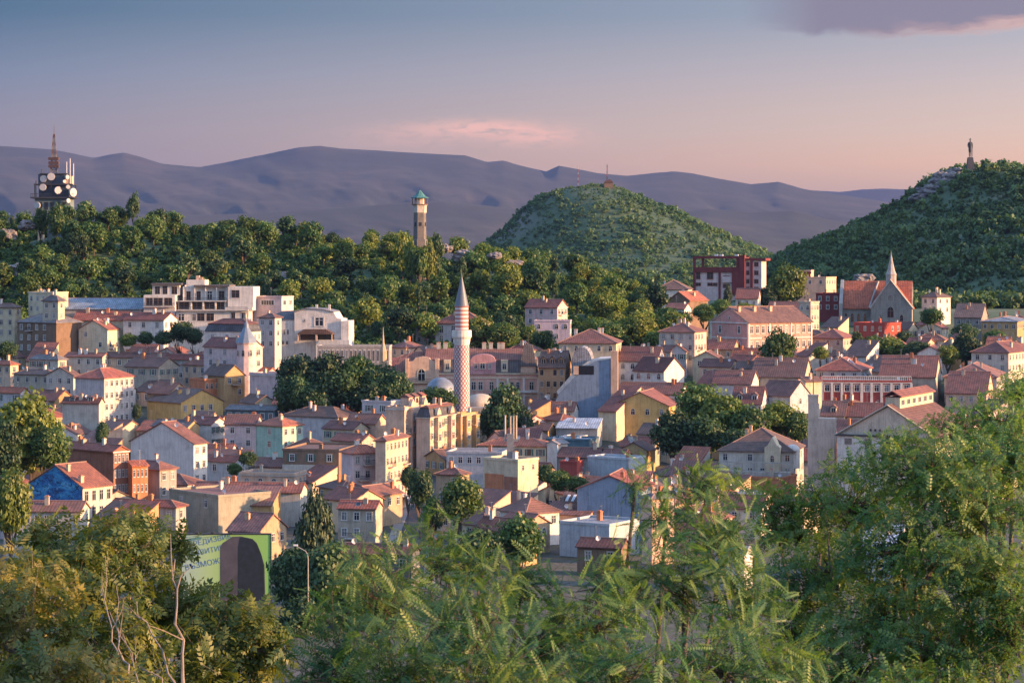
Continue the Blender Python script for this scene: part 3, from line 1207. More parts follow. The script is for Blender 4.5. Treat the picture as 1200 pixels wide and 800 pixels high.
    def dish(s, x, y, r=.45):
        z = s.rz(x, y)
        mb = MB()
        mb.tube([(0, 0, -.3), (0, 0, .8)], .04, 5)
        n = 12
        for (r0, d0), (r1, d1) in (((0.02, -.05), (r * .6, -.12)), ((r * .6, -.12), (r, -.27))):
            for k in range(n):
                a0, a1 = 6.283 * k / n, 6.283 * (k + 1) / n
                mb.poly([(r0 * math.cos(a0), d0, .8 + r0 * math.sin(a0)), (r0 * math.cos(a1), d0, .8 + r0 * math.sin(a1)), (r1 * math.cos(a1), d1, .8 + r1 * math.sin(a1)), (r1 * math.cos(a0), d1, .8 + r1 * math.sin(a0))])
        mb.tube([(0, -.1, .8), (0, -.5, .85)], .025, 4)
        o = mb.build('satellite_dish', WHITEMETAL, s.roof, (x, y, z))
        o.rotation_euler = (0, 0, s.rnd.uniform(-.2, .9))
        return o

    def skylight(s, x, y):
        mb = MB()
        mb.box(-.45, .45, -.5, .5, -.05, .22, 0)
        mb.box(-.36, .36, -.42, .42, .222, .24, 1)
        o = mb.build('skylight', [FRAME_G, GLASS], s.roof, (x, y, s.rz(x, y)))
        dz = (s.rz(x, y + .5) - s.rz(x, y - .5))
        dx = (s.rz(x + .5, y) - s.rz(x - .5, y))
        o.rotation_euler = (math.atan(dz), -math.atan(dx), 0)
        return o

    def box(s, name, px0, px1, py0, py1, proud=.15, mat=None, deep=.3, face='F', parent=None):
        """a block on the front wall by the pixels of the photograph (top row py0)"""
        mb = MB()
        mb.box(s.fx(px0), s.fx(px1), -proud, deep, s.fz(py1), s.fz(py0))
        return mb.build(name, mat or s.trim, parent or s.root)

    def cornice(s, dz=0.0, mat=None, hgt=.28, proud=.22):
        z = s.h - dz
        mb = MB()
        L, R = s.L, s.R
        mb.box(-L - proud, proud, -proud, -.003, z - hgt, z - .02)
        mb.box(.003, proud, .0, R + proud, z - hgt, z - .02)
        return mb.build('cornice', mat or s.trim, s.root)

    def balcony(s, x, z, w=2.4, face='F', d=1.0, mat=None):
        mb = MB()
        mb.box(-w / 2, w / 2, -d, -.002, -.18, 0)
        for k in range(int(w / .25) + 1):
            xx = -w / 2 + .04 + k * (w - .08) / int(w / .25)
            mb.box(xx - .02, xx + .02, -d + .02, -d + .06, 0, .95, 1)
        mb.box(-w / 2, w / 2, -d, -d + .08, .95, 1.02, 1)
        mb.box(-w / 2, -w / 2 + .05, -d + .08, -.01, .95, 1.02, 1)
        mb.box(w / 2 - .05, w / 2, -d + .08, -.01, .95, 1.02, 1)
        o = mb.build('balcony', [mat or s.trim, DARKMETAL], s.root)
        if face == 'F':
            o.location = (x, 0, z)
        else:
            o.location = (0, x, z)
            o.rotation_euler = (0, 0, math.pi / 2)
        return o


HOUSES = []


def H(short, extra, x0, x1, ye, wr=10, a=25, h=9.0, roof='gx', pitch=27, wall='cream', rc='red', win='FR', chim=1, D=None, dep=None, rows=None, fc=None, rcs=None, wk=None, frame='white',
      name='house', cat='house', trim=None, ant=None, dish=None, dorm=0, dk='gable', sky=0, cm=None, ov=.45, corn=False, skip=.08, ww=1.05, wh=1.55, group='houses of the old town'):
    label = (short + ' ' + extra).strip()
    s = House(name, label, cat, x0, x1, ye, wr, a, h, D, dep, wall, group, short)
    r = s.rnd
    s.trim = wallmat(trim) if trim else (wallmat('white') if r.random() < .4 else wallmat('pale'))
    s.walls(roof, pitch)
    s.roofs(roof, pitch, rc, ov)
    wk = wk or r.choice(['w', 'w', 'plain', 'plain', 'shut', 'arch' if r.random() < .3 else 'w'])
    if 'F' in win:
        s.windows('F', rows, fc, wk, ww, wh, frame, skip)
    if 'R' in win:
        s.windows('R', rows, rcs, wk, ww, wh, frame, skip)
    if 'B' in win:
        s.windows('B', rows, rcs, wk, ww, wh, frame, skip)
    if r.random() < .35 and s.h > 5.5:
        face = 'R' if 'R' in win and s.R > 4 else ('F' if 'F' in win and s.L > 4 else None)
        if face:
            ln = s.R if face == 'R' else s.L
            u = ln * r.uniform(.3, .7)
            s.balcony(u if face == 'R' else u - s.L, s.h - r.choice([2.6, 2.6, 5.7]), min(2.6, ln * .5), face)
    if corn:
        s.cornice()
    L, R = s.L, s.R
    for k in range(chim):
        if roof == 'gx':
            x, y = -L * r.uniform(.12, .9), R * r.choice([.42, .58, .3])
        elif roof == 'gy':
            x, y = -L * r.choice([.35, .62, .25]), R * r.uniform(.15, .9)
        else:
            x, y = -L * r.uniform(.2, .8), R * r.uniform(.25, .75)
        s.chimney(x, y, r.uniform(.55, .95), r.uniform(.9, 1.7), cm or r.choice([CHIM_M, CHIM_M, s.wm, BRICK_M, wallmat('white')]), r.uniform(.5, .9))
    if (ant if ant is not None else r.random() < .6):
        s.antenna(-L * r.uniform(.15, .85), R * r.uniform(.35, .65), r.uniform(1.6, 3.2))
    if (dish if dish is not None else r.random() < .5):
        s.dish(-L * r.uniform(.1, .9), R * r.uniform(.2, .45))
    for k in range(dorm):
        x = -L * (k + .5) / dorm
        s.dormer(x, R * .10 if roof != 'mans' else .35, 1.5, 1.35, dk, rc)
    for k in range(sky):
        s.skylight(-L * r.uniform(.15, .85), R * r.uniform(.12, .36))
    HOUSES.append(s)
    return s
# ------------------------------------------------------------------ the town, house by house (columns and rows are the photograph's pixels)
def town():
    # ---- back row at the left, under the wooded ridge
    H('cream cottage', 'with brown hip roof at the left edge under the woods', -14, 17, 360, 8, 18, 10, 'hip', 24, 'cream', 'brown', D=745)
    h = H('pale yellow apartment house', 'with stepped flat roofline below the rocky wood', 33, 62, 344, 18, 40, 12, 'flat', 20, 'cream', 'grey', D=740, chim=2)
    H('grey pyramid-roofed annex', 'against the pale yellow apartment house', 50, 68, 352, 8, 25, 10, 'hip', 38, 'beige', 'slate', D=728, chim=1)
    H('long blue metal hall', 'with plain low roof beside the terraced white apartments', 74, 167, 362, 0, 3, 7, 'gx', 22, 'grey', 'blue', win='', chim=0, dep=15, D=742, name='hall', cat='hall', group=None, ant=False, dish=False)
    H('long dark red roofed house', 'in front of the blue metal hall', 86, 150, 375, 0, 5, 8, 'gx', 28, 'cream', 'red', dep=9, chim=3, D=736, win='')
    H('brown brick house', 'with grey and red hip roof at the far left', 20, 66, 378, 30, 38, 11, 'hip', 24, 'brown', 'grey', D=726, chim=2, rows=3, fc=5, win='F')
    H('cream gabled house', 'between the brown brick house and a garden', 92, 126, 386, 14, 22, 10, 'gy', 27, 'cream', 'red', D=728, fc=2, rows=2, wk='plain', chim=2)
    H('white parapet house', 'with red roof left of the terraced apartments', 144, 192, 375, 16, 20, 10, 'gx', 24, 'white', 'darkred', D=730, fc=3, rows=2, chim=2)
    H('pale pink annex', 'with a window band right of the terraced apartments', 297, 330, 349, 14, 24, 8, 'flat', 20, 'palepink', 'grey', D=742, fc=1, rows=1, wk='band', ww=7, wh=1.5, chim=0)
    H('dark red roofed cottage', 'between the pale pink annex and the white villa', 303, 322, 372, 8, 25, 8, 'hip', 24, 'lav', 'darkred', D=715, chim=1)
    H('long grey colonnade building', 'with flat roof behind the dark plane trees', 372, 456, 407, 0, 2, 6.5, 'flat', 10, 'grey', 'tin', D=692, dep=9, fc=16, rows=1, wk='band', ww=.9, wh=3.4, chim=0, skip=0)
    # ---- left middle
    H('pink corner house', 'with blue pointed turret at its street corner', 238, 288, 407, 20, 40, 10, 'gx', 34, 'palepink', 'darkred', D=676, fc=3, rows=2, chim=2, corn=True)
    H('white attic house', 'with dark red roof behind the pink corner house', 240, 292, 389, 14, 20, 10, 'mans', 22, 'white', 'darkred', D=700, fc=3, rows=1)
    H('shallow red roofed row', 'left of the garden trees', 76, 120, 418, 8, 20, 8, 'gx', 22, 'pale', 'pinktile', chim=3)
    H('wide red roofed row', 'right of the shallow red roofed row', 122, 193, 419, 8, 14, 8, 'gx', 24, 'beige', 'red', chim=3)
    H('dark red barn roof', 'left of the pink corner house', 195, 240, 421, 6, 12, 8, 'gx', 27, 'grey', 'darkred', chim=1)
    H('orange roofed cottage', 'at the left edge above the big sunlit tree', -12, 12, 427, 8, 30, 7, 'hip', 26, 'peach', 'orange')
    H('domed tin roof house', 'among red roofs at the far left', 34, 68, 421, 10, 30, 8, 'hip', 30, 'pale', 'grey', chim=2)
    H('brown roofed house', 'above the big sunlit tree', 16, 58, 439, 14, 30, 8, 'hip', 22, 'beige', 'brown', chim=2)
    H('round gabled house', 'with dark brown roof left of the tall white house', 54, 86, 440, 8, 20, 8.5, 'gy', 26, 'pale', 'brown', chim=1)
    H('blank grey walled house', 'with dark red roof and round dormers', 73, 116, 472, 6, 12, 11, 'gx', 32, 'pale', 'darkred', win='', chim=2, dorm=2, dk='round')
    H('tall white house', 'with ornate street front and lit red roof', 88, 122, 443, 36, 26, 15, 'hip', 25, 'lav', 'red', win='R', rcs=6, rows=4, wk='w', corn=True, chim=2)
    H('lavender low house', 'at the left edge behind the big sunlit tree', -16, 24, 460, 10, 22, 9, 'gx', 28, 'lav', 'orange')
    H('grey cream house', 'with red roof and white chimneys above the street gap', 146, 186, 430, 24, 28, 10, 'gx', 25, 'beige', 'red', fc=3, rows=1, chim=3)
    H('orange tiled house', 'with lit roof above the ochre gabled house', 214, 242, 428, 14, 40, 9, 'hip', 26, 'peach', 'orange', chim=2)
    H('ochre gabled house', 'glowing in the sun with two gable windows', 238, 263, 440, 24, 50, 10, 'gx', 38, 'ochre', 'brown', win='R', rcs=2, rows=2, chim=1, wk='w')
    H('terracotta balcony house', 'left of the ochre gabled house', 222, 240, 446, 16, 50, 8.5, 'flat', 20, 'terracotta', 'red', win='R', rcs=3, rows=2, chim=1)
    H('brown gable-end house', 'with lit roof left of the long ochre house', 172, 198, 461, 24, 38, 9, 'gx', 34, 'tan', 'orange', win='', chim=1)
    H('long ochre house', 'with two low sunlit gables', 172, 212, 472, 50, 48, 8.5, 'gx', 25, 'yellow', 'brown', win='R', rcs=5, rows=2, chim=2)
    H('pale pink bay house', 'with two dark window bands under its roof', 292, 337, 440, 21, 35, 12, 'flat', 20, 'palepink', 'red', win='R', rcs=2, rows=2, ww=1.9, wh=1.5, chim=1, corn=True)
    H('red roofed house', 'left of the pale pink bay house', 284, 313, 437, 12, 35, 9, 'gx', 28, 'palepink', 'orange', win='')
    H('dark grey workshop', 'with blue glass front below the pale pink bay house', 264, 322, 481, 12, 20, 7, 'gx', 16, 'teal', 'grey', win='F', rows=1, fc=6, chim=0, wk='band', ww=1.8)
    H('white hip-roofed house', 'with broad brown roof and tall chimneys', 330, 396, 489, 28, 32, 9, 'hip', 22, 'lav', 'brown', win='R', rcs=2, rows=2, chim=3, cm=wallmat('lav'))
    H('pale pink house', 'joined to the mint green house', 263, 300, 497, 0, 4, 11, 'gx', 22, 'palepink', 'darkred', dep=9, win='F', fc=2, rows=2, chim=1, wk='plain', skip=.3)
    H('mint green house', 'with lit cream end wall and orange roof', 300, 331, 499, 24, 38, 11.5, 'hip', 24, 'mint', 'orange', win='FR', fc=1, rcs=3, rows=2, chim=2, wk='plain', skip=0)
    H('yellow dark roofed house', 'behind the white gabled house', 178, 220, 500, 14, 24, 10, 'gx', 24, 'ochre', 'slate', win='', chim=1)
    H('white windowed house', 'with dark red roof left of the pale pink house', 222, 248, 497, 18, 34, 9.5, 'gx', 26, 'white', 'darkred', win='R', rcs=3, rows=2, chim=1)
    H('white gabled house', 'with bare gable wall and narrow cream side front', 152, 227, 520, 16, 30, 14, 'gy', 26, 'white', 'red', win='R', rcs=2, rows=3, chim=1, skip=0)
    H('red roofed teal house', 'tucked in front of the pale pink house', 243, 276, 541, 12, 30, 8, 'gx', 28, 'lightblue', 'red', win='F', fc=2, rows=1)
    H('dark brick house', 'with orange lit street side at the left', 58, 133, 529, 18, 42, 15, 'gx', 26, 'brick', 'red', win='R', rcs=4, rows=3, chim=3, wk='w', corn=True)
    H('orange street house', 'between the dark brick house and a hip roof', 150, 155, 546, 14, 60, 12, 'shedr', 18, 'terracotta', 'orange', win='R', rcs=4, rows=3, chim=0, wk='plain')
    H('grey brown house', 'with red hip roof beside the white gabled house', 152, 187, 550, 20, 36, 11, 'hip', 27, 'stone', 'red', win='R', rcs=2, rows=2, chim=1, wk='w')
    H('white windowed shed', 'with long red roof in front of the blue mural', 4, 94, 599, 6, 6, 6, 'gx', 24, 'pale', 'red', fc=8, rows=1, chim=1, wk='plain', D=440, dep=6)
    H('low red hip house', 'above the billboard at its left', 160, 206, 594, 12, 20, 7, 'hip', 24, 'grey', 'red', chim=1)
    H('olive grey building', 'with flat pinkish roof directly above the billboard', 197, 256, 583, 62, 50, 8, 'flat', 16, (0.27, 0.255, 0.20), 'pinktile', win='F', fc=2, rows=1, chim=1)
    H('low red lean-to', 'with olive wall above the billboard', 252, 318, 592, 12, 8, 6, 'shed', 20, 'ochre', 'pinktile', win='', chim=0, dep=8)
    H('long red roof house', 'behind the olive grey building', 226, 300, 576, 10, 10, 7, 'gx', 24, 'beige', 'red', win='', chim=2)
    H('long dark red roof house', 'left of the dark tall conifer', 300, 352, 577, 8, 6, 7, 'gx', 22, 'pale', 'red', win='', chim=1)
    H('arched cornice house', 'with flat roof and cream front', 281, 345, 557, 14, 14, 8, 'flat', 20, 'peach', 'grey', fc=4, rows=1, wk='arch', chim=1, corn=True)
    H('brown clad house', 'with timber upper wall and flat roof', 331, 397, 529, 26, 12, 11, 'flat', 20, 'brown', 'brown', fc=3, rows=1, win='F', chim=1)
    H('dark hip-roofed house', 'behind the brown clad house', 336, 366, 525, 20, 30, 9, 'hip', 30, 'grey', 'darkred', win='', chim=1)
    H('balconied pink house', 'with small tiled roof and tall lit chimney', 400, 413, 531, 36, 60, 13, 'hip', 26, 'palepink', 'orange', win='R', rcs=3, rows=3, chim=1, skip=0)
    H('small red roofed house', 'left of the tall peach street house', 388, 424, 517, 16, 30, 9, 'gx', 24, 'beige', 'red', chim=2)
    H('stucco back house', 'below the bright orange roof', 378, 414, 503, 18, 30, 9, 'gx', 24, 'cream', 'darkred', chim=2)
    H('bright orange roof house', 'beside a tall grey lavender block', 405, 440, 496, 14, 26, 9.5, 'gx', 32, 'peach', 'orange', win='F', chim=1)
    # ---- the street row, its fronts turned to the sun
    H('sunlit cream street house', 'with red roof nearest in the street row', 440, 452, 516, 27, 18, 16, 'hip', 26, 'peach', 'red', win='R', rcs=6, rows=4, chim=2, corn=True, skip=0)
    H('grey lavender block', 'with flat roof behind the street row', 424, 458, 472, 14, 25, 12, 'flat', 20, 'lav', 'tin', win='F', fc=2, rows=1, chim=3)
    H('tall peach street house', 'with attic windows in the middle of the row', 452, 474, 479, 30, 20, 16, 'flat', 20, 'peach', 'tin', win='R', rcs=6, rows=4, chim=2, corn=True, skip=0)
    H('pale rose street house', 'with bay gables in the street row', 488, 504, 489, 32, 22, 14, 'mans', 20, 'peach', 'red', win='R', rcs=6, rows=4, chim=2, corn=True, skip=0)
    H('yellow end house', 'closing the street row with a curved bay', 527, 540, 487, 22, 24, 12, 'flat', 20, 'ochre', 'red', win='R', rcs=4, rows=3, chim=1, corn=True, skip=0)
    # ---- centre, behind the minaret
    H('pale mansion', 'with red hip roof between the trees behind the minaret', 510, 566, 379, 8, 10, 12, 'hip', 30, 'lav', 'red', D=770, fc=4, rows=2, ww=1.3, wh=2.4, chim=2, corn=True, dorm=1)
    H('low mansion wing', 'left of the pale mansion', 487, 511, 381, 6, 10, 10, 'mans', 22, 'lav', 'slate', D=775, fc=3, rows=2, chim=1)
    H('pink parapet house', 'with red roof on the wooded slope', 615, 653, 360, 12, 28, 15, 'gx', 32, (0.58, 0.385, 0.36), 'red', D=795, fc=3, rows=2, chim=2, corn=True)
    H('lilac annex', 'right below the pink parapet house', 626, 668, 377, 4, 5, 9, 'flat', 20, (0.50, 0.40, 0.45), 'grey', D=780, fc=4, rows=2, chim=0, dep=7)
    H('arched cream house', 'with red hip roof above the blue grey gable', 655, 722, 402, 8, 8, 8, 'hip', 24, 'cream', 'darkred', D=690, fc=5, rows=1, wk='arch', chim=3)
    H('brown tenement', 'with dormered roof beside the palace corner', 631, 662, 430, 10, 10, 15, 'gx', 34, (0.34, 0.215, 0.125), 'brown', D=655, fc=4, rows=3, wk='plain', chim=2, dorm=3, frame='brown', dep=12)
    H('white long house', 'with dark red roof right of the blue grey gable', 724, 770, 423, 10, 14, 10, 'gx', 28, 'white', 'darkred', fc=4, rows=2, wk='arch', chim=2)
    H('white gable-end house', 'with sunlit cream gable', 742, 778, 435, 24, 40, 10, 'gx', 36, 'white', 'darkred', win='F', fc=3, rows=2, wk='arch', chim=1)
    H('rear red roof house', 'behind the yellow gabled house', 724, 798, 462, 8, 14, 9, 'gx', 26, 'white', 'darkred', win='', chim=2)
    H('yellow gabled house', 'with wide low gable and arched attic windows', 716, 784, 476, 21, 14, 9, 'gy', 24, 'yellow', 'red', win='F', fc=4, rows=1, wk='arch', chim=1, skip=0)
    H('cream walled cottage', 'below the yellow gabled house', 701, 722, 482, 30, 30, 8, 'shed', 22, 'cream', 'darkred', win='', chim=1)
    H('tin roofed store', 'below the blue grey gable', 652, 700, 502, 8, 10, 6, 'shed', 12, 'grey', 'bluetin', win='', chim=1, dep=9)
    H('teal flat roof', 'right of the mosque tree', 640, 690, 517, 12, 16, 6, 'flat', 15, 'teal', 'blue', win='', chim=1)
    H('white garage', 'with flat roof below the teal flat roof', 656, 676, 514, 12, 25, 5, 'flat', 15, 'white', 'tin', win='', chim=0)
    H('zigzag red roof house', 'below the cream walled cottage', 703, 728, 536, 14, 36, 7, 'gx', 30, 'pale', 'darkred', chim=1)
    H('olive gabled house', 'right of the zigzag red roof', 726, 758, 528, 10, 20, 7, 'gy', 28, 'ochre', 'darkred', win='', chim=1)
    H('dark red courtyard house', 'right of the vent stacks', 654, 700, 536, 10, 18, 6.5, 'gx', 26, 'stone', 'darkred', chim=2)
    # ---- centre front
    H('red roofed hall', 'behind the vent stacks', 560, 640, 523, 10, 14, 8, 'hip', 18, 'cream', 'orange', win='FR', fc=6, rows=1, chim=1, frame='brown')
    H('white stair house', 'at the right end of the red roofed hall', 641, 653, 520, 12, 30, 9, 'gy', 24, 'white', 'tin', win='', chim=0)
    H('long white office', 'with flat grey roof left of the vent stacks', 523, 588, 532, 10, 10, 8, 'flat', 15, 'lav', 'tin', fc=6, rows=1, chim=1, wk='plain')
    H('cream tower block', 'with brick panels on its left wall and sunlit end', 566, 607, 541, 24, 40, 13, 'flat', 20, 'cream', 'grey', win='R', rcs=2, rows=1, ww=.7, wh=1.2, chim=1, wk='plain', skip=0)
    H('brown hip cottage', 'left of the cream tower block', 511, 540, 556, 10, 25, 9, 'hip', 24, 'tan', 'darkred', fc=2, chim=1)
    H('dark red walled house', 'right of the cream tower block', 656, 676, 543, 8, 20, 7, 'flat', 20, 'redwall', 'tin', win='', chim=1)
    H('whitewashed long house', 'with yellow lit end and flat roof', 688, 736, 539, 20, 34, 8, 'flat', 20, 'lightblue', 'tin', win='', chim=1)
    H('slate blue gable house', 'with red roof strip in the middle front', 676, 752, 574, 14, 12, 10, 'gy', 22, 'bluegrey', 'red', win='', chim=1)
    H('pink belvedere house', 'with slit windows and grey green hip roof', 752, 764, 584, 26, 62, 12, 'hip', 24, 'peach', 'grey', win='R', rcs=4, rows=2, ww=.6, wh=1.5, wk='plain', chim=1, skip=0)
    H('striped roof shed', 'with white strips on brown roofing', 655, 728, 594, 8, 10, 5.5, 'shed', 12, 'beige', 'brown', win='', chim=0, dep=12, ant=False, dish=False)
    H('pink roofed outhouse', 'left of the striped roof shed', 636, 690, 604, 10, 20, 5, 'shed', 14, 'peach', 'pinktile', win='', chim=1, dep=7)
    H('long whitish wall house', 'with flat roof and lit brick end', 655, 714, 617, 36, 32, 6, 'flat', 15, 'lightblue', 'tin', win='', chim=1)
    H('maroon roof shed', 'below the long whitish wall house', 676, 728, 642, 10, 20, 5, 'gx', 24, 'brown', 'darkred', win='F', fc=2, rows=1, chim=0)
    H('dark front house', 'with white framed windows behind the palm-like leaves', 400, 482, 650, 10, 12, 8, 'gx', 22, 'darkgrey', 'darkred', fc=4, rows=1, wk='w', chim=1)
    H('red roofed yard house', 'right of the dark tall conifer', 396, 440, 596, 8, 12, 7, 'gx', 24, 'beige', 'red', win='F', chim=1, sky=2)
    # ---- right front
    H('white pavilion villa', 'with red brown hip roof and small central pavilion', 842, 930, 529, 12, 14, 11, 'hip', 28, 'pale', 'brown', fc=6, rows=2, chim=2, cm=wallmat('peach'))
    H('terracotta garden wall house', 'lit orange in front of the white pavilion villa', 868, 916, 562, 18, 26, 5.5, 'flat', 15, 'terracotta', 'pinktile', win='', chim=1)
    H('dark roofed outbuilding', 'below the pale chimney tower', 936, 982, 540, 6, 8, 6, 'gx', 24, 'pale', 'darkred', win='', chim=0)
    H('pale dormer house', 'with two small gables left of the peach arch house', 857, 892, 473, 8, 14, 9, 'gx', 32, 'lav', 'darkred', fc=3, rows=1, dorm=2, chim=1)
    H('peach arch house', 'with bluish front and sunlit peach gable', 890, 926, 464, 24, 40, 9.5, 'gx', 36, 'lightblue', 'darkred', win='R', rcs=1, rows=1, wk='arch', chim=1, skip=0)
    H('tall sunlit white wall', 'standing behind the peach arch house', 938, 944, 447, 19, 60, 12, 'shedr', 25, 'cream', 'darkred', win='', chim=1)
    H('long dark red roof', 'behind the pale dormer house', 880, 942, 442, 10, 14, 9, 'gx', 26, 'beige', 'darkred', win='', chim=3)
    H('left dark roof house', 'above the bushy trees right of the yellow gable', 835, 880, 450, 10, 16, 9, 'gx', 26, 'lav', 'darkred', win='', chim=2)
    H('red banded long house', 'with white pilasters and roof balustrade', 963, 1068, 448, 10, 6, 10, 'flat', 15, 'redwall', 'grey', fc=9, rows=1, wk='w', ww=1.4, wh=1.8, skip=0, chim=0, corn=True, trim='white')
    H('white divider roof house', 'in front of the red banded long house', 962, 990, 487, 6, 14, 7, 'gx', 30, 'pale', 'red', win='', chim=1, dorm=1)
    H('dark tiled neighbour', 'right of the white divider roof house', 992, 1032, 488, 6, 12, 7, 'gx', 28, 'pale', 'darkred', win='', chim=1)
    H('big red roof house', 'right of the glass pyramid', 1030, 1096, 442, 12, 14, 9, 'gx', 24, 'beige', 'red', chim=3, win='')
    H('white hip-roofed villa', 'behind the glass pyramid', 956, 1008, 434, 14, 18, 9, 'hip', 26, 'lav', 'red', fc=4, rows=1, chim=3)
    H('long hip roof house', 'at the right below the garden trees', 1106, 1168, 442, 14, 16, 8, 'hip', 24, 'pale', 'pinktile', chim=3)
    H('dark roofed long house', 'below the long hip roof house', 1108, 1156, 461, 12, 16, 8, 'gx', 24, 'peach', 'darkred', chim=2)
    H('broad hip-roofed house', 'with dark red roof at the right edge', 1138, 1182, 413, 30, 30, 9.5, 'hip', 26, 'pale', 'darkred', fc=3, rows=2, chim=2)
    H('blue roofed office', 'with lit yellow windows at the right edge', 1150, 1192, 377, 14, 20, 8, 'hip', 12, 'ochre', 'blue', D=800, fc=5, rows=1, chim=2)
    H('small white gable house', 'left of the broad hip-roofed house', 1075, 1104, 414, 8, 18, 8, 'gy', 28, 'white', 'darkred', fc=2, rows=1, chim=1)
    H('low brown roofs house', 'right of the sunlit white building', 1118, 1150, 372, 8, 18, 7, 'gx', 24, 'stone', 'brown', D=830, chim=2)
    H('sunlit white building', 'with twin chimneys behind the church', 1080, 1098, 348, 16, 46, 12, 'hip', 26, 'white', 'brown', D=880, fc=2, rcs=2, rows=2, chim=2, cm=wallmat('cream'))
    H('red flat house', 'with flat roof in front of the church', 1000, 1036, 380, 20, 44, 9, 'flat', 15, 'redwall', 'red', D=805, fc=4, rcs=3, rows=1, chim=1)
    H('beige hip house', 'left of the church and below the dark red modern block', 952, 988, 396, 14, 26, 8, 'hip', 26, 'beige', 'red', D=760, fc=3, rows=2, chim=1)
    H('dark red modern block', 'with flat roof left of the church', 956, 984, 345, 8, 18, 9, 'flat', 15, 'maroon', 'grey', D=890, fc=3, rows=2, chim=1)
    H('peach modern house', 'on the slope left of the church', 930, 968, 326, 12, 26, 8, 'flat', 15, 'peach', 'redwall' if False else 'red', D=940, fc=3, rows=1, chim=0)
    H('brown hip-roofed house', 'with white walls at the woodland edge', 768, 806, 339, 6, 10, 7, 'hip', 28, 'white', 'brown', D=890, fc=2, rows=1, chim=1)
    H('dark gabled chalet', 'with sunlit red roof slope', 783, 808, 352, 22, 40, 6.5, 'gy', 32, 'brown', 'orange', D=860, win='', chim=1)
    H('small white cottage', 'below the dark gabled chalet', 780, 802, 362, 8, 20, 6, 'gx', 22, 'white', 'red', D=840, fc=2, rows=1, chim=0)
    H('red roofed shed', 'below the red modern building', 862, 888, 350, 6, 10, 6, 'gx', 24, 'white', 'red', D=880, chim=0)
    H('white stepped house', 'with red roof behind the pink mansion', 898, 938, 366, 8, 16, 10, 'gx', 24, 'white', 'red', D=800, fc=3, rows=2, chim=2)
    H('beige corner block', 'right behind the pink mansion', 936, 950, 355, 10, 40, 12, 'flat', 15, 'beige', 'grey', D=790, rcs=3, rows=3, chim=1)
    H('red hip cluster house', 'left of the pink mansion', 772, 814, 389, 14, 22, 8, 'hip', 24, 'pale', 'red', chim=3, D=720)
    H('mauve gable house', 'with white dormer left of the pink mansion', 783, 804, 412, 4, 8, 8, 'gy', 36, 'lav', 'red', fc=2, rows=1, chim=1)
    H('cream gabled annex', 'directly left of the pink mansion', 812, 842, 420, 6, 14, 8, 'gy', 26, 'cream', 'red', fc=2, rows=1, chim=1)
    H('dark courtyard house', 'below the cream gabled annex', 820, 856, 430, 10, 22, 8, 'gx', 24, 'peach', 'darkred', chim=2)
    H('brick chimney house', 'with lit terracotta chimney below the pink mansion', 860, 882, 432, 10, 26, 8, 'gx', 26, 'beige', 'brown', chim=1, cm=BRICK_M)
    H('red courtyard roof', 'left of the mauve gable house', 766, 786, 412, 8, 24, 8, 'gx', 28, 'pale', 'darkred', chim=1)
    H('bottom blue roof house', 'seen through gaps in the right tree', 1010, 1050, 640, 20, 20, 6, 'gx', 20, 'lightblue', 'bluetin', win='', chim=0)
    H('bottom tin roof house', 'seen between the blurred leaves and the right tree', 838, 872, 650, 10, 20, 6, 'gx', 20, 'white', 'tin', win='F', chim=0)
    H('maroon roof house', 'at the left foot of the right tree', 850, 892, 596, 12, 20, 6, 'gx', 26, 'pale', 'darkred', chim=1)
    H('small tin roof house', 'just below the terracotta garden wall house', 862, 890, 585, 12, 24, 6, 'gx', 20, 'white', 'tin', chim=0)
# ------------------------------------------------------------------ landmarks
def L2(px, py, D):
    return P(px, py, D)


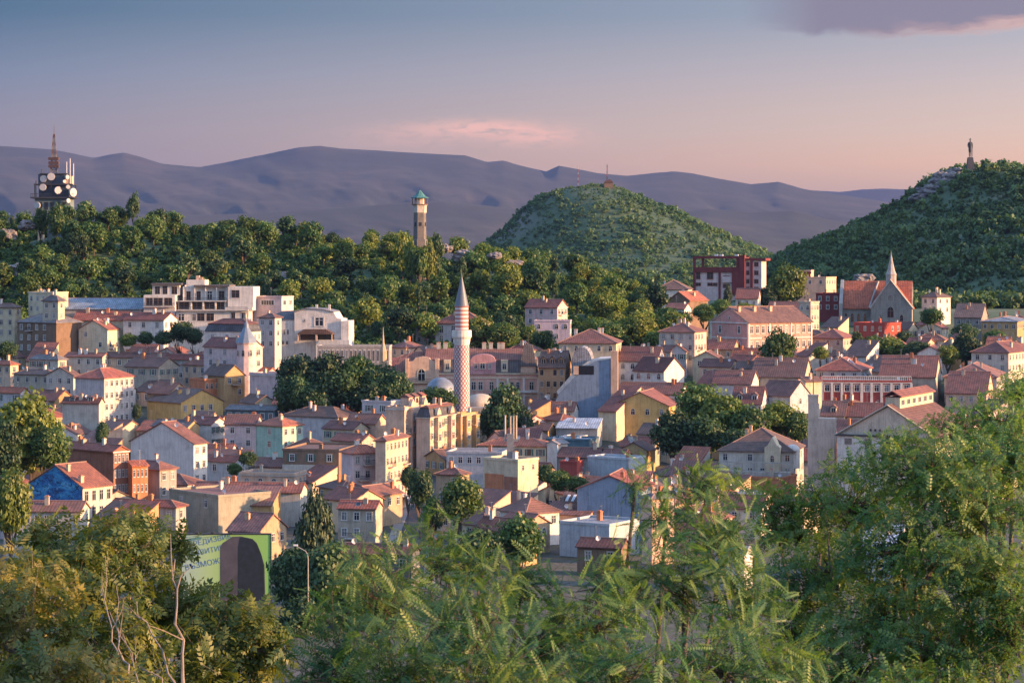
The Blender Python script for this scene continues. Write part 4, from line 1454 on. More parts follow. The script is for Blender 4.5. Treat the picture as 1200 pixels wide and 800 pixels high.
def transmitter():
    D = 905.0
    k = D / F
    g = on_ground(63, D)
    t = thing('transmitter_tower', 'transmitter tower with white dishes and lattice mast on the left ridge', 'tower', g)
    z = lambda py: CZ - (py - HOR) * k - g.z
    x = lambda px: (px - 63) * k
    con = plain('weathered_concrete', (0.12, 0.165, 0.18), 0.9, 0, .35, .6)
    navy = plain('navy_cladding', (0.045, 0.065, 0.10), 0.6, .2, .3, 1.0)
    mb = MB()
    mb.box(x(45), x(52), -1.4, 1.4, -3, z(240)); mb.box(x(72), x(80), -1.4, 1.4, -3, z(240)); mb.box(x(55), x(70), 1.0, 4.5, -3, z(240))
    mb.build('column', con, t)
    mb = MB(); mb.box(x(43), x(84), -3.6, 5, z(250), z(233)); mb.build('lower_storey', con, t)
    mb = MB()
    for i in range(5):
        mb.box(x(47 + i * 7), x(51.5 + i * 7), -3.66, -3.605, z(246), z(237))
    mb.build('window', GLASS, t)
    mb = MB()
    mb.box(x(38.5), x(89), -4.8, 6, z(232.9), z(231.2))
    for i in range(22):
        xx = x(39) + i * (x(88.5) - x(39)) / 21
        mb.box(xx - .05, xx + .05, -4.75, -4.65, z(231.2), z(227.8), 0)
    mb.box(x(38.7), x(88.8), -4.78, -4.62, z(227.8), z(227.3), 0)
    mb.build('deck', DARKMETAL, t)
    mb = MB(); mb.box(x(47), x(82), -2.6, 4, z(231.1), z(217.2)); mb.build('equipment_cabin', navy, t)
    mb = MB()
    mb.box(x(42), x(87), -4.0, 5.4, z(217.1), z(215.8))
    for px_ in (43, 52, 62, 72, 80, 86):
        mb.box(x(px_) - .14, x(px_) + .14, -3.9, -3.6, z(231.1), z(217.1)); mb.box(x(px_) - .14, x(px_) + .14, 5.0, 5.3, z(231.1), z(217.1))
    mb.build('deck', DARKMETAL, t)
    mb = MB(); mb.box(x(46), x(77), -2.0, 3.4, z(215.7), z(204.5)); mb.box(x(77.2), x(85), -1.5, 2.4, z(215.7), z(206.5), 1); mb.build('equipment_cabin', [navy, wallmat('peach')], t)
    mb = MB(); mb.box(x(48), x(80), -2.6, 3.9, z(204.4), z(203.4)); mb.build('deck', DARKMETAL, t)

    def dishm(px, py, rpx, yaw, yy):
        r = rpx * k
        mb = MB()
        mb.lathe([(r * .35, -.55), (r, -.3), (r * 1.0, .35), (r * .97, .38)], n=18)
        mb.lathe([(r * .12, -1.6), (r * .12, -.5)], n=8, mat=1)
        o = mb.build('dish', [plain('dish_white', (.36, .36, .38), .5), DARKMETAL], t, (x(px), yy, z(py)))
        o.rotation_euler = (math.pi / 2, 0, yaw)
    for a in ((53, 210, 4.0, -.15, -3.3), (62, 207.5, 4.4, .1, -3.5), (53, 220, 4.0, 0, -4.6), (70.5, 223.5, 4.4, .5, -4.4), (82, 219.5, 2.4, .4, -4.2), (87.5, 226, 5.2, .9, -3.8), (46.5, 241, 3.8, -.2, -4.7), (82.5, 235.6, 2.6, .8, -5.0), (80, 208, 2.6, .9, -2.6), (77, 213, 2.0, .6, -2.9)):
        dishm(*a)
    for px_, a, b in ((79, 190, 205), (83, 186, 216), (87, 192, 217), (43, 212, 232), (50, 198, 206)):
        mb = MB(); mb.tube([(x(px_), -1.5, z(b)), (x(px_), -1.5, z(a))], .14, 6); mb.build('whip_antenna', WHITEMETAL if px_ > 60 else DARKMETAL, t)
    mb = MB()
    red, wht = plain('mast_brown', (0.07, 0.038, 0.034), .6), plain('mast_grey', (.11, .10, .10), .6)
    prev = None
    levels = [(203.4, 1.25)] + [(203.4 - i * 4.6, 1.25 - i * .098) for i in range(1, 11)]
    for i, (py, w) in enumerate(levels):
        zz = z(py)
        cs = [Vector((sx * w, sy * w + .6, zz)) for sx, sy in ((-1, -1), (1, -1), (1, 1), (-1, 1))]
        if prev:
            m = i % 2
            for q in range(4):
                mb.tube([prev[q], cs[q]], .11, 5, m)
                mb.tube([prev[q], cs[(q + 1) % 4]], .07, 4, m)
                mb.tube([prev[(q + 1) % 4], cs[q]], .07, 4, m)
                mb.tube([cs[q], cs[(q + 1) % 4]], .07, 4, m)
        prev = cs
    mb.tube([(0, .6, z(158)), (0, .6, z(146))], [.10, .05], 6, 0)
    for py in (191, 186, 195):
        mb.box(-1.9, 1.9, -.9, -.6, z(py) - .5, z(py) + .5, 0)
        mb.box(-1.9, -1.6, -.6, 2.0, z(py) - .5, z(py) + .5, 0); mb.box(1.6, 1.9, -.6, 2.0, z(py) - .5, z(py) + .5, 0)
    mb.build('antenna_mast', [red, wht], t)


def clock_tower():
    D = 872.0
    k = D / F
    g = on_ground(492, D)
    t = thing('clock_tower', 'slim stone clock tower with green pointed roof on the ridge', 'tower', g, 0.2)
    z = lambda py: CZ - (py - HOR) * k - g.z
    stone = wallmat((0.15, 0.14, 0.135))
    white = wallmat('pale')
    r = 7.6 * k
    mb = MB(); mb.lathe([(r * 1.25, -2), (r * 1.25, z(281)), (r * 1.02, z(280)), (r * .95, z(250))], n=6); mb.build('shaft', stone, t)
    mb = MB()
    mb.lathe([(r * .94, z(250)), (r * 1.06, z(249)), (r * 1.06, z(242)), (r * 1.12, z(241.7)), (r * 1.12, z(240.4))], n=6); mb.build('belfry', white, t)
    mb = MB()
    mb.lathe([(r * 1.28, z(240.3)), (r * 1.28, z(239.3))], n=6, mat=0)
    for i in range(6):
        a = math.pi / 3 * i
        mb.tube([(r * 1.15 * math.cos(a), r * 1.15 * math.sin(a), z(239.3)), (r * 1.15 * math.cos(a), r * 1.15 * math.sin(a), z(232.2))], .16, 6, 0)
    mb.lathe([(r * .72, z(239.3)), (r * .72, z(232.2))], n=6, mat=1)
    mb.build('gallery', [FRAME_B, white], t)
    mb = MB(); mb.lathe([(r * 1.42, z(232.2)), (r * 1.42, z(231.6)), (r * .92, z(230.0)), (.12, z(222.6))], n=6); mb.build('roof', roofmat('copper'), t)
    mb = MB(); mb.tube([(0, 0, z(223)), (0, 0, z(219.5))], [.1, .04], 6); mb.build('finial', DARKMETAL, t)
    mb = MB()
    for i in range(6):
        a = math.pi / 3 * i + math.pi / 6
        c, s_ = math.cos(a), math.sin(a)
        rr = r * .93 * .87 + .30
        p = Vector((c * rr, s_ * rr, 0)); q = Vector((-s_, c, 0)) * .33
        mb.poly([p - q + Vector((0, 0, z(265))), p + q + Vector((0, 0, z(265))), p + q + Vector((0, 0, z(260.5))), p - q + Vector((0, 0, z(260.5)))])
    mb.build('window', GLASS, t)


def minaret_mosque():
    D = 634.0
    k = D / F
    g = on_ground(541, D)
    z = lambda py: CZ - (py - HOR) * k - g.z
    # lattice of red brick lozenges on white plaster
    m, t_, b = newmat('lozenge_brick')
    tc = N(t_, 'ShaderNodeTexCoord')
    sp = N(t_, 'ShaderNodeSeparateXYZ')
    t_.links.new(tc.outputs['Object'], sp.inputs[0])
    ang = mth(t_, 'MULTIPLY', mth(t_, 'ARCTAN2', sp.outputs[1], sp.outputs[0]), 14 / 6.28318)
    v = mth(t_, 'MULTIPLY', sp.outputs[2], 0.78)
    a = mth(t_, 'ABSOLUTE', mth(t_, 'SUBTRACT', mth(t_, 'FRACT', mth(t_, 'ADD', ang, v)), 0.5))
    c = mth(t_, 'ABSOLUTE', mth(t_, 'SUBTRACT', mth(t_, 'FRACT', mth(t_, 'SUBTRACT', ang, v)), 0.5))
    line = mth(t_, 'LESS_THAN', mth(t_, 'MINIMUM', a, c), 0.165)
    nn = noisetex(t_, tc.outputs['Object'], 1.5, 4)
    wcol = mixc(t_, 1.0, (0.56, 0.52, 0.51), ramp(t_, nn, [(0.3, .75), (.7, 1.1)]), 'MULTIPLY')
    t_.links.new(mixc(t_, line, wcol, (0.30, 0.10, 0.095)), b.inputs['Base Color'])
    b.inputs['Roughness'].default_value = .9
    m2, t_, b = newmat('striped_brick')
    tc = N(t_, 'ShaderNodeTexCoord')
    sp = N(t_, 'ShaderNodeSeparateXYZ')
    t_.links.new(tc.outputs['Object'], sp.inputs[0])
    s_ = mth(t_, 'LESS_THAN', mth(t_, 'FRACT', mth(t_, 'MULTIPLY', sp.outputs[2], 0.95)), 0.48)
    t_.links.new(mixc(t_, s_, (0.55, 0.48, 0.45), (0.38, 0.15, 0.125)), b.inputs['Base Color'])
    b.inputs['Roughness'].default_value = .9
    t = thing('minaret', 'tall white minaret with red lozenge lattice, striped top and pointed grey cap', 'minaret', g)
    mb = MB(); mb.lathe([(10.6 * k, -1), (10.4 * k, z(482)), (9.4 * k, z(474)), (8.8 * k, z(404))], n=32); mb.build('shaft', m, t, smooth=False)
    mb = MB(); mb.lathe([(8.8 * k, z(404.2)), (9.6 * k, z(401)), (10.2 * k, z(397)), (11.6 * k, z(394.5)), (11.6 * k, z(387)), (11.0 * k, z(386.6)), (11.0 * k, z(393)), (7 * k, z(393.2))], n=20); mb.build('balcony', wallmat('white'), t)
    mb = MB(); mb.lathe([(7.9 * k, z(393.2)), (7.7 * k, z(360)), (8.4 * k, z(359.6)), (8.4 * k, z(358.6))], n=28); mb.build('upper_shaft', m2, t)
    mb = MB(); mb.lathe([(8.6 * k, z(358.6)), (8.2 * k, z(357.6)), (4.6 * k, z(342)), (.7 * k, z(324.5)), (.9 * k, z(323.6)), (.3 * k, z(322)), (.15 * k, z(315))], n=24); mb.build('cap', plain('lead_cap', (0.115, 0.13, 0.155), .5, .2, .2), t, smooth=False)
    mb = MB(); mb.box(9.4 * k * .8, 9.4 * k * .95, -.4, .4, z(393), z(386.8)); mb.build('door', GLASS, t)
    # mosque
    D = 642.0
    g = on_ground(535, D + 8)
    k = D / F
    t = thing('mosque', 'low grey stone mosque with lead domes at the foot of the minaret', 'mosque', (0, 0, 0))
    mb = MB()
    z0 = g.z - 2
    p = P(497, 466, D + 6); q = P(580, 466, D + 6)
    mb.box(p.x, q.x, D + 4, D + 24, z0, p.z)
    r_ = P(582, 478, D - 10)
    mb.box(P(546, 478, D - 8).x, P(584, 478, D - 8).x, D - 9, D + 3.99, z0, r_.z)
    wall = mb.build('wall', wallmat('stone'), t)
    lead = plain('lead_sheet', (0.17, 0.20, 0.24), .5, .25, .3, .7)

    def dome(px, py0, rpx, DD, hh, mat):
        kk = DD / F
        c = P(px, py0, DD)
        r = rpx * kk
        mb = MB()
        mb.lathe([(r * 1.06, -2.2), (r * 1.06, -.3), (r * 1.0, -.25)] + [(r * math.cos(a), hh * kk * math.sin(a)) for a in [math.pi / 2 * i / 10 for i in range(10)]] + [(.05, hh * kk)], n=28)
        mb.build('dome', mat, t, c, smooth=True)
    dome(516, 459, 17.5, D + 12, 17, lead)
    dome(563, 476, 20, D + 1, 15, wallmat('beige'))
    dome(546, 470, 9, D + 8, 6, wallmat('stone'))
    mb = MB()
    for i in range(5):
        px_ = 549 + i * 7
        mb.box(P(px_, 0, D - 9).x, P(px_ + 3.5, 0, D - 9).x, D - 9.05, D - 9.005, P(0, 496, D - 9).z, P(0, 486, D - 9).z)
    mb.build('window', GLASS, t)
    FOOT.append((P(540, 0, D + 8).x, D + 8, 11))
    mb = MB()


def palace():
    s = House('palace', 'long pink palace with red mansard roof and corner turret behind the minaret', 'building', 452, 631, 437, 0, 2, 14, 668, 13, (0.62, 0.36, 0.295), None, 'pink palace')
    s.trim = wallmat('cream')
    s.walls('flat', 10)
    L, R, h = s.L, s.R, s.h
    HOUSES.append(s)
    mb = MB()
    zt = s.fz(409)
    x0, x1 = s.fx(497), 0
    # steep slate skirt, then the tiled top
    mb.poly([(x0, -.25, h + .03), (x1, -.25, h + .03), (x1 - .6, 1.1, s.fz(422)), (x0, 1.1, s.fz(422))], 2)
    mb.poly([(x1, -.25, h + .03), (x1, R, h + .03), (x1 - .6, R - .4, s.fz(422)), (x1 - .6, 1.1, s.fz(422))], 2)
    z2 = s.fz(422)
    mb.poly([(x0, .9, z2), (x1 - .4, .9, z2), (x1 - 5, R / 2, zt), (x0, R / 2, zt)], 0)
    mb.poly([(x1 - .4, .9, z2), (x1 - .4, R, z2), (x1 - 5, R / 2, zt)], 0)
    mb.poly([(x1 - .4, R, z2), (x0, R, z2), (x0, R / 2, zt), (x1 - 5, R / 2, zt)], 0)
    mb.poly([(x0, .9, z2), (x0, R / 2, zt), (x0, R, z2)], 0)
    # left wing roof: plain red slope
    xl = -L - .4
    zl = s.fz(437)
    zr = s.fz(413)
    mb.poly([(xl, -.4, zl), (x0 + .02, -.4, zl), (x0 + .02, R / 2, zr), (xl + 7, R / 2, zr)], 0)
    mb.poly([(xl, -.4, zl), (xl + 7, R / 2, zr), (xl, R, zl)], 0)
    mb.poly([(xl, R, zl), (xl + 7, R / 2, zr), (x0 + .02, R / 2, zr), (x0 + .02, R, zl)], 0)
    mb.poly([(xl, -.4, zl), (xl, R, zl), (x0, R, zl), (x0, -.4, zl)], 0)
    s.roof = mb.build('roof', [roofmat('red'), MORTAR, roofmat('slate')], s.root)
    s.rz = lambda x, y: (z2 + (y - .9) / (R / 2 - .9) * (zt - z2)) if x > x0 else (zl + (y + .4) / (R / 2 + .4) * (zr - zl))
    s.cornice(0, wallmat('cream'), .4, .35)
    mb = MB(); mb.box(-L, 0, -.16, -.003, s.fz(464), s.fz(462)); mb.box(-L, 0, -.2, -.003, s.fz(443.5), s.fz(442)); mb.build('cornice', wallmat('cream'), s.root)
    # ochre gabled bay with arched window at the left
    mb = MB()
    mb.prism([(s.fx(476), s.fz(500)), (s.fx(514), s.fz(500)), (s.fx(514), s.fz(424)), (s.fx(506), s.fz(423)), (s.fx(503), s.fz(419)), (s.fx(495), s.fz(417.5)), (s.fx(487), s.fz(419)), (s.fx(484), s.fz(423)), (s.fx(476), s.fz(424))], 'y', -.9, .6)
    mb.box(s.fx(475), s.fx(479), -1.2, .6, s.fz(500), s.fz(420)); mb.box(s.fx(510), s.fx(514.5), -1.2, .6, s.fz(500), s.fz(420))
    mb.build('gabled_bay', wallmat('peach'), s.root)
    o = s.window(s.fx(494), s.fz(446), 2.0, 3.3, 'arch'); o.location.y = -.905
    for px_ in (484, 494, 504):
        o = s.window(s.fx(px_), s.fz(466), 1.1, 2.2, 'w'); o.location.y = -.905
    o = s.balcony(s.fx(494), s.fz(448), 5.5, 'F', .9); o.location.y = -.9
    # pink attic gable
    mb = MB()
    n = 10
    mb.prism([(s.fx(551), h - .3), (s.fx(581), h - .3), (s.fx(581), s.fz(421))] + [(s.fx(566) + (s.fx(581) - s.fx(566)) * .92 * math.cos(a), s.fz(421) + 1.5 * math.sin(a)) for a in [math.pi * i / n for i in range(n + 1)]] + [(s.fx(551), s.fz(421))], 'y', -.5, 3.0)
    mb.build('attic_gable', wallmat('rose'), s.root)
    for px_, w in ((557.5, .8), (565.5, 1.4), (574, .8)):
        o = s.window(s.fx(px_), s.fz(432), w, 1.5, 'w' if w > 1 else 'plain'); o.location.y = -.505
    for px_ in (524, 591):
        mb = MB()
        mb.box(s.fx(px_ - 4), s.fx(px_ + 4), -.15, 2.2, h + .05, s.fz(421.5)); mb.build('dormer', s.trim, s.root)
        o = s.window(s.fx(px_), s.fz(433), 1.1, 1.7, 'plain'); o.location.y = -.155
    for px_ in (462, 524, 543, 555, 563, 576, 588, 600, 607, 623):
        s.window(s.fx(px_), s.fz(457), .95 if px_ in (600, 607) else 1.25, 2.3, 'w')
        s.window(s.fx(px_), s.fz(477), 1.2, 2.4, 'w')
    for px_ in (550, 583, 595, 614, 630.5):
        mb = MB()
        mb.box(s.fx(px_) - .3, s.fx(px_) + .3, -.22, -.003, s.fz(500), s.fz(443.5))
        mb.build('pilaster', wallmat('white'), s.root)
    mb = MB(); mb.box(s.fx(606), s.fx(632), -.8, -.003, s.fz(460), s.fz(457.5)); mb.build('balcony', wallmat('white'), s.root)
    # corner turret with a pointed cap
    mb = MB()
    cx, cy = s.fx(619), 1.6
    w = 2.1
    mb.box(cx - w, cx + w, cy - w, cy + w, h, s.fz(429), 0)
    mb.prism([(cx - w - .3, cy - w - .3), (cx + w + .3, cy - w - .3), (cx + w + .3, cy + w + .3), (cx - w - .3, cy + w + .3)], 'z', s.fz(429), s.fz(428.2), 1)
    z1_, z2_ = s.fz(428.2), s.fz(404)
    a = [(cx - w - .3, cy - w - .3), (cx + w + .3, cy - w - .3), (cx + w + .3, cy + w + .3), (cx - w - .3, cy + w + .3)]
    b = [(cx - 1.1, cy - 1.1), (cx + 1.1, cy - 1.1), (cx + 1.1, cy + 1.1), (cx - 1.1, cy + 1.1)]
    for i in range(4):
        j = (i + 1) % 4
        mb.poly([(*a[i], z1_), (*a[j], z1_), (*b[j], z2_), (*b[i], z2_)], 1)
    mb.poly([(*q, z2_) for q in b], 1)
    mb.tube([(cx, cy, z2_), (cx, cy, s.fz(391))], [.12, .05], 6, 2)
    mb.build('turret', [wallmat('peach'), roofmat('slate'), DARKMETAL], s.root)
    for px_ in (566, 574, 584, 588, 512, 520):
        s.chimney(s.fx(px_), R * .5, 1.1, 1.4, wallmat('pale'), .8)


def terraced_apartments():
    D = 738
    s = House('apartment_block', 'white terraced apartment block with balconies under the wooded ridge', 'building', 168, 292, 374, 0, 3, 14, D, 14, 'white', None, 'terraced apartments')
    HOUSES.append(s)
    s.trim = wallmat('white')
    mb = MB()
    L = s.L

    def blk(p0, p1, t_, b_, y0, y1):
        mb.box(s.fx(p0), s.fx(p1), y0, y1, s.fz(b_), s.fz(t_))
    blk(168, 205, 346, 420, 0, 14)
    blk(207, 292, 364, 420, -1.0, 14)
    blk(208, 264, 353, 364, 2.2, 14)
    blk(264, 296, 360, 363.9, -.2, 14)
    blk(266, 296, 336, 360, 1.4, 14)
    blk(176, 208, 334, 346, 3.0, 14)
    blk(212, 264, 336, 353, 4.0, 13.9)
    blk(215, 237, 328, 336, 4.4, 11)
    mb.build('wall', s.wm, s.root)
    mb = MB()
    mb.box(s.fx(175), s.fx(211), 2.0, 14.2, s.fz(334) + .01, s.fz(332))
    mb.box(s.fx(225), s.fx(267), 2.6, 14.2, s.fz(336) + .01, s.fz(334))
    s.roof = mb.build('roof', roofmat('slate'), s.root)
    mb = MB()
    for (p0, p1, py, y) in ((168, 205, 359, -.9), (207, 292, 363, -2.0), (208, 264, 352.5, .9), (168, 206, 345.6, 1.3)):
        mb.box(s.fx(p0), s.fx(p1), y, y + 1.6, s.fz(py) - .2, s.fz(py))
    mb.build('balcony_slab', s.wm, s.root)
    mb = MB()
    for (p0, p1, py, y) in ((169, 205, 359, -.85), (208, 291, 363, -1.95), (209, 264, 352.5, .95)):
        n = int((p1 - p0) / 1.0)
        for i in range(n + 1):
            xx = s.fx(p0) + (s.fx(p1) - s.fx(p0)) * i / n
            mb.box(xx - .03, xx + .03, y, y + .06, s.fz(py), s.fz(py) + .95)
        mb.box(s.fx(p0), s.fx(p1), y - .02, y + .08, s.fz(py) + .95, s.fz(py) + 1.02)
    mb.build('railing', DARKMETAL, s.root)
    mb = MB()
    for p in (222.5, 236.5, 251):
        mb.box(s.fx(p), s.fx(p + 1.6), .9, 1.4, s.fz(363), s.fz(353.2))
    mb.box(s.fx(207), s.fx(264), .5, 2.19, s.fz(353.2), s.fz(352.6))
    for p in (212, 225, 238, 251, 262.5):
        mb.box(s.fx(p), s.fx(p + 1.2), 3.0, 3.5, s.fz(352.4), s.fz(336.2))
    mb.build('pillar', s.wm, s.root)
    for (px_, py, w, hh, y) in [(175, 358, 2.2, 2.4, 0), (185, 358, 3.0, 2.4, 0), (197, 358, 2.6, 2.4, 0), (214, 362.5, 3.2, 2.3, 2.2), (229, 362.5, 3.4, 2.3, 2.2), (244, 362.5, 3.2, 2.3, 2.2), (257, 362.5, 2.4, 2.3, 2.2),
                            (213, 376, 2.0, 2.2, -1), (228, 376, 1.2, 2.2, -1), (236, 376, 2.4, 2.4, -1), (247, 376, 2.4, 2.4, -1), (274, 373, 1.3, 1.8, -1), (286, 373, 1.3, 1.8, -1),
                            (182, 345, 1.6, 2.4, 3), (191, 345, 1.5, 2.6, 3), (202, 345, 1.8, 2.4, 3), (218, 352, 1.4, 2.8, 4), (230, 352, 1.3, 2.8, 4), (243, 352, 1.6, 2.9, 4), (257, 352, 1.8, 2.9, 4), (275, 349, 2.6, 2.4, 1.4)]:
        o = s.window(s.fx(px_), s.fz(py), w, hh, 'plain', 'brown' if (px_ * 7) % 3 else 'white', pane=GLASS)
        o.location.y = y - .004
    mb = MB(); mb.box(s.fx(226), s.fx(230), 5, 6.2, s.fz(328), s.fz(323)); mb.box(s.fx(231), s.fx(234), 5, 6, s.fz(328), s.fz(325)); mb.build('chimney', wallmat('peach'), s.root)


def white_villa():
    s = House('villa', 'big white villa with stepped gable and dark covered terrace', 'villa', 318, 403, 372, 6, 4, 12, 724, 13, 'white', None, 'white villa')
    HOUSES.append(s)
    s.trim = wallmat('white')
    mb = MB()
    R = s.R
    zf = s.fz
    mb.box(s.fx(313), s.fx(345), .4, R, -3, zf(375))
    mb.prism([(s.fx(345), -3), (s.fx(400), -3), (s.fx(400), zf(374)), (s.fx(395), zf(373)), (s.fx(391), zf(366)), (s.fx(378), zf(363)), (s.fx(358), zf(362)), (s.fx(345), zf(366))], 'y', 0, R)
    mb.box(s.fx(400) + .01, s.fx(409), -.6, R - 2, -3, zf(376))
    mb.box(s.fx(372), s.fx(411), -3.0, -.01, -3, zf(398))
    mb.build('wall', s.wm, s.root)
    mb = MB()
    mb.poly([(s.fx(312), 0.1, zf(375) + .05), (s.fx(346), 0.1, zf(375) + .05), (s.fx(351), R / 2, zf(364)), (s.fx(325), R / 2, zf(365))])
    mb.poly([(s.fx(312), 0.1, zf(375) + .05), (s.fx(325), R / 2, zf(365)), (s.fx(312), R, zf(375) + .05)])
    mb.prism([(s.fx(344), zf(366) + .05), (s.fx(358), zf(362) + .05), (s.fx(378), zf(363) + .05), (s.fx(391), zf(366) + .05), (s.fx(391), zf(366) + .25), (s.fx(378), zf(362.3) + .1), (s.fx(358), zf(361.2) + .1), (s.fx(344), zf(365) + .1)], 'y', -.3, R + .3, 1)
    s.roof = mb.build('roof', [roofmat('slate'), roofmat('tin')], s.root)
    mb = MB()
    mb.prism([(s.fx(350), zf(391)), (s.fx(358), zf(385.5)), (s.fx(384), zf(385.5)), (s.fx(392), zf(390)), (s.fx(392), zf(391))], 'y', -4.2, -.02, 0)
    mb.build('terrace_roof', roofmat('brown'), s.root)
    mb = MB()
    mb.box(s.fx(372), s.fx(374), -4.0, -3.6, zf(399), zf(391)); mb.box(s.fx(351), s.fx(352), -4.0, -3.6, zf(399), zf(391)); mb.box(s.fx(390.5), s.fx(391.5), -4, -3.6, zf(399), zf(391))
    mb.build('pillar', wallmat('peach'), s.root)
    mb = MB(); mb.box(s.fx(352), s.fx(391), -.08, -.012, zf(398.5), zf(392)); mb.build('window', GLASS, s.root)
    for px_ in (325, 329, 333, 337):
        o = s.window(s.fx(px_), zf(392), .62, 1.5, 'plain'); o.location.y = .396
    for px_ in (331, 336):
        o = s.window(s.fx(px_), zf(404), .8, 1.2, 'plain'); o.location.y = .396
    s.window(s.fx(374), zf(382), 2.6, 2.6, 'w')
    s.window(s.fx(357), zf(377), .5, .8, 'plain')
    for px_ in (368, 383):
        mb = MB(); mb.box(-.35, .35, -.3, .3, -1, 1.4); mb.build('chimney', s.wm, s.roof, (s.fx(px_), R * .4, zf(362.5)))


def blue_gable_building():
    s = House('gable_building', 'tall blue grey blank gable wall with curved white roof edge', 'building', 651, 718, 421, 7, 6, 14, 648, None, 'bluegrey', None, 'blue grey gable')
    HOUSES.append(s)
    s.trim = wallmat('peach')
    zf, R = s.fz, 14.0
    zb = zf(500)
    mb = MB()
    mb.prism([(s.fx(651), zb), (s.fx(718), zb), (s.fx(718), zf(421)), (s.fx(700), zf(423)), (s.fx(690), zf(428)), (s.fx(676), zf(440)), (s.fx(654), zf(463)), (s.fx(651), zf(470))], 'y', 0, R)
    mb.build('wall', s.wm, s.root)
    mb = MB()
    mb.prism([(s.fx(654), zf(463) + .05), (s.fx(676), zf(440) + .05), (s.fx(690), zf(428) + .05), (s.fx(700), zf(423) + .05), (s.fx(717), zf(421) + .05), (s.fx(717), zf(419.5)), (s.fx(700), zf(420.5)), (s.fx(688), zf(424)), (s.fx(672), zf(436)), (s.fx(652), zf(459))], 'y', .25, R + .5)
    s.roof = mb.build('roof', wallmat('white'), s.root)
    mb = MB()
    mb.prism([(s.fx(666), 3)] + [(s.fx(680) + (s.fx(692) - s.fx(680)) * math.cos(a), zf(427) + 4.6 * math.sin(a)) for a in [math.pi * i / 10 for i in range(11)]][::-1] + [(s.fx(692), 3)], 'y', 5, R + 1)
    mb.build('barrel_roof', roofmat('tin'), s.root)
    mb = MB(); mb.box(s.fx(716), s.fx(724), -.35, 1.6, zb, zf(411)); mb.build('chimney_wall', wallmat('peach'), s.root)
    mb = MB(); mb.box(s.fx(673), s.fx(696), -.05, -.01, zf(439), zf(428.5), 0); mb.box(s.fx(672), s.fx(678), -.12, -.055, zf(439), zf(429), 1); mb.build('window', [GLASS, wallmat('peach')], s.root)


def pink_mansion():
    s = House('mansion', 'two-storey pink mansion with white trim and pediment gable', 'mansion', 832, 877, 378, 76, 56, 13, 735, None, 'pink', None, 'pink mansion')
    HOUSES.append(s)
    s.trim = wallmat('white')
    s.walls('gy', 26)
    s.roofs('gy', 26, 'brown', .6)
    s.cornice(0, wallmat('white'), .35, .3)
    L, R, h = s.L, s.R, s.h
    mb = MB()
    zm = s.h - 5.0
    mb.box(-L - .08, .12, -.12, -.003, zm, zm + .3); mb.box(.003, .12, 0, R, zm, zm + .3)
    mb.build('cornice', wallmat('white'), s.root)
    for xx in (-L, -.45):
        mb = MB(); mb.box(xx, xx + .55, -.16, -.004, -2, h - .38)
        mb.build('pilaster', wallmat('white'), s.root)
    for yy in (.02, R * .32, R * .66, R - .55):
        mb = MB(); mb.box(.004, .18, yy, yy + .55, -2, h - .38)
        mb.build('pilaster', wallmat('white'), s.root)
    mb = MB()
    hr = h + L / 2 * math.tan(math.radians(26))
    mb.tube([(-L, -.12, h), (-L / 2, -.12, hr - .05), (0, -.12, h)], .22, 4)
    mb.build('pediment_trim', wallmat('white'), s.root)
    for fx_ in (.25, .76):
        s.window(-L * (1 - fx_), h - 3.4, 1.2, 2.2, 'w')
        s.window(-L * (1 - fx_), zm - 2.9, 1.2, 2.0, 'arch')
    s.window(-L / 2, h + .9, .8, 1.0, 'arch')
    n = 11
    for i in range(n):
        y = R * (i + .5) / n
        s.window(y, h - 3.4, 1.2, 2.3, 'w', face='R')
        s.window(y, zm - 2.9, 1.2, 2.0, 'w', face='R')
    for y in (.06, .3, .55):
        s.chimney(-L * .35, R * y, .9, 1.5, wallmat('peach'))


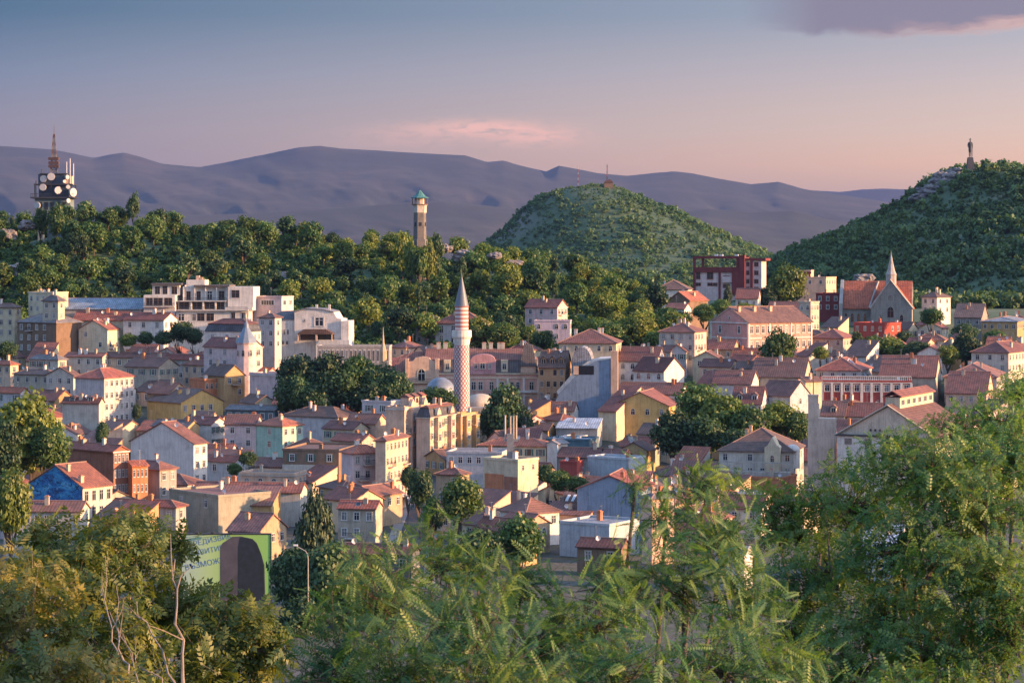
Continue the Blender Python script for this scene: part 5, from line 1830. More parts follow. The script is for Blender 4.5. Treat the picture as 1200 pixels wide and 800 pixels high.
def red_modern():
    s = House('modern_building', 'red and cream modern building with open roof frame on the hill', 'building', 813, 872, 306, 20, 14, 13, 930, None, 'palepink', None, 'red modern building')
    HOUSES.append(s)
    s.trim = wallmat('redwall')
    zf, fx = s.fz, s.fx
    R = 14.0
    red = wallmat('maroon')
    mb = MB()
    mb.box(fx(814), fx(866), 0, R, zf(352), zf(318)); mb.box(fx(868), fx(892), .8, R, zf(352), zf(306)); mb.box(fx(846), fx(866), -.6, -.01, zf(331), zf(324))
    mb.build('wall', s.wm, s.root)
    mb = MB()
    mb.box(fx(812), fx(867), -.5, .6, zf(319), zf(313)); mb.box(fx(812), fx(872), -.6, .8, zf(303), zf(300)); mb.box(fx(812), fx(872), R - 1.2, R, zf(303), zf(300))
    for p in (812, 822, 863):
        mb.box(fx(p), fx(p + 3), -.45, .4, zf(352), zf(303.02)) if p != 822 else mb.box(fx(p), fx(p + 2.5), .7, 1.6, zf(318), zf(303.02))
    mb.box(fx(842), fx(844.5), -.3, -.01, zf(352), zf(319))
    mb.box(fx(866.5), fx(873), -1.0, 3.0, zf(352), zf(299)); mb.box(fx(879), fx(882), .3, .79, zf(352), zf(302)); mb.box(fx(868), fx(897), .4, R, zf(305.5), zf(302.5)); mb.box(fx(858), fx(866.4), -.9, -.05, zf(345), zf(318))
    mb.build('frame', red, s.root)
    mb = MB(); mb.box(fx(812), fx(872), .81, R - 1.21, zf(303) + .02, zf(301.5)); s.roof = mb.build('roof', roofmat('red'), s.root)
    for px_, py, w, hh in ((818, 327, 1.6, 2.6), (832, 327, 2.4, 2.6), (818, 335, 2, 1.2), (832, 335, 2, 1.2), (851, 328, 2.6, 1.6), (851, 337, 2.6, 1.4), (838, 335, 1.6, 1.2)):
        s.window(fx(px_), zf(py), w, hh, 'plain', 'brown', pane=GLASS)
    for py in (312, 322, 332, 341):
        o = s.window(fx(876), zf(py), 1.2, 1.6, 'plain', 'brown', pane=GLASS); o.location.y = .796
        o = s.window(fx(886), zf(py), 1.6, 1.6, 'plain', 'brown', pane=GLASS); o.location.y = .796
    mb = MB()
    for p in (836, 842, 860):
        mb.box(fx(p), fx(p + 4), 2, 3.4, zf(301.4), zf(298))
    mb.build('roof_unit', WHITEMETAL, s.root)
    s = House('modern_building', 'low red framed modern wing behind the bright round tree', 'building', 918, 950, 318, 10, 14, 10, 945, 10, 'peach', None, 'low red wing')
    s.trim = wallmat('redwall')
    HOUSES.append(s)
    s.walls('flat', 10); s.roofs('flat', 10, 'red')
    s.windows('F', 2, 3, 'plain')
    mb = MB()
    L, R, h = s.L, s.R, s.h
    mb.box(-L - .3, .3, -.5, -.005, h - .9, h - .1)
    for xx in (-L, -L * .55, -.5):
        mb.box(xx, xx + .5, -.45, -.004, -2, h - .92)
    mb.build('frame', red, s.root)


def church():
    s = House('church', 'grey stone church with steep red roof, gable front and slender spire', 'church', 985, 1068, 362, 0, 12, 12, 872, 16, 'stone', None, 'church')
    HOUSES.append(s)
    s.trim = wallmat('stone')
    zf, fx = s.fz, s.fx
    L = s.L
    R = 20
    zb = -3
    mb = MB()
    # nave: long body with its ridge running left to right
    mb.prism([(4, zb), (R, zb), (R, zf(361)), (4 + (R - 4) / 2, zf(331)), (4, zf(361))], 'x', fx(986), fx(1068))
    # front gable
    mb.prism([(fx(1021), zb), (fx(1069), zb), (fx(1069), zf(361)), (fx(1044), zf(329)), (fx(1021), zf(361))], 'y', -3, 6)
    mb.build('wall', s.wm, s.root)
    mb = MB()
    for d in (0,):
        mb.prism([(3.3, zf(362.5)), (4 + (R - 4) / 2, zf(330.6)), (R + .7, zf(362.5)), (R + .7, zf(361.5)), (4 + (R - 4) / 2, zf(329.4)), (3.3, zf(361.5))], 'x', fx(987), fx(1067.5), 0)
        mb.prism([(fx(1019.5), zf(362.2)), (fx(1044), zf(328.4)), (fx(1070.5), zf(362.2)), (fx(1070.5), zf(361)), (fx(1044), zf(327)), (fx(1019.5), zf(361))], 'y', -2.4, 9, 0)
    s.roof = mb.build('roof', roofmat('orange'), s.root)
    mb = MB()
    # stone copings on the gable, stepped shoulder wall at the left
    mb.tube([(fx(1020), -3.1, zf(361)), (fx(1044), -3.1, zf(328)), (fx(1070), -3.1, zf(361))], .4, 4)
    mb.tube([(fx(1018), 3.0, zf(361)), (fx(1027), 11.5, zf(330))], .35, 4)
    mb.prism([(2.5, zb), (R, zb), (R, zf(356)), (12, zf(328)), (2.5, zf(356))], 'x', fx(984) - .6, fx(986) - .01)
    mb.build('coping', wallmat('grey'), s.root)
    mb = MB()
    cx, cy = fx(1043.5), 4.0
    mb.lathe([(1.9, zf(336)), (1.9, zf(323)), (2.1, zf(322)), (1.5, zf(318)), (.9, zf(310)), (.12, zf(297)), (.05, zf(294))], cx, cy, 8)
    mb.build('spire', wallmat('grey'), s.root)
    for px_, py, w, hh in ((1044, 372, 2.4, 4.0), (1032, 378, 1.2, 3.0), (1057, 378, 1.2, 3.0)):
        o = s.window(fx(px_), zf(py), w, hh, 'arch', 'brown'); o.location.y = -3.004
    o = s.window(fx(1044), zf(352), 2.0, 2.0, 'arch', 'brown'); o.location.y = -3.004
    for i in range(4):
        o = s.window(fx(990 + i * 7.5), zf(378), 1.0, 3.4, 'arch', 'brown'); o.location.y = 3.996


def turret_and_extras():
    # turret of the pink corner house, pyramid glass, vents ... attached to houses already built
    by = {h.short: h for h in HOUSES}
    s = by['pink corner house']
    mb = MB()
    r = 11 * s.k
    cx, cy = -.4, .6
    mb.lathe([(r, -2), (r, s.fz(403)), (r * 1.12, s.fz(402.5)), (r * 1.12, s.fz(401.4))], cx, cy, 12, 0)
    mb.lathe([(r * 1.16, s.fz(401.4)), (r * .95, s.fz(396)), (r * .62, s.fz(390)), (r * .30, s.fz(384)), (r * .26, s.fz(380)), (r * .10, s.fz(377)), (.04, s.fz(372))], cx, cy, 12, 1)
    t = mb.build('turret', [s.wm, plain('pale_blue_tin', (0.15, 0.19, 0.245), .55, .1)], s.root)
    for a in (-1.9, -1.1, -.3):
        o = s.window(0, s.fz(416), .8, 1.7, 'arch')
        o.location = (cx + (r + .01) * math.cos(a), cy + (r + .01) * math.sin(a), s.fz(417))
        o.rotation_euler = (0, 0, a + math.pi / 2)
    # mural wall house
    s = House('house', 'house with bright blue mural gable and lit red roof at the lower left', 'house', 33, 97, 571, 35, 36, 11, None, None, 'pale', 'houses of the old town', 'blue mural house')
    HOUSES.append(s)
    s.trim = wallmat('pale')
    s.walls('gy', 27)
    s.roofs('gy', 27, 'orange')
    s.windows('R', 2, 4, 'plain', 1.2, 2.0, 'grey', 0)
    L, R, h = s.L, s.R, s.h
    m, t, b = newmat('mural_paint')
    tc = N(t, 'ShaderNodeTexCoord')
    mp = N(t, 'ShaderNodeMapping'); mp.inputs['Scale'].default_value = (.28, .28, .5); mp.inputs['Rotation'].default_value = (0, .5, 0)
    t.links.new(tc.outputs['Object'], mp.inputs[0])
    n1 = noisetex(t, mp.outputs[0], 1.0, 3, .5, 1.2)
    n2 = noisetex(t, mp.outputs[0], 1.9, 5, .65, 2.2)
    c = ramp(t, n1, [(.30, (0.015, 0.045, 0.13)), (.42, (0.02, 0.11, 0.29)), (.52, (0.03, 0.19, 0.38)), (.62, (0.09, 0.29, 0.45)), (.74, (0.11, 0.21, 0.40))])
    c = mixc(t, ramp(t, n2, [(.55, 0.0), (.60, .9)]), c, (0.012, 0.018, 0.04))
    n3 = noisetex(t, mp.outputs[0], 3.3, 3, .5, 2.8)
    c = mixc(t, ramp(t, n3, [(.62, 0.0), (.66, .7)]), c, (0.25, 0.42, 0.55))
    t.links.new(c, b.inputs['Base Color']); b.inputs['Roughness'].default_value = .85
    tp = math.tan(math.radians(27))
    mb = MB()
    mb.prism([(-L + .05, .2), (-.15, .2), (-.15, h - .1), (-L / 2, h + L / 2 * tp - .15), (-L + .05, h - .1)], 'y', -.06, -.004)
    mb.build('mural', m, s.root)
    n = 10
    mb = MB()
    mb.prism([(-L * .62 + L * .19 * math.cos(a), h - 5.6 + 1.7 * math.sin(a)) for a in [math.pi * i / n for i in range(n + 1)]], 'y', -.09, -.064)
    mb.build('mural', plain('mural_dark', (.02, .02, .03), .8), s.root)
    s.chimney(-L * .35, R * .15, .6, 1.3, wallmat('peach')); s.chimney(-L * .1, 1.0, .8, 1.2, wallmat('peach'))
    # balustrade, glass pyramid and pilasters of the red banded house
    s = by['red banded long house']
    L, R, h = s.L, s.R, s.h
    mb = MB()
    n = 46
    for i in range(n + 1):
        mb.box(-L + L * i / n - .09, -L + L * i / n + .09, -.05, .13, h + .56, h + 1.5)
    mb.box(-L, 0, -.1, .2, h + 1.5, h + 1.7)
    mb.build('balustrade', wallmat('white'), s.roof)
    for i in range(10):
        xx = -L + L * i / 9
        mb = MB()
        mb.box(xx - .35, xx + .35, -.2, -.003, -2, h - .3)
        mb.build('pilaster', wallmat('white'), s.root)
    t = thing('glass_pyramid', 'pale blue glass pyramid roof behind the red banded long house', 'roof pavilion', s.world(s.fx(999), R + 9, 0))
    kk = (s.D + 20) / F
    w = 17 * kk
    g0 = t.location.z
    z1, z2 = CZ - (442 - HOR) * kk - g0, CZ - (422 - HOR) * kk - g0
    mb = MB(); mb.box(-w, w, -w, w, -1, z1); mb.build('wall', wallmat('white'), t)
    mb = MB()
    c = [(-w - .3, -w - .3), (w + .3, -w - .3), (w + .3, w + .3), (-w - .3, w + .3)]
    for i in range(4):
        j = (i + 1) % 4
        mb.poly([(*c[i], z1 + .03), (*c[j], z1 + .03), (0, 0, z2)], 0)
        mb.tube([(*c[i], z1 + .05), (0, 0, z2)], .16, 4, 1)
    mb.poly([(*q, z1 + .02) for q in reversed(c)], 1)
    mb.build('roof', [plain('pyramid_glass', (.22, .30, .36), .25, .1, .15), FRAME_W], t)
    s = by['cream tower block']
    mb = MB(); mb.box(s.fx(568), s.fx(590), -.12, -.003, s.fz(580), s.fz(557)); mb.build('brick_panel', wallmat('terracotta'), s.root)
    mb = MB(); mb.box(s.fx(591), s.fx(606), -.10, -.003, s.fz(580), s.fz(559)); mb.build('brick_panel', wallmat('brick'), s.root)
    s = by['brown clad house']
    mb = MB(); mb.box(-s.L - .05, s.fx(372), -.14, -.003, -2, s.fz(545)); mb.build('plaster_base', wallmat('pale'), s.root)
    # white strips on the shed roof
    s = by['striped roof shed']
    mb = MB()
    tp = math.tan(math.radians(12))
    for i in range(9):
        x0 = -s.L + .8 + i * (s.L - 1.6) / 9
        mb.prism([(.6, s.h + .6 * tp + .22), (s.R * .55, s.h + s.R * .55 * tp + .22), (s.R * .55, s.h + s.R * .55 * tp + .32), (.6, s.h + .6 * tp + .32)], 'x', x0, x0 + .55)
    mb.build('skylight_strips', WHITEMETAL, s.roof)
    # pavilion of the villa
    s = by['white pavilion villa']
    mb = MB()
    a, b_ = s.fx(897), s.fx(915)
    n = 8
    mb.prism([(a, -2), (b_, -2), (b_, s.fz(524)), (s.fx(911), s.fz(521)), (s.fx(906), s.fz(512)), (s.fx(901), s.fz(521)), (a, s.fz(524))], 'y', -1.6, 3.5)
    mb.build('pavilion', wallmat('cream'), s.root)
    o = s.window(s.fx(906), s.fz(541), .8, 1.5, 'arch'); o.location.y = -1.604
    mb = MB()
    c = P(930, 529, s.D)
    rr = 8.5 * s.k
    mb.lathe([(rr, -4), (rr, 0)] + [(rr * 1.05 * math.cos(q), rr * .9 * math.sin(q)) for q in [math.pi / 2 * i / 6 for i in range(6)]] + [(.05, rr * .9)], 0, 0, 14)
    mb.build('bay_dome', wallmat('white'), s.root, (s.fx(930) - .5, 2.4, s.fz(529)))
    mb = MB()
    n = 11
    mb.box(-s.L - 1, -.5, -3.4, -3.2, s.fz(542), s.fz(540.5))
    for i in range(n):
        xx = -s.L - 1 + (s.L) * i / (n - 1)
        mb.box(xx - .12, xx + .12, -3.38, -3.18, -1, s.fz(542))
    mb.box(-s.L - 1, -.5, -3.4, -.01, -1.2, s.fz(552))
    mb.build('veranda', wallmat('pale'), s.root)
    # attic pieces in the street row
    s = by['tall peach street house']
    for y in (.25, .5, .78):
        mb = MB(); mb.box(-2.2, 0, -1.2, 1.2, .02, 2.0); mb.prism([(-2.4, 2.0), (.2, 2.0), (.2, 2.15), (-1.1, 2.9), (-2.4, 2.15)], 'y', -1.3, 1.3, 1)
        mb.box(.01, .04, -.6, .6, .5, 1.7, 2)
        mb.build('attic_room', [s.wm, roofmat('red'), GLASS], s.roof, (-.02, s.R * y, s.h + .57))
    for nm, rows in (('sunlit cream street house', (.2, .55, .85)), ('tall peach street house', (.15, .5, .8)), ('pale rose street house', (.2, .5, .8)), ('balconied pink house', (.35, .75))):
        q = by[nm]
        for i, y in enumerate(rows):
            q.balcony(q.R * y, q.h - 5.9 - (i % 2) * 3.15, 2.4, 'R', 1.0)
    for nm in ('tall peach street house', 'pale rose street house', 'yellow end house'):
        q = by[nm]
        mb = MB()
        for y in (.22, .72):
            mb.box(.004, 1.1, q.R * y - 1.2, q.R * y + 1.2, 1, q.h - .4)
            mb.box(-.3, 1.2, q.R * y - 1.3, q.R * y + 1.3, q.h - .38, q.h - .1)
            if nm != 'yellow end house':
                mb.prism([(q.R * y - 1.3, q.h + .5), (q.R * y + 1.3, q.h + .5), (q.R * y + 1.0, q.h + 1.3), (q.R * y, q.h + 2.3), (q.R * y - 1.0, q.h + 1.3)], 'x', .15, .9)
        mb.build('bay', q.wm, q.root)
        for y in (.22, .72):
            for z in (q.h - 2.9, q.h - 6.0, q.h - 9.2):
                o = q.window(q.R * y, z, 1.4, 1.7, 'w', face='R'); o.location.x = 1.104
    # shop awning on the street
    q = by['sunlit cream street house']
    mb = MB(); mb.prism([(.02, 3.6), (2.2, 2.9), (2.2, 2.75), (.02, 3.4)], 'y', q.R * .55, q.R * .98); mb.build('awning', wallmat('white'), q.root)


def factory():
    D = 512.0
    s = House('factory', 'beige factory hall with low gable front and lit clerestory on its roof', 'factory', 979, 1096, 514, 0, 26, 8, D, 30, 'beige', None, 'beige factory')
    HOUSES.append(s)
    s.trim = wallmat('pale')
    zf, fx = s.fz, s.fx
    R = 30.0
    L = s.L
    xa = fx(1040)
    mb = MB()
    mb.prism([(-L, -3), (0, -3), (0, zf(514)), (xa, zf(478)), (-L, zf(513))], 'y', 0, R)
    mb.build('wall', wallmat((.52, .43, .34)), s.root)
    mb = MB()
    mb.prism([(-L - .5, zf(514.2)), (xa, zf(477)), (.6, zf(515)), (.6, zf(513.6)), (xa, zf(475.2)), (-L - .5, zf(512.8))], 'y', -.35, R + .5)
    s.roof = mb.build('roof', roofmat('darkred'), s.root)
    mb = MB(); mb.tube([(-L - .5, -.4, zf(513.4)), (xa, -.4, zf(476)), (.6, -.4, zf(514.2))], .2, 4); mb.build('coping', wallmat('beige'), s.root)
    mb = MB(); mb.box(fx(982), fx(1034), -1.6, -.01, -3, zf(513.5)); mb.box(fx(1034) + .01, fx(1066), -.9, -.01, -3, zf(504), 1); mb.build('front_wing', [wallmat('white'), wallmat('cream')], s.root)
    mb = MB(); mb.box(fx(980), fx(1035), -1.9, -.02, zf(513.4), zf(511.8)); mb.build('cornice', DARKMETAL, s.root)
    for px_ in (995, 1019):
        o = s.window(fx(px_), zf(523), 1.6, 1.25, 'band', 'brown'); o.location.y = -1.604
    for px_ in (1019.5, 1025, 1030.5):
        s.window(fx(px_), zf(507.5), .5, .5, 'plain', 'brown')
    for px_ in (1042, 1051, 1060):
        o = s.window(fx(px_), zf(523), 1.0, 2.2, 'plain', 'brown'); o.location.y = -.904
    # clerestory along the ridge
    mb = MB()
    y0, y1 = 3.5, R - .8
    w = 9.0 * s.k * 2.0
    zc0, zc1 = zf(485), zf(468)
    mb.box(xa - w / 2, xa + w / 2, y0, y1, zc0, zc1)
    cl = mb.build('clerestory', wallmat('cream'), s.roof)
    mb = MB()
    mb.prism([(xa - w / 2 - .5, zc1 + .02), (xa, zc1 + 1.3), (xa + w / 2 + .5, zc1 + .02), (xa + w / 2 + .5, zc1 + .2), (xa, zc1 + 1.5), (xa - w / 2 - .5, zc1 + .2)], 'y', y0 - .5, y1 + .5)
    mb.build('clerestory_roof', roofmat('red'), s.roof)
    for i in range(6):
        y = y0 + (y1 - y0) * (i + .5) / 6
        me = win_get('band', FRAME_W, GLASS, s.trim)
        o = link('window', me, s.root, (xa + w / 2 + .004, y, zc1 - 1.75), math.pi / 2)
        o.scale = (2.6, 1, 1.2)
    # pale chimney tower with its block
    t = House('chimney_tower', 'tall pale plastered chimney tower left of the beige factory', 'tower', 947, 959, 464, 3, 14, 17, 530, 4.6, 'peach', None, 'pale chimney tower')
    t.trim = wallmat('beige')
    HOUSES.append(t)
    pl = wallmat((.55, .45, .37))
    mb = MB(); mb.box(-t.L, 0, 0, 1.9, -3, t.h); mb.box(-t.L - .1, .1, -.1, 2.0, t.h - .02, t.h + .3); mb.box(.01, t.fx(978), -.6, 3.6, -3, t.fz(490)); mb.box(-t.L, 0, -.6, -.01, -3, t.fz(500)); mb.build('wall', pl, t.root)
    mb = MB(); mb.tube([(-t.L * .55, 1.2, t.h), (-t.L * .55, 1.2, t.fz(434))], .12, 6); mb.build('pole', DARKMETAL, t.root)


def vents_lamp_billboard():
    # four metal flues on a block
    by = {h.short: h for h in HOUSES}
    b = by['cream tower block']
    D = b.D
    k = D / F
    t = thing('flue_stack', 'cluster of four cream flue pipes above the cream tower block', 'flues', (0, 0, 0))
    base = P(598, 541, D + 6)
    for px_, top in ((592, 487), (598.2, 488), (601.8, 488), (605, 487)):
        p = P(px_, top, D + 6)
        mb = MB(); mb.tube([(p.x, p.y, P(0, 514, D + 6).z), (p.x, p.y, p.z)], .19, 10); mb.lathe([(.26, p.z), (.26, p.z + .1)], p.x, p.y, 10); mb.build('pipe', wallmat('beige'), t)
    q0, q1 = P(594, 514, D + 6), P(602, 560, D + 6)
    mb = MB(); mb.box(q0.x, q1.x, D + 5.5, D + 6.7, q1.z, P(0, 508, D + 6).z); mb.box(q0.x - .5, P(606, 0, D).x + .3, D + 5.6, D + 6.4, P(0, 517, D + 6).z, P(0, 514, D + 6).z); mb.build('duct', METAL, t)
    # street lamp
    D = 352.0
    k = D / F
    g = on_ground(361, D)
    t = thing('street_lamp', 'grey street lamp with bent arm in front of the dark conifer', 'street lamp', g)
    z = lambda py: CZ - (py - HOR) * k - g.z
    x = lambda px: (px - 361) * k
    mb = MB(); mb.tube([(0, 0, 0), (0, 0, z(655)), (x(360.3), 0, z(649)), (x(358), 0, z(645.5)), (x(347.5), 0, z(639.5))], [.13, .09, .08, .07, .06], 8); mb.build('pole', plain('lamp_grey', (.24, .235, .23), .6), t)
    mb = MB(); mb.box(x(344), x(349), -.16, .16, z(639.3), z(637.6)); o = mb.build('lamp_head', WHITEMETAL, t)
    # billboard
    D = 384.0
    k = D / F
    c0, c1 = P(213, 626, D), P(317, 626, D)
    zb = P(0, 705, D).z
    t = thing('billboard', 'large green billboard with blue lettering and a dark jacket picture', 'billboard', ((c0.x + c1.x) / 2, D, gz(c0.x, D)))
    wd = c1.x - c0.x
    z0, z1 = zb - t.location.z, c0.z - t.location.z
    mb = MB(); mb.box(-wd / 2, wd / 2, 0, .3, z0, z1)
    m, tt, bb = newmat('billboard_print')
    tc = N(tt, 'ShaderNodeTexCoord')
    sp = N(tt, 'ShaderNodeSeparateXYZ'); tt.links.new(tc.outputs['Generated'], sp.inputs[0])
    tt.links.new(ramp(tt, sp.outputs[0], [(0.0, (0.32, 0.44, 0.38)), (.3, (0.33, 0.48, 0.22)), (.55, (0.24, 0.42, 0.10)), (1.0, (0.20, 0.42, 0.11))]), bb.inputs['Base Color'])
    bb.inputs['Roughness'].default_value = .6
    mb.build('panel', m, t)
    mb = MB()
    X = lambda px: (px - 265) * k
    Z = lambda py: CZ - (py - HOR) * k - t.location.z
    mb.box(-wd / 2 - .15, wd / 2 + .15, -.08, .4, z1 + .003, z1 + .2); mb.box(-wd / 2 - .15, -wd / 2 - .003, -.08, .4, z0, z1); mb.box(wd / 2 + .003, wd / 2 + .15, -.08, .4, z0, z1)
    for px_ in (232, 250, 272):
        mb.tube([(X(px_), -.05, z1 + .1), (X(px_), -1.2, z1 + .45)], .05, 5); mb.box(X(px_) - .25, X(px_) + .25, -1.5, -1.1, z1 + .25, z1 + .6)
    mb.build('frame', DARKMETAL, t)
    mb = MB()
    mb.prism([(X(a), Z(b_)) for a, b_ in ((258, 704), (258, 641), (261, 636), (270, 630), (272, 628.5), (282, 628), (296, 631), (301, 636), (306, 648), (310, 662), (311, 704))], 'y', -.02, -.003, 0)
    mb.prism([(X(a), Z(b_)) for a, b_ in ((279, 704), (279, 640), (281, 630), (283, 628.6), (296, 631.5), (301, 637), (306, 649), (309, 662), (310, 704))], 'y', -.035, -.021, 1)
    mb.build('picture', [plain('print_grey', (.065, .062, .078), .6, 0, .4, .5), plain('print_navy', (.008, .016, .028), .6, 0, .6, 1.2)], t)
    blue = plain('print_blue', (.06, .13, .36), .6)
    for txt, px_, py, sz in (('ПРЕДИЗВИК', 221, 641, .92), ('РАЗВИТИЕ', 219, 653, .92), ('ВЪЗМОЖНИ', 217, 668, .98)):
        cu = bpy.data.curves.new('lettering', 'FONT')
        cu.body = txt
        cu.size = sz * 1.25
        cu.extrude = .004
        cu.materials.append(blue)
        tmp = bpy.data.objects.new('lettering', cu)
        COL.objects.link(tmp)
        me = bpy.data.meshes.new_from_object(tmp.evaluated_get(bpy.context.evaluated_depsgraph_get()))
        bpy.data.objects.remove(tmp)
        o = link('lettering', me, t)
        o.rotation_euler = (math.pi / 2, -math.radians(12), 0)
        o.location = (X(px_), -.012, Z(py))
    mb = MB()
    for px_ in (222, 265, 308):
        mb.box(X(px_) - .15, X(px_) + .15, .45, .75, -.5, z1)
    mb.build('post', DARKMETAL, t)


def hill_furniture():
    # masts and hut on the far hill
    def mast(px, py0, py1, D, label, red=True):
        k = D / F
        b = P(px, py1, D)
        g = gz(b.x, D)
        mb = MB()
        top = P(px, py0, D).z
        n = 8
        pts = [(b.x, D, g - 1 + (top - g + 1) * i / n) for i in range(n + 1)]
        for i in range(n):
            w0, w1 = .75 - .07 * i, .75 - .07 * (i + 1)
            for sx, sy in ((-1, -1), (1, -1), (1, 1), (-1, 1)):
                mb.tube([(b.x + sx * w0, D + sy * w0, pts[i][2]), (b.x + sx * w1, D + sy * w1, pts[i + 1][2])], .14, 4, i % 2)
            mb.tube([(b.x - w0, D - w0, pts[i][2]), (b.x + w1, D - w1, pts[i + 1][2])], .1, 4, i % 2)
            mb.tube([(b.x + w0, D - w0, pts[i][2]), (b.x - w1, D - w1, pts[i + 1][2])], .1, 4, i % 2)
        o = mb.build('radio_mast', [plain('mast_red', (0.25, 0.05, 0.04), .6), plain('mast_white', (.35, .33, .33), .6) if red else DARKMETAL], None)
        tag(o, label, 'mast')
    mast(677.5, 195, 216, 2480, 'thin red and white mast on the far wooded hilltop')
    mast(711.5, 193, 216, 2470, 'dark mast beside the brick hut on the far hilltop', False)
    D = 2465
    k = D / F
    c = P(713, 216, D)
    t = thing('hut', 'small brown hilltop hut at the foot of the dark mast', 'hut', (c.x, D, gz(c.x, D)))
    zz = c.z - t.location.z
    mb = MB(); mb.box(-4.4, 4.4, -3, 3, -3, zz + 1.5); mb.build('wall', wallmat('brown'), t)
    mb = MB(); mb.prism([(-5, zz + 1.52), (5, zz + 1.52), (2, zz + 4.8), (-2, zz + 4.8)], 'y', -3.6, 3.6); mb.build('roof', roofmat('brown'), t)
    # statue of a soldier on a tall pedestal, dark against the sunset
    D = 1500.0
    k = D / F
    c = P(1137, 196, D)
    t = thing('statue', 'dark stone soldier statue on a tall pedestal on the right hilltop', 'statue', (c.x, D, gz(c.x, D) - .2))
    z = lambda py: CZ - (py - HOR) * k - t.location.z
    st = plain('statue_stone', (0.05, 0.056, 0.066), .9, 0, .3, .6)
    mb = MB()
    w = k
    mb.prism([(-4.6 * w, -4.6 * w), (4.6 * w, -4.6 * w), (4.6 * w, 4.6 * w), (-4.6 * w, 4.6 * w)], 'z', -3, z(196.2))
    a, b_ = 4.2 * w, 2.9 * w
    P0 = [(-a, -a), (a, -a), (a, a), (-a, a)]
    P1 = [(-b_, -b_), (b_, -b_), (b_, b_), (-b_, b_)]
    for i in range(4):
        j = (i + 1) % 4
        mb.poly([(*P0[i], z(196.2)), (*P0[j], z(196.2)), (*P1[j], z(184.5)), (*P1[i], z(184.5))])
    mb.poly([(*q, z(184.5)) for q in P1])
    mb.build('pedestal', st, t)
    # figure: one skinned body
    me = bpy.data.meshes.new('figure')
    zb = z(184.4)
    hgt = z(163.2) - zb
    u = hgt / 7.6
    vs = [(0, 0, 3.9), (0, 0, 4.8), (0, 0, 5.8), (0, 0, 6.45), (0, 0, 6.8), (0, -.06, 7.25), (-.3, 0, 3.7), (-.33, -.05, 2.0), (-.33, 0, .25), (-.33, -.42, .1), (.3, 0, 3.7), (.33, -.03, 2.0), (.33, 0, .25), (.33, -.42, .1),
          (-.72, 0, 6.1), (-1.0, .05, 4.9), (-.75, -.35, 4.0), (.72, 0, 6.1), (.95, .02, 4.9), (.9, -.1, 3.7)]
    es = [(0, 1), (1, 2), (2, 3), (3, 4), (4, 5), (0, 6), (6, 7), (7, 8), (8, 9), (0, 10), (10, 11), (11, 12), (12, 13), (2, 14), (14, 15), (15, 16), (2, 17), (17, 18), (18, 19)]
    rad = [.58, .58, .62, .26, .24, .42, .42, .34, .27, .2, .42, .34, .27, .2, .32, .25, .2, .32, .25, .2]
    me.from_pydata([(x * u, y * u, zz * u) for x, y, zz in vs], es, [])
    o = link('figure', me, t, (0, 0, zb))
    sk = o.modifiers.new('skin', 'SKIN')
    for v, r in zip(me.skin_vertices[0].data, rad):
        v.radius = (r * u, r * u * .85)
    me.skin_vertices[0].data[0].use_root = True
    ss = o.modifiers.new('smooth', 'SUBSURF'); ss.levels = ss.render_levels = 1
    me.materials.append(st)
    mb = MB()
    mb.lathe([(.62 * u, 2.2 * u), (.75 * u, 2.6 * u), (.66 * u, 4.2 * u), (.72 * u, 5.6 * u), (.45 * u, 6.3 * u)], 0, .1 * u, 12)
    mb.build('cloak', st, t, (0, 0, zb))
    mb = MB(); mb.tube([(.9 * u, -.35 * u, 3.9 * u), (.95 * u, -.2 * u, .2 * u)], .09 * u, 6); mb.build('rifle', st, t, (0, 0, zb))
    mb = MB(); mb.lathe([(.5 * u, 7.3 * u), (.44 * u, 7.55 * u), (.2 * u, 7.75 * u), (.04 * u, 8.1 * u)], 0, -.05 * u, 10); mb.build('helmet', st, t, (0, 0, zb))
    # viewing terrace wall beside it
    q = P(1160, 196.5, D - 6)
    mb = MB(); mb.box(q.x - 7, q.x + 12, D - 7, D - 6.2, q.z - 3, q.z + .3)
    o = mb.build('terrace_wall', wallmat('stone')); tag(o, 'low stone terrace wall right of the hilltop statue', 'wall')
    for i, (px, py, D, w, h, lab) in enumerate((
            (118, 316, 870, 4.5, 2.2, 'pale rock outcrop in the wood at the left'), (140, 320, 866, 3.0, 2.6, 'tall grey rock beside the pale rock outcrop'),
            (8, 276, 900, 3.6, 2.2, 'grey boulder at the left edge below the transmitter tower'), (32, 264, 885, 3.2, 1.8, 'grey boulder at the foot of the transmitter tower'),
            (20, 318, 850, 5.0, 2.6, 'broad lavender grey rock slab in the far left wood'),
            (545, 300, 880, 4.2, 2.2, 'rounded grey rock on the ridge right of the clock tower'), (600, 308, 870, 3.6, 1.3, 'flat pinkish rock among bright trees on the ridge'),
            (520, 291, 880, 3.0, 1.6, 'small lit rock beside the foot of the clock tower'), (580, 300, 876, 2.6, 1.3, 'small rock between the rounded rock and flat rock'),
            (1108, 213, 1470, 9, 6.0, 'craggy rock face under the hilltop statue'), (1090, 224, 1465, 7, 4.0, 'lower crag left of the statue rock face'), (1122, 203, 1480, 6, 3.5, 'upper crag beside the statue pedestal'), (1076, 232, 1462, 5, 2.6, 'lowest crag on the left flank of the statue hill'),
            (1185, 277, 1420, 10, 2.0, 'long pale ledge in the right hillside wood'), (1155, 274, 1425, 6, .9, 'thin pale ledge left of the long ledge'),
            (1012, 326, 1180, 5, 2.0, 'grey scree slope above the church roof'))):
        boulder('rock', lab, px, py, D, w, h, i + 3)
    # concrete hut roof in the wood
    D = 866
    k = D / F
    c = on_ground(340, D)
    t = thing('hut', 'grey flat-roofed concrete hut half hidden in the ridge wood', 'hut', c)
    z = lambda py: CZ - (py - HOR) * k - c.z
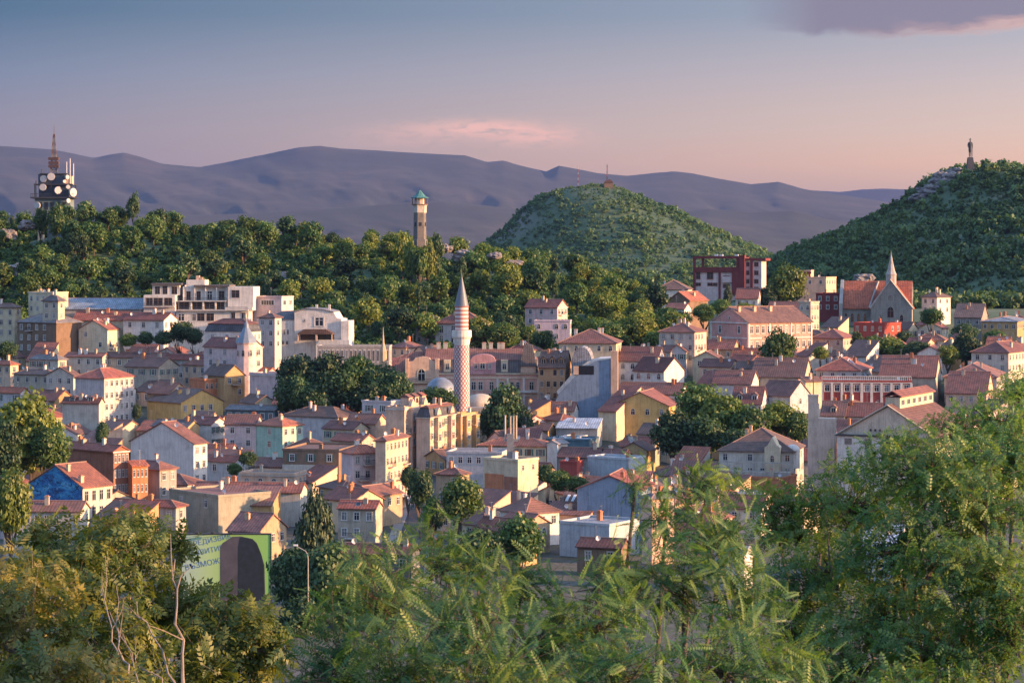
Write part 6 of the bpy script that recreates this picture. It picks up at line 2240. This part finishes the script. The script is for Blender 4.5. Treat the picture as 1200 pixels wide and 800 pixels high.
    mb = MB(); mb.box(-4.0, 2.2, 0, 6, -3, z(325)); mb.build('wall', wallmat('bluegrey'), t)
    mb = MB(); mb.prism([(-4.5, z(325) + .02), (2.6, z(325) + .02), (2.0, z(318)), (-3.0, z(318))], 'y', -.4, 6.4); mb.build('roof', roofmat('tin'), t)
    FOOT.append((c.x, D + 4, 3))
    # spiky memorial in front of the colonnade building
    D = 676
    k = D / F
    c = on_ground(449, D)
    mb = MB(); mb.lathe([(1.3, 0), (1.0, CZ - (412 - HOR) * k - c.z), (.35, CZ - (402 - HOR) * k - c.z), (.05, CZ - (383 - HOR) * k - c.z)], 0, 0, 8)
    o = mb.build('obelisk', wallmat('tan'), None, c); tag(o, 'thin pointed brown obelisk in front of the grey colonnade', 'obelisk')


def fillers():
    r = random.Random(31)
    cols = {'white': 'white', 'cream': 'cream', 'beige': 'beige', 'palepink': 'pale pink', 'lav': 'lavender', 'peach': 'peach', 'pale': 'pale grey', 'tan': 'tan', 'ochre': 'ochre'}
    rcs = {'red': 'red', 'darkred': 'dark red', 'brown': 'brown', 'orange': 'orange', 'pinktile': 'faded pink'}
    rts = {'gx': 'ridged', 'hip': 'hipped', 'gy': 'gabled', 'shed': 'lean-to'}
    known = list(HOUSES)
    n = 0
    for _ in range(40000):
        if n >= 190:
            break
        ye = 374 + 250 * r.random() ** 1.1
        px = r.uniform(-10, 1200)
        if ye > 560 and (px > 930):
            continue
        h = r.uniform(4.6, 6.6)
        lo, hi = 200, 1200
        for _k in range(40):
            D = .5 * (lo + hi)
            if CZ - (ye - HOR) / F * D > gz((px - 600) / F * D, D) + h:
                lo = D
            else:
                hi = D
        if D > (850 if px > 950 else 740) or D < 400:
            continue
        x = (px - 600) / F * D
        if any((x - a) ** 2 + (D + 4 - b) ** 2 < (3.4 + c * .92) ** 2 for a, b, c in FOOT) or any((x - a) ** 2 + (D + 4 - b) ** 2 < (3.5 + c) ** 2 for a, b, c in TREE_FOOT):
            continue
        if 462 < px < 520 and D < 560:
            continue
        w, rc, rt = r.choice(list(cols) + ['cream', 'peach', 'peach', 'cream', 'ochre', 'palepink']), r.choice(['red', 'red', 'darkred', 'darkred', 'brown', 'orange', 'pinktile']), r.choice(['gx', 'gx', 'hip', 'hip', 'gy', 'shed'])
        size = r.uniform(6, 10.5)
        near = sorted(known, key=lambda q: (q.px - px) ** 2 + ((q.py - ye) * 1.6) ** 2)[:5]
        pw = size / D * F * .55
        topy = HOR + (CZ - (gz(x, D) + h + 2.3)) * F / D
        if any(q.D > D and q.x0 - pw < px < q.x1 + 14 + pw and topy < q.ye + min(27, q.h * F / q.D * .42) for q in known):
            continue
        if any(q.D < D and q.x0 - 2 < px < q.x1 + 6 and topy > q.ye - 4 for q in known):
            continue
        label = None
        for q in near:
            dx, dD = px - q.px, D - q.D
            if abs(dx) > 26:
                rel = 'to the right of' if dx > 0 else 'to the left of'
            else:
                rel = 'just behind' if dD > 0 else 'just in front of'
            cand = 'small %s house with %s %s roof %s the %s' % (cols[w], rcs[rc], rts[rt], rel, q.short)
            if cand not in LABELS and len(cand.split()) <= 16:
                label = cand
                break
        if not label:
            continue
        k = D / F
        a = r.choice([12, 20, 28, 35, 45, 55])
        s = H(label, '', px - size / k * .5 * math.cos(math.radians(a)), px + size / k * .5 * math.cos(math.radians(a)), ye, 0, a, h, rt, r.uniform(22, 31), w, rc, win=r.choice(['FR', 'R', 'F', 'FR']), rows=1, chim=r.choice([1, 1, 2]), D=D, dep=r.uniform(5.5, 9))
        HOUSES.remove(s)
        n += 1


TREE_FOOT = []


def town_trees():
    r = random.Random(5)
    rg = np.random.default_rng(77)
    kinds = {}
    for key, mat, cl, per, leaf, jit in (('lit', LEAF_LIT, 70, 90, .062, .5), ('mid', LEAF_HILL, 70, 90, .062, .55), ('dark', LEAF_DARK, 70, 90, .060, .6), ('con', LEAF_CON, 70, 90, .055, .7)):
        kinds[key] = []
        for q in range(3):
            V, Q = crown_template(400 + q + len(key) * 10, clumps=cl, per=per, leaf=leaf, inner=.25, jitter=jit)
            if key == 'con':
                V = V * np.array([1, 1, 1.0])
                V[:, :2] *= (0.35 + 0.75 * np.clip((1 - V[:, 2:3]) / 2, 0, 1))
            kinds[key].append(np_mesh('crown', V, Q, mat))
    data = [
        # px, py crown centre, D, rx px, rz px, kind, label
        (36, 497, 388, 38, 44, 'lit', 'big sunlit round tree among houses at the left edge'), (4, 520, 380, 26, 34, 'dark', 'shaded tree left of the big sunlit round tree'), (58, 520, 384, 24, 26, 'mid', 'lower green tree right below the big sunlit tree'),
        (212, 388, 714, 17, 17, 'dark', 'tallest dark garden tree below the terraced apartments'), (192, 396, 712, 13, 11, 'dark', 'small dark tree left of the tallest garden tree'), (228, 394, 713, 12, 12, 'dark', 'dark tree right of the tallest garden tree'), (150, 398, 713, 13, 9, 'mid', 'low garden bush right of the cream gabled house'), (170, 396, 714, 12, 10, 'dark', 'dark bush in the middle of the garden row'),
        (8, 408, 712, 14, 10, 'dark', 'dark shrub below the cream cottage at the left edge'),
        (352, 432, 562, 27, 24, 'dark', 'leftmost dark plane tree in front of the colonnade'), (385, 437, 556, 27, 28, 'dark', 'second dark plane tree from the left before the colonnade'), (418, 434, 560, 24, 22, 'mid', 'lighter plane tree in the middle of the dark row'), (445, 442, 556, 24, 24, 'dark', 'fourth plane tree left of the pink palace'), (467, 450, 548, 18, 18, 'dark', 'rightmost dark plane tree beside the pink palace'), (400, 452, 544, 26, 20, 'dark', 'front dark plane tree below the lighter one'), (355, 455, 545, 20, 22, 'dark', 'front left dark plane tree beside the bay house'),
        (338, 456, 550, 18, 22, 'dark', 'dark tree just left of the front left plane tree'), (374, 464, 542, 24, 22, 'dark', 'low dark plane tree below the second plane tree'), (430, 462, 540, 26, 20, 'dark', 'low dark plane tree in front of the fourth plane tree'), (455, 466, 538, 20, 18, 'dark', 'low dark tree below the rightmost plane tree'),
        (352, 722, 246, 30, 28, 'dark', 'dark bushy tree below the street lamp at its left'), (425, 712, 258, 34, 34, 'dark', 'dark tree behind the acacia right of the conifers'), (300, 728, 262, 26, 22, 'mid', 'green tree at the right foot of the billboard'), (385, 716, 288, 40, 30, 'dark', 'lowest dark tree below the street lamp'), (225, 735, 256, 40, 26, 'dark', 'dark tree under the billboard'),
        (1090, 398, 770, 18, 10, 'mid', 'low green tree in the gardens behind the sunlit church tree'), (1130, 388, 800, 18, 11, 'dark', 'dark tree behind the tall dark tree'), (1165, 396, 760, 16, 12, 'mid', 'green tree above the broad hip-roofed house'), (1060, 396, 780, 14, 10, 'dark', 'dark tree against the church corner'),
        (512, 466, 520, 26, 15, 'mid', 'green tree in front of the bluish mosque dome'), (490, 470, 522, 14, 10, 'mid', 'small tree behind the street row roofs'),
        (592, 478, 500, 26, 33, 'dark', 'dark dense tree in front of the pink palace'), (612, 492, 498, 16, 20, 'dark', 'lower dark tree right of the dense palace tree'), (574, 492, 502, 14, 18, 'dark', 'lower dark tree left of the dense palace tree'),
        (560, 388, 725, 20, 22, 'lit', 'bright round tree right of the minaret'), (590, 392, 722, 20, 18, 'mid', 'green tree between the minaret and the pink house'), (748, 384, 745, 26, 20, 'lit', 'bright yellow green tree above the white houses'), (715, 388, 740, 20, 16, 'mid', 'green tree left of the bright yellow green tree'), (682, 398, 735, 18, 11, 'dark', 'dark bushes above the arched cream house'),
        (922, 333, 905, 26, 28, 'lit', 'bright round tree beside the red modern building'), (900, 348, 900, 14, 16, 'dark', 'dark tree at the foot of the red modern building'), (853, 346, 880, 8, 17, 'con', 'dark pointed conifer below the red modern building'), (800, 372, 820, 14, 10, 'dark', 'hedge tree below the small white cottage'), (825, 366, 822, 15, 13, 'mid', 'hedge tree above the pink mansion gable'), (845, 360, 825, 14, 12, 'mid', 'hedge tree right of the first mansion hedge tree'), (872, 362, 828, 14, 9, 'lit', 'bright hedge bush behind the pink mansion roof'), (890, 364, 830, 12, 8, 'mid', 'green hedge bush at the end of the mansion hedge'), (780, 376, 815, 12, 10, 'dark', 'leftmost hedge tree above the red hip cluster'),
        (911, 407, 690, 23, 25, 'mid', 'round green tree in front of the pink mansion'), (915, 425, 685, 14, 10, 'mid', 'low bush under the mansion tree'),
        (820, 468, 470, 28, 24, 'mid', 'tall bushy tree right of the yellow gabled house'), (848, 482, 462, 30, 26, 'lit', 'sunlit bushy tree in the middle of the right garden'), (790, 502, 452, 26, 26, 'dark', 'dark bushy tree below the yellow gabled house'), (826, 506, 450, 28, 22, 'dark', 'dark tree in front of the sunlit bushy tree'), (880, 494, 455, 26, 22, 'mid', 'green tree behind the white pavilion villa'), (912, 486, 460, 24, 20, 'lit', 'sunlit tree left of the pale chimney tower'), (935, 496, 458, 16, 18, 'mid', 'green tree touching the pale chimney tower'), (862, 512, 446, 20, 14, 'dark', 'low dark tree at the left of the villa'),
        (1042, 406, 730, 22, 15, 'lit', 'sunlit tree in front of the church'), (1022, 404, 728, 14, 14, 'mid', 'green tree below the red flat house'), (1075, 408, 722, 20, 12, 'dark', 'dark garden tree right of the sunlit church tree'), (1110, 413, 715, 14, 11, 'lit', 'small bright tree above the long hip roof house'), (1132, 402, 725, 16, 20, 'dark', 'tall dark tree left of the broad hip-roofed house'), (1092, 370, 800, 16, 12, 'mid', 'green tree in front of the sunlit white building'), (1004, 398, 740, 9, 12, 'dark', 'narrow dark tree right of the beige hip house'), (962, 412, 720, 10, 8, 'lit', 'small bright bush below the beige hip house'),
        (368, 630, 335, 40, 74, 'con', 'tall dark conifer right of the billboard'), (390, 672, 265, 40, 44, 'dark', 'broad dark tree right of the street lamp'), (342, 672, 266, 30, 36, 'dark', 'dark tree behind the street lamp'),
        (492, 566, 372, 16, 24, 'dark', 'dark street tree in the gap right of the street row'), (508, 598, 360, 14, 20, 'dark', 'lower dark street tree in the gap'), (478, 556, 380, 10, 12, 'dark', 'small dark street tree against the lit fronts'),
        (540, 578, 342, 27, 24, 'mid', 'green tree in front of the brown hip cottage'), (655, 560, 382, 16, 12, 'mid', 'shrub right of the cream tower block'), (678, 566, 378, 14, 10, 'mid', 'second shrub along the cream tower block yard'), (640, 552, 386, 10, 12, 'dark', 'dark shrub against the cream tower block'),
        (165, 610, 330, 12, 16, 'mid', 'green tree in the yard left of the billboard'), (12, 580, 300, 24, 40, 'lit', 'sunlit bushy tree at the left edge below the mural'),
        (290, 535, 430, 12, 9, 'dark', 'dark shrub in the yard below the mint green house'), (275, 548, 420, 9, 7, 'mid', 'low shrub in front of the teal house'), (120, 505, 440, 9, 14, 'dark', 'dark tree in the street gap by the white house'), (160, 480, 470, 6, 10, 'dark', 'narrow tree in the street beside the tall white house'),
        (610, 625, 300, 30, 26, 'mid', 'green yard tree behind the palm-like leaves'), (560, 640, 296, 30, 26, 'dark', 'dark yard tree behind the palm-like leaves'), (850, 620, 300, 20, 16, 'mid', 'green yard tree left of the right foreground tree'),
    ]
    for i, (px, py, D, rx, rz, kd, lab) in enumerate(data):
        D = float(np.interp(D, [250, 300, 380, 450, 470, 520, 560, 600, 640], [352, 392, 480, 575, 600, 625, 640, 650, 660])) if D < 640 else D
        k = D / F
        if kd != 'con' and py > 400:
            py, rz, rx = py + rz * .2, rz * 1.28, rx * 1.08
        k = D / F
        c = P(px, py, D)
        g = gz(c.x, D)
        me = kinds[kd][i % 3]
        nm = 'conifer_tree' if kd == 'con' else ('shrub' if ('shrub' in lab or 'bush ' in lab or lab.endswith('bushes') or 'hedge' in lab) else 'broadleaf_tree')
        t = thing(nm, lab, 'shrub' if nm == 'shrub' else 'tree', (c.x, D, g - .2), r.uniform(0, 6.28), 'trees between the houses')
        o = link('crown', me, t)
        o.scale = (rx * k, rx * k, rz * k)
        o.location = (0, 0, c.z - g + .2)
        o = link('trunk', TRUNKS[i % 3], t)
        hh = c.z - g + rz * k * .6
        o.scale = (rx * k * .22, rx * k * .22, max(hh, 1.5))
        TREE_FOOT.append((c.x, D, rx * k * .7))


def street():
    # the lane between the street row and the centre, with kerbs
    m = plain('asphalt', (.05, .05, .052), .9, 0, .3, 2)
    c = [(474, 400), (482, 460), (494, 520), (508, 590)]
    for nm, off, w, z, mat in (('street', 0, 2.9, .02, m), ('pavement', -4.0, 1.05, .14, plain('paving', (.22, .21, .2), .9)), ('pavement', 4.0, 1.05, .14, plain('paving', (.22, .21, .2), .9))):
        mb = MB()
        for (p0, d0), (p1, d1) in zip(c, c[1:]):
            x0, x1 = (p0 - 600) / F * d0 + off, (p1 - 600) / F * d1 + off
            g0, g1 = gz(x0, d0) + z, gz(x1, d1) + z
            mb.poly([(x0 - w, d0, g0), (x0 + w, d0, g0), (x1 + w, d1, g1), (x1 - w, d1, g1)])
            if nm == 'pavement':
                for sgn in (-w, w):
                    mb.poly([(x0 + sgn, d0, g0), (x1 + sgn, d1, g1), (x1 + sgn, d1, g1 - .2), (x0 + sgn, d0, g0 - .2)])
        tag(mb.build(nm, mat), kind='structure')
# ------------------------------------------------------------------ near trees: real twigs and compound leaves
def leaf_template(pairs, lf_len, lf_w, taper=.35, droop=.25, spread=1.05):
    """compound leaf of unit length along +x, upper side +z. quads only"""
    V, Q = [], []

    def quad(a, b, c, d):
        i = len(V)
        V.extend([a, b, c, d])
        Q.append((i, i + 1, i + 2, i + 3))
    quad((0, -.006, 0), (1, -.003, -droop * .6), (1, .003, -droop * .6), (0, .006, 0))
    for k in range(pairs):
        u = .18 + .80 * k / (pairs - 1)
        z = -droop * .6 * u * u
        s = 1 - taper * abs(u - .45) * 1.4
        for sg in (-1, 1):
            ca, sa = math.cos(spread), math.sin(spread) * sg
            L, W = lf_len * s, lf_w * s
            d = Vector((ca, sa, -.28))
            n = Vector((-sa, ca, 0))
            p = Vector((u, 0, z))
            quad(tuple(p), tuple(p + d * L * .45 - n * W + Vector((0, 0, .03 * L))), tuple(p + d * L), tuple(p + d * L * .45 + n * W + Vector((0, 0, .03 * L))))
    p = Vector((1, 0, -droop * .6))
    L, W = lf_len * .9, lf_w * .9
    quad(tuple(p), tuple(p + Vector((L * .45, -W, -.05))), tuple(p + Vector((L, 0, -.2 * L))), tuple(p + Vector((L * .45, W, -.05))))
    return np.array(V), np.array(Q)


T_ACACIA = leaf_template(10, .19, .040, .35, .5)
T_ASH = leaf_template(4, .42, .10, .3, .35, .85)
T_SMALL = leaf_template(5, .27, .085, .3, .25, .95)


def place_leaves(tmpl, pos, direc, up, size):
    V, Q = tmpl
    d = direc / np.linalg.norm(direc, axis=1)[:, None]
    s = np.cross(up, d)
    s /= np.maximum(np.linalg.norm(s, axis=1), 1e-6)[:, None]
    u = np.cross(d, s)
    M = np.stack([d, s, u], 2) * size[:, None, None]
    W = np.einsum('nij,kj->nki', M, V) + pos[:, None, :]
    n, k = len(pos), len(V)
    QQ = (Q[None] + (np.arange(n) * k)[:, None, None]).reshape(-1, 4)
    return W.reshape(-1, 3), QQ


def near_tree(label, base, blobs, tmpl, size, mat, bark, seed, per_spray=8, spray_len=.5, wind=(0, 0, 0), droop=.3, twigs=True, name='broadleaf_tree', cat='tree', group=None, trunk_r=.12, bare=(), dens=1.0):
    """base: (px, D); blobs: (px, py, D, rx_px, rz_px, sprays)"""
    r = np.random.default_rng(seed)
    bx, bD = base
    g = on_ground(bx, bD)
    t = thing(name, label, cat, g, 0, group)
    org = np.array(g)
    cs = [np.array(P(b[0], b[1], b[2])) for b in blobs]
    mean = np.mean(cs, axis=0)
    low = min(c[2] for c in cs)
    mb = MB()
    fork = np.array([g.x * .55 + mean[0] * .45, g.y * .55 + mean[1] * .45, g.z + (low - g.z) * .62])
    mb.tube([np.zeros(3) - np.array([0, 0, .3]), (fork - org) * .5 + r.normal(size=3) * .08, fork - org], [trunk_r * 1.35, trunk_r * 1.05, trunk_r * .85], 8)
    Vs, Qs, off = [], [], 0
    wind = np.array(wind, float)
    for b, c in zip(blobs, cs):
        k = b[2] / F
        rx, rz = b[3] * k, b[4] * k
        ctr = c - np.array([0, 0, rz * .35])
        mid = fork * .5 + ctr * .5 + np.array([r.normal() * .15, r.normal() * .15, -.12 * np.linalg.norm(ctr - fork)])
        pts = [(1 - u) ** 2 * fork + 2 * u * (1 - u) * mid + u * u * ctr for u in np.linspace(0, 1, 7)]
        pts = pts + [ctr + np.array([sx * rx * .55, 0, sz * rz * .5 + .1]) for sx, sz in ()]
        pts = [p + r.normal(size=3) * .03 * (0 < i < 6) for i, p in enumerate(pts)]
        mb.tube([p - org for p in pts], list(np.linspace(trunk_r * .6, trunk_r * .16, 7)), 6)
        n = max(4, int(b[5] * dens))
        d = r.normal(size=(n, 3))
        d /= np.linalg.norm(d, axis=1)[:, None]
        rad = r.random(n) ** .42
        sp = c + d * rad[:, None] * np.array([rx, rx * .9, rz])
        out = d * np.array([1, 1, .8]) + np.array([0, 0, .35]) + wind + r.normal(size=(n, 3)) * .35
        out /= np.linalg.norm(out, axis=1)[:, None]
        ln = spray_len * (.6 + .8 * r.random(n))
        st = sp - out * ln[:, None] * .6
        if twigs:
            for i in range(n):
                q = min(pts[2:], key=lambda w_: float(np.linalg.norm(w_ - st[i])))
                m2 = (q + st[i]) * .5 + r.normal(size=3) * .06 - np.array([0, 0, .05])
                e = st[i] + out[i] * ln[i]
                mb.tube([q - org, m2 - org, st[i] - org, e - org], [trunk_r * .075, trunk_r * .055, trunk_r * .04, trunk_r * .016], 4)
        m = per_spray
        u = (np.arange(m) + .5) / m
        pos = (st[:, None, :] + out[:, None, :] * (ln[:, None] * u[None])[..., None]).reshape(-1, 3)
        pos[:, 2] -= (np.tile(u, n) ** 2) * droop * .25 * np.repeat(ln, m)
        ax = np.repeat(out, m, 0)
        side = np.cross(ax, r.normal(size=(n * m, 3)))
        side /= np.linalg.norm(side, axis=1)[:, None]
        ld = ax * .35 + side + wind * .7 + np.array([0, 0, -droop]) + r.normal(size=(n * m, 3)) * .2
        up = np.array([0, 0, 1.0]) + r.normal(size=(n * m, 3)) * .6 + np.repeat(d, m, 0) * .35
        sz = size * (.45 + .8 * r.random(n * m))
        V, Q = place_leaves(tmpl, pos - org, ld, up, sz)
        Vs.append(V); Qs.append(Q + off); off += len(V)
    for (px0, py0, D0, px1, py1, D1, rr) in bare:
        p, q = np.array(P(px0, py0, D0)), np.array(P(px1, py1, D1))
        n = 9
        pts = [p + (q - p) * u + r.normal(size=3) * .035 * (0 < u < 1) for u in np.linspace(0, 1, n)]
        mb.tube([x - org for x in pts], list(np.linspace(rr, rr * .3, n)), 6)
        for k_ in range(3):
            i = int(r.integers(3, n - 1))
            e = pts[i] + r.normal(size=3) * .22 + np.array([0, 0, .35])
            mb.tube([pts[i] - org, (pts[i] + e) / 2 - org + r.normal(size=3) * .03, e - org], [rr * .4, rr * .3, rr * .12], 5)
    link('crown', np_mesh('crown', np.concatenate(Vs), np.concatenate(Qs), mat), t)
    mb.build('trunk', bark, t)
    return t


LEAF_ASH = leafmat('ash_leaves', (0.055, 0.115, 0.030), (0.200, 0.215, 0.036), .38, 1.4)
LEAF_ACACIA = leafmat('acacia_leaves', (0.036, 0.140, 0.060), (0.190, 0.270, 0.055), .42, 2.6)
LEAF_RIGHT = leafmat('locust_leaves', (0.050, 0.150, 0.050), (0.185, 0.265, 0.058), .44, 2.0)


def near_trees():
    ash = dict(tmpl=T_ASH, mat=LEAF_ASH, bark=BARK_PALE, droop=.45)
    near_tree('yellow green bushy tree at the lower left with bare pale twigs', (170, 41), [
        (90, 690, 39, 75, 60, 62), (150, 645, 41, 62, 46, 56), (205, 708, 42, 58, 44, 54), (270, 725, 41, 52, 38, 50), (130, 760, 38, 80, 60, 60), (235, 770, 40, 75, 55, 55), (305, 745, 40, 34, 48, 34), (70, 640, 42, 58, 40, 50), (210, 632, 43, 16, 12, 8), (165, 620, 44, 40, 18, 18)],
        size=.30, seed=3, per_spray=9, spray_len=.42, trunk_r=.10, bare=[(150, 815, 36, 118, 690, 38, .022), (215, 810, 36, 205, 655, 37, .03), (205, 800, 36, 160, 705, 37, .02), (150, 790, 36, 128, 715, 37, .02), (178, 815, 36, 138, 735, 37, .016), (190, 800, 36.5, 150, 770, 37, .014)], **ash)
    near_tree('orange tinged leafy tree in the bottom left corner', (20, 30), [
        (20, 740, 30, 70, 70, 66), (-20, 680, 31, 60, 60, 40), (60, 790, 29, 70, 50, 50), (45, 690, 32, 40, 40, 34), (110, 800, 30, 50, 36, 30)],
        size=.24, seed=4, per_spray=9, spray_len=.36, trunk_r=.09, **dict(ash, mat=leafmat('rusty_leaves', (0.058, 0.105, 0.030), (0.225, 0.19, 0.045), .38, 1.6)))
    aca = dict(tmpl=T_ACACIA, mat=LEAF_ACACIA, bark=BARK, droop=.35, wind=(.45, -.1, .08), dens=.92)
    near_tree('windswept acacia with feathery leaves at the bottom centre', (560, 17), [
        (450, 690, 17, 80, 60, 46), (520, 650, 18, 60, 40, 28), (560, 720, 16, 80, 60, 46), (410, 755, 16, 70, 50, 36), (480, 780, 15.5, 80, 50, 42), (610, 690, 18, 46, 36, 22), (580, 790, 15, 80, 46, 40), (640, 740, 17, 55, 60, 34), (505, 622, 18.5, 30, 12, 6), (375, 790, 16, 50, 40, 22), (425, 655, 17.5, 30, 22, 10)],
        size=.205, seed=5, per_spray=7, spray_len=.36, trunk_r=.07, **aca)
    near_tree('second windswept acacia reaching right over the roofs', (760, 18), [
        (720, 672, 18, 46, 40, 22), (700, 720, 17, 60, 60, 36), (780, 600, 19, 45, 30, 20), (830, 560, 19.5, 42, 20, 16), (850, 620, 19, 48, 46, 28), (800, 680, 18, 66, 55, 40), (880, 700, 18, 52, 55, 32), (740, 780, 16, 80, 46, 42), (850, 770, 16.5, 80, 52, 44), (920, 770, 17, 44, 46, 24), (745, 560, 19.5, 20, 10, 5)],
        size=.205, seed=6, per_spray=7, spray_len=.36, trunk_r=.07, **aca)
    loc = dict(tmpl=T_SMALL, mat=LEAF_RIGHT, bark=BARK, droop=.25, dens=.95)
    near_tree('tall fine leaved locust tree filling the lower right', (1075, 27), [
        (1080, 540, 27, 80, 48, 120), (1150, 580, 26, 80, 50, 120), (1000, 580, 28, 72, 46, 100), (930, 610, 28.5, 56, 44, 64), (1060, 640, 26, 80, 50, 110), (1140, 670, 25, 80, 52, 110), (960, 670, 27, 66, 46, 80), (1040, 710, 26, 80, 50, 100), (930, 730, 27, 50, 50, 52), (1120, 750, 25, 90, 55, 110), (1000, 770, 25.5, 80, 46, 90), (1190, 720, 24.5, 50, 80, 60), (1185, 530, 27, 50, 40, 60), (1075, 800, 24, 80, 30, 60), (905, 590, 28.5, 22, 26, 14)],
        size=.165, seed=7, per_spray=9, spray_len=.34, trunk_r=.09, bare=[(1085, 800, 25, 1078, 560, 27, .045), (1150, 700, 25, 1150, 590, 26, .03), (980, 690, 26.5, 955, 650, 27, .03)], **loc)
    near_tree('farther locust tree at the right edge in front of the factory', (1165, 40), [
        (1170, 490, 40, 62, 34, 90), (1125, 505, 40, 40, 22, 44), (1195, 455, 41, 30, 22, 30), (1150, 540, 39, 80, 30, 70), (1205, 520, 39, 30, 50, 30)],
        size=.17, seed=8, per_spray=9, spray_len=.38, trunk_r=.12, **loc)
    # slope shrubs that close the view under the near crowns
    rr = np.random.default_rng(9)
    tmpl = [crown_template(600 + k, clumps=14, per=40, leaf=.085, inner=.2) for k in range(4)]
    pts, sc, hs = [], [], []
    for _ in range(420):
        D = rr.uniform(50, 235)
        x = rr.uniform(-.25, .25) * D
        g = gz(x, D)
        lim = CZ - (735 - HOR) / F * D
        s = rr.uniform(1.2, 2.4)
        if g + s > lim - .5:
            s = max(.5, (lim - g) * .55)
        pts.append((x, D, g + s * .5)); sc.append(s); hs.append(s)
    o = link('slope_undergrowth', scatter_mesh('slope_undergrowth', tmpl, pts, sc, hs, LEAF_DARK, 5))
    tag(o, kind='stuff')


# ------------------------------------------------------------------ assemble
ground()
mountains('mountain_range', MT_PX, MT_PY, 6500, 14000, 3, 1.25, 44)
mountains('mountain_range', MF_PX, MF_PY, 17000, 22500, 9, 1.2, 24)
mountains('mountain_range', [-500, 0, 300, 430, 480, 520, 570, 620, 700, 780, 830, 880, 930, 965, 1000, 1060, 1150, 1500], [262, 258, 250, 241, 237, 236, 241, 247, 246, 250, 245, 249, 247, 256, 262, 268, 274, 280], 4600, 8200, 21, 1.2, 14)
haze()
street()
palace()
terraced_apartments()
white_villa()
blue_gable_building()
pink_mansion()
red_modern()
church()
factory()
minaret_mosque()
town()
turret_and_extras()
vents_lamp_billboard()
transmitter()
clock_tower()
hill_furniture()
town_trees()
fillers()
hill_woods()
far_forest()
near_trees()
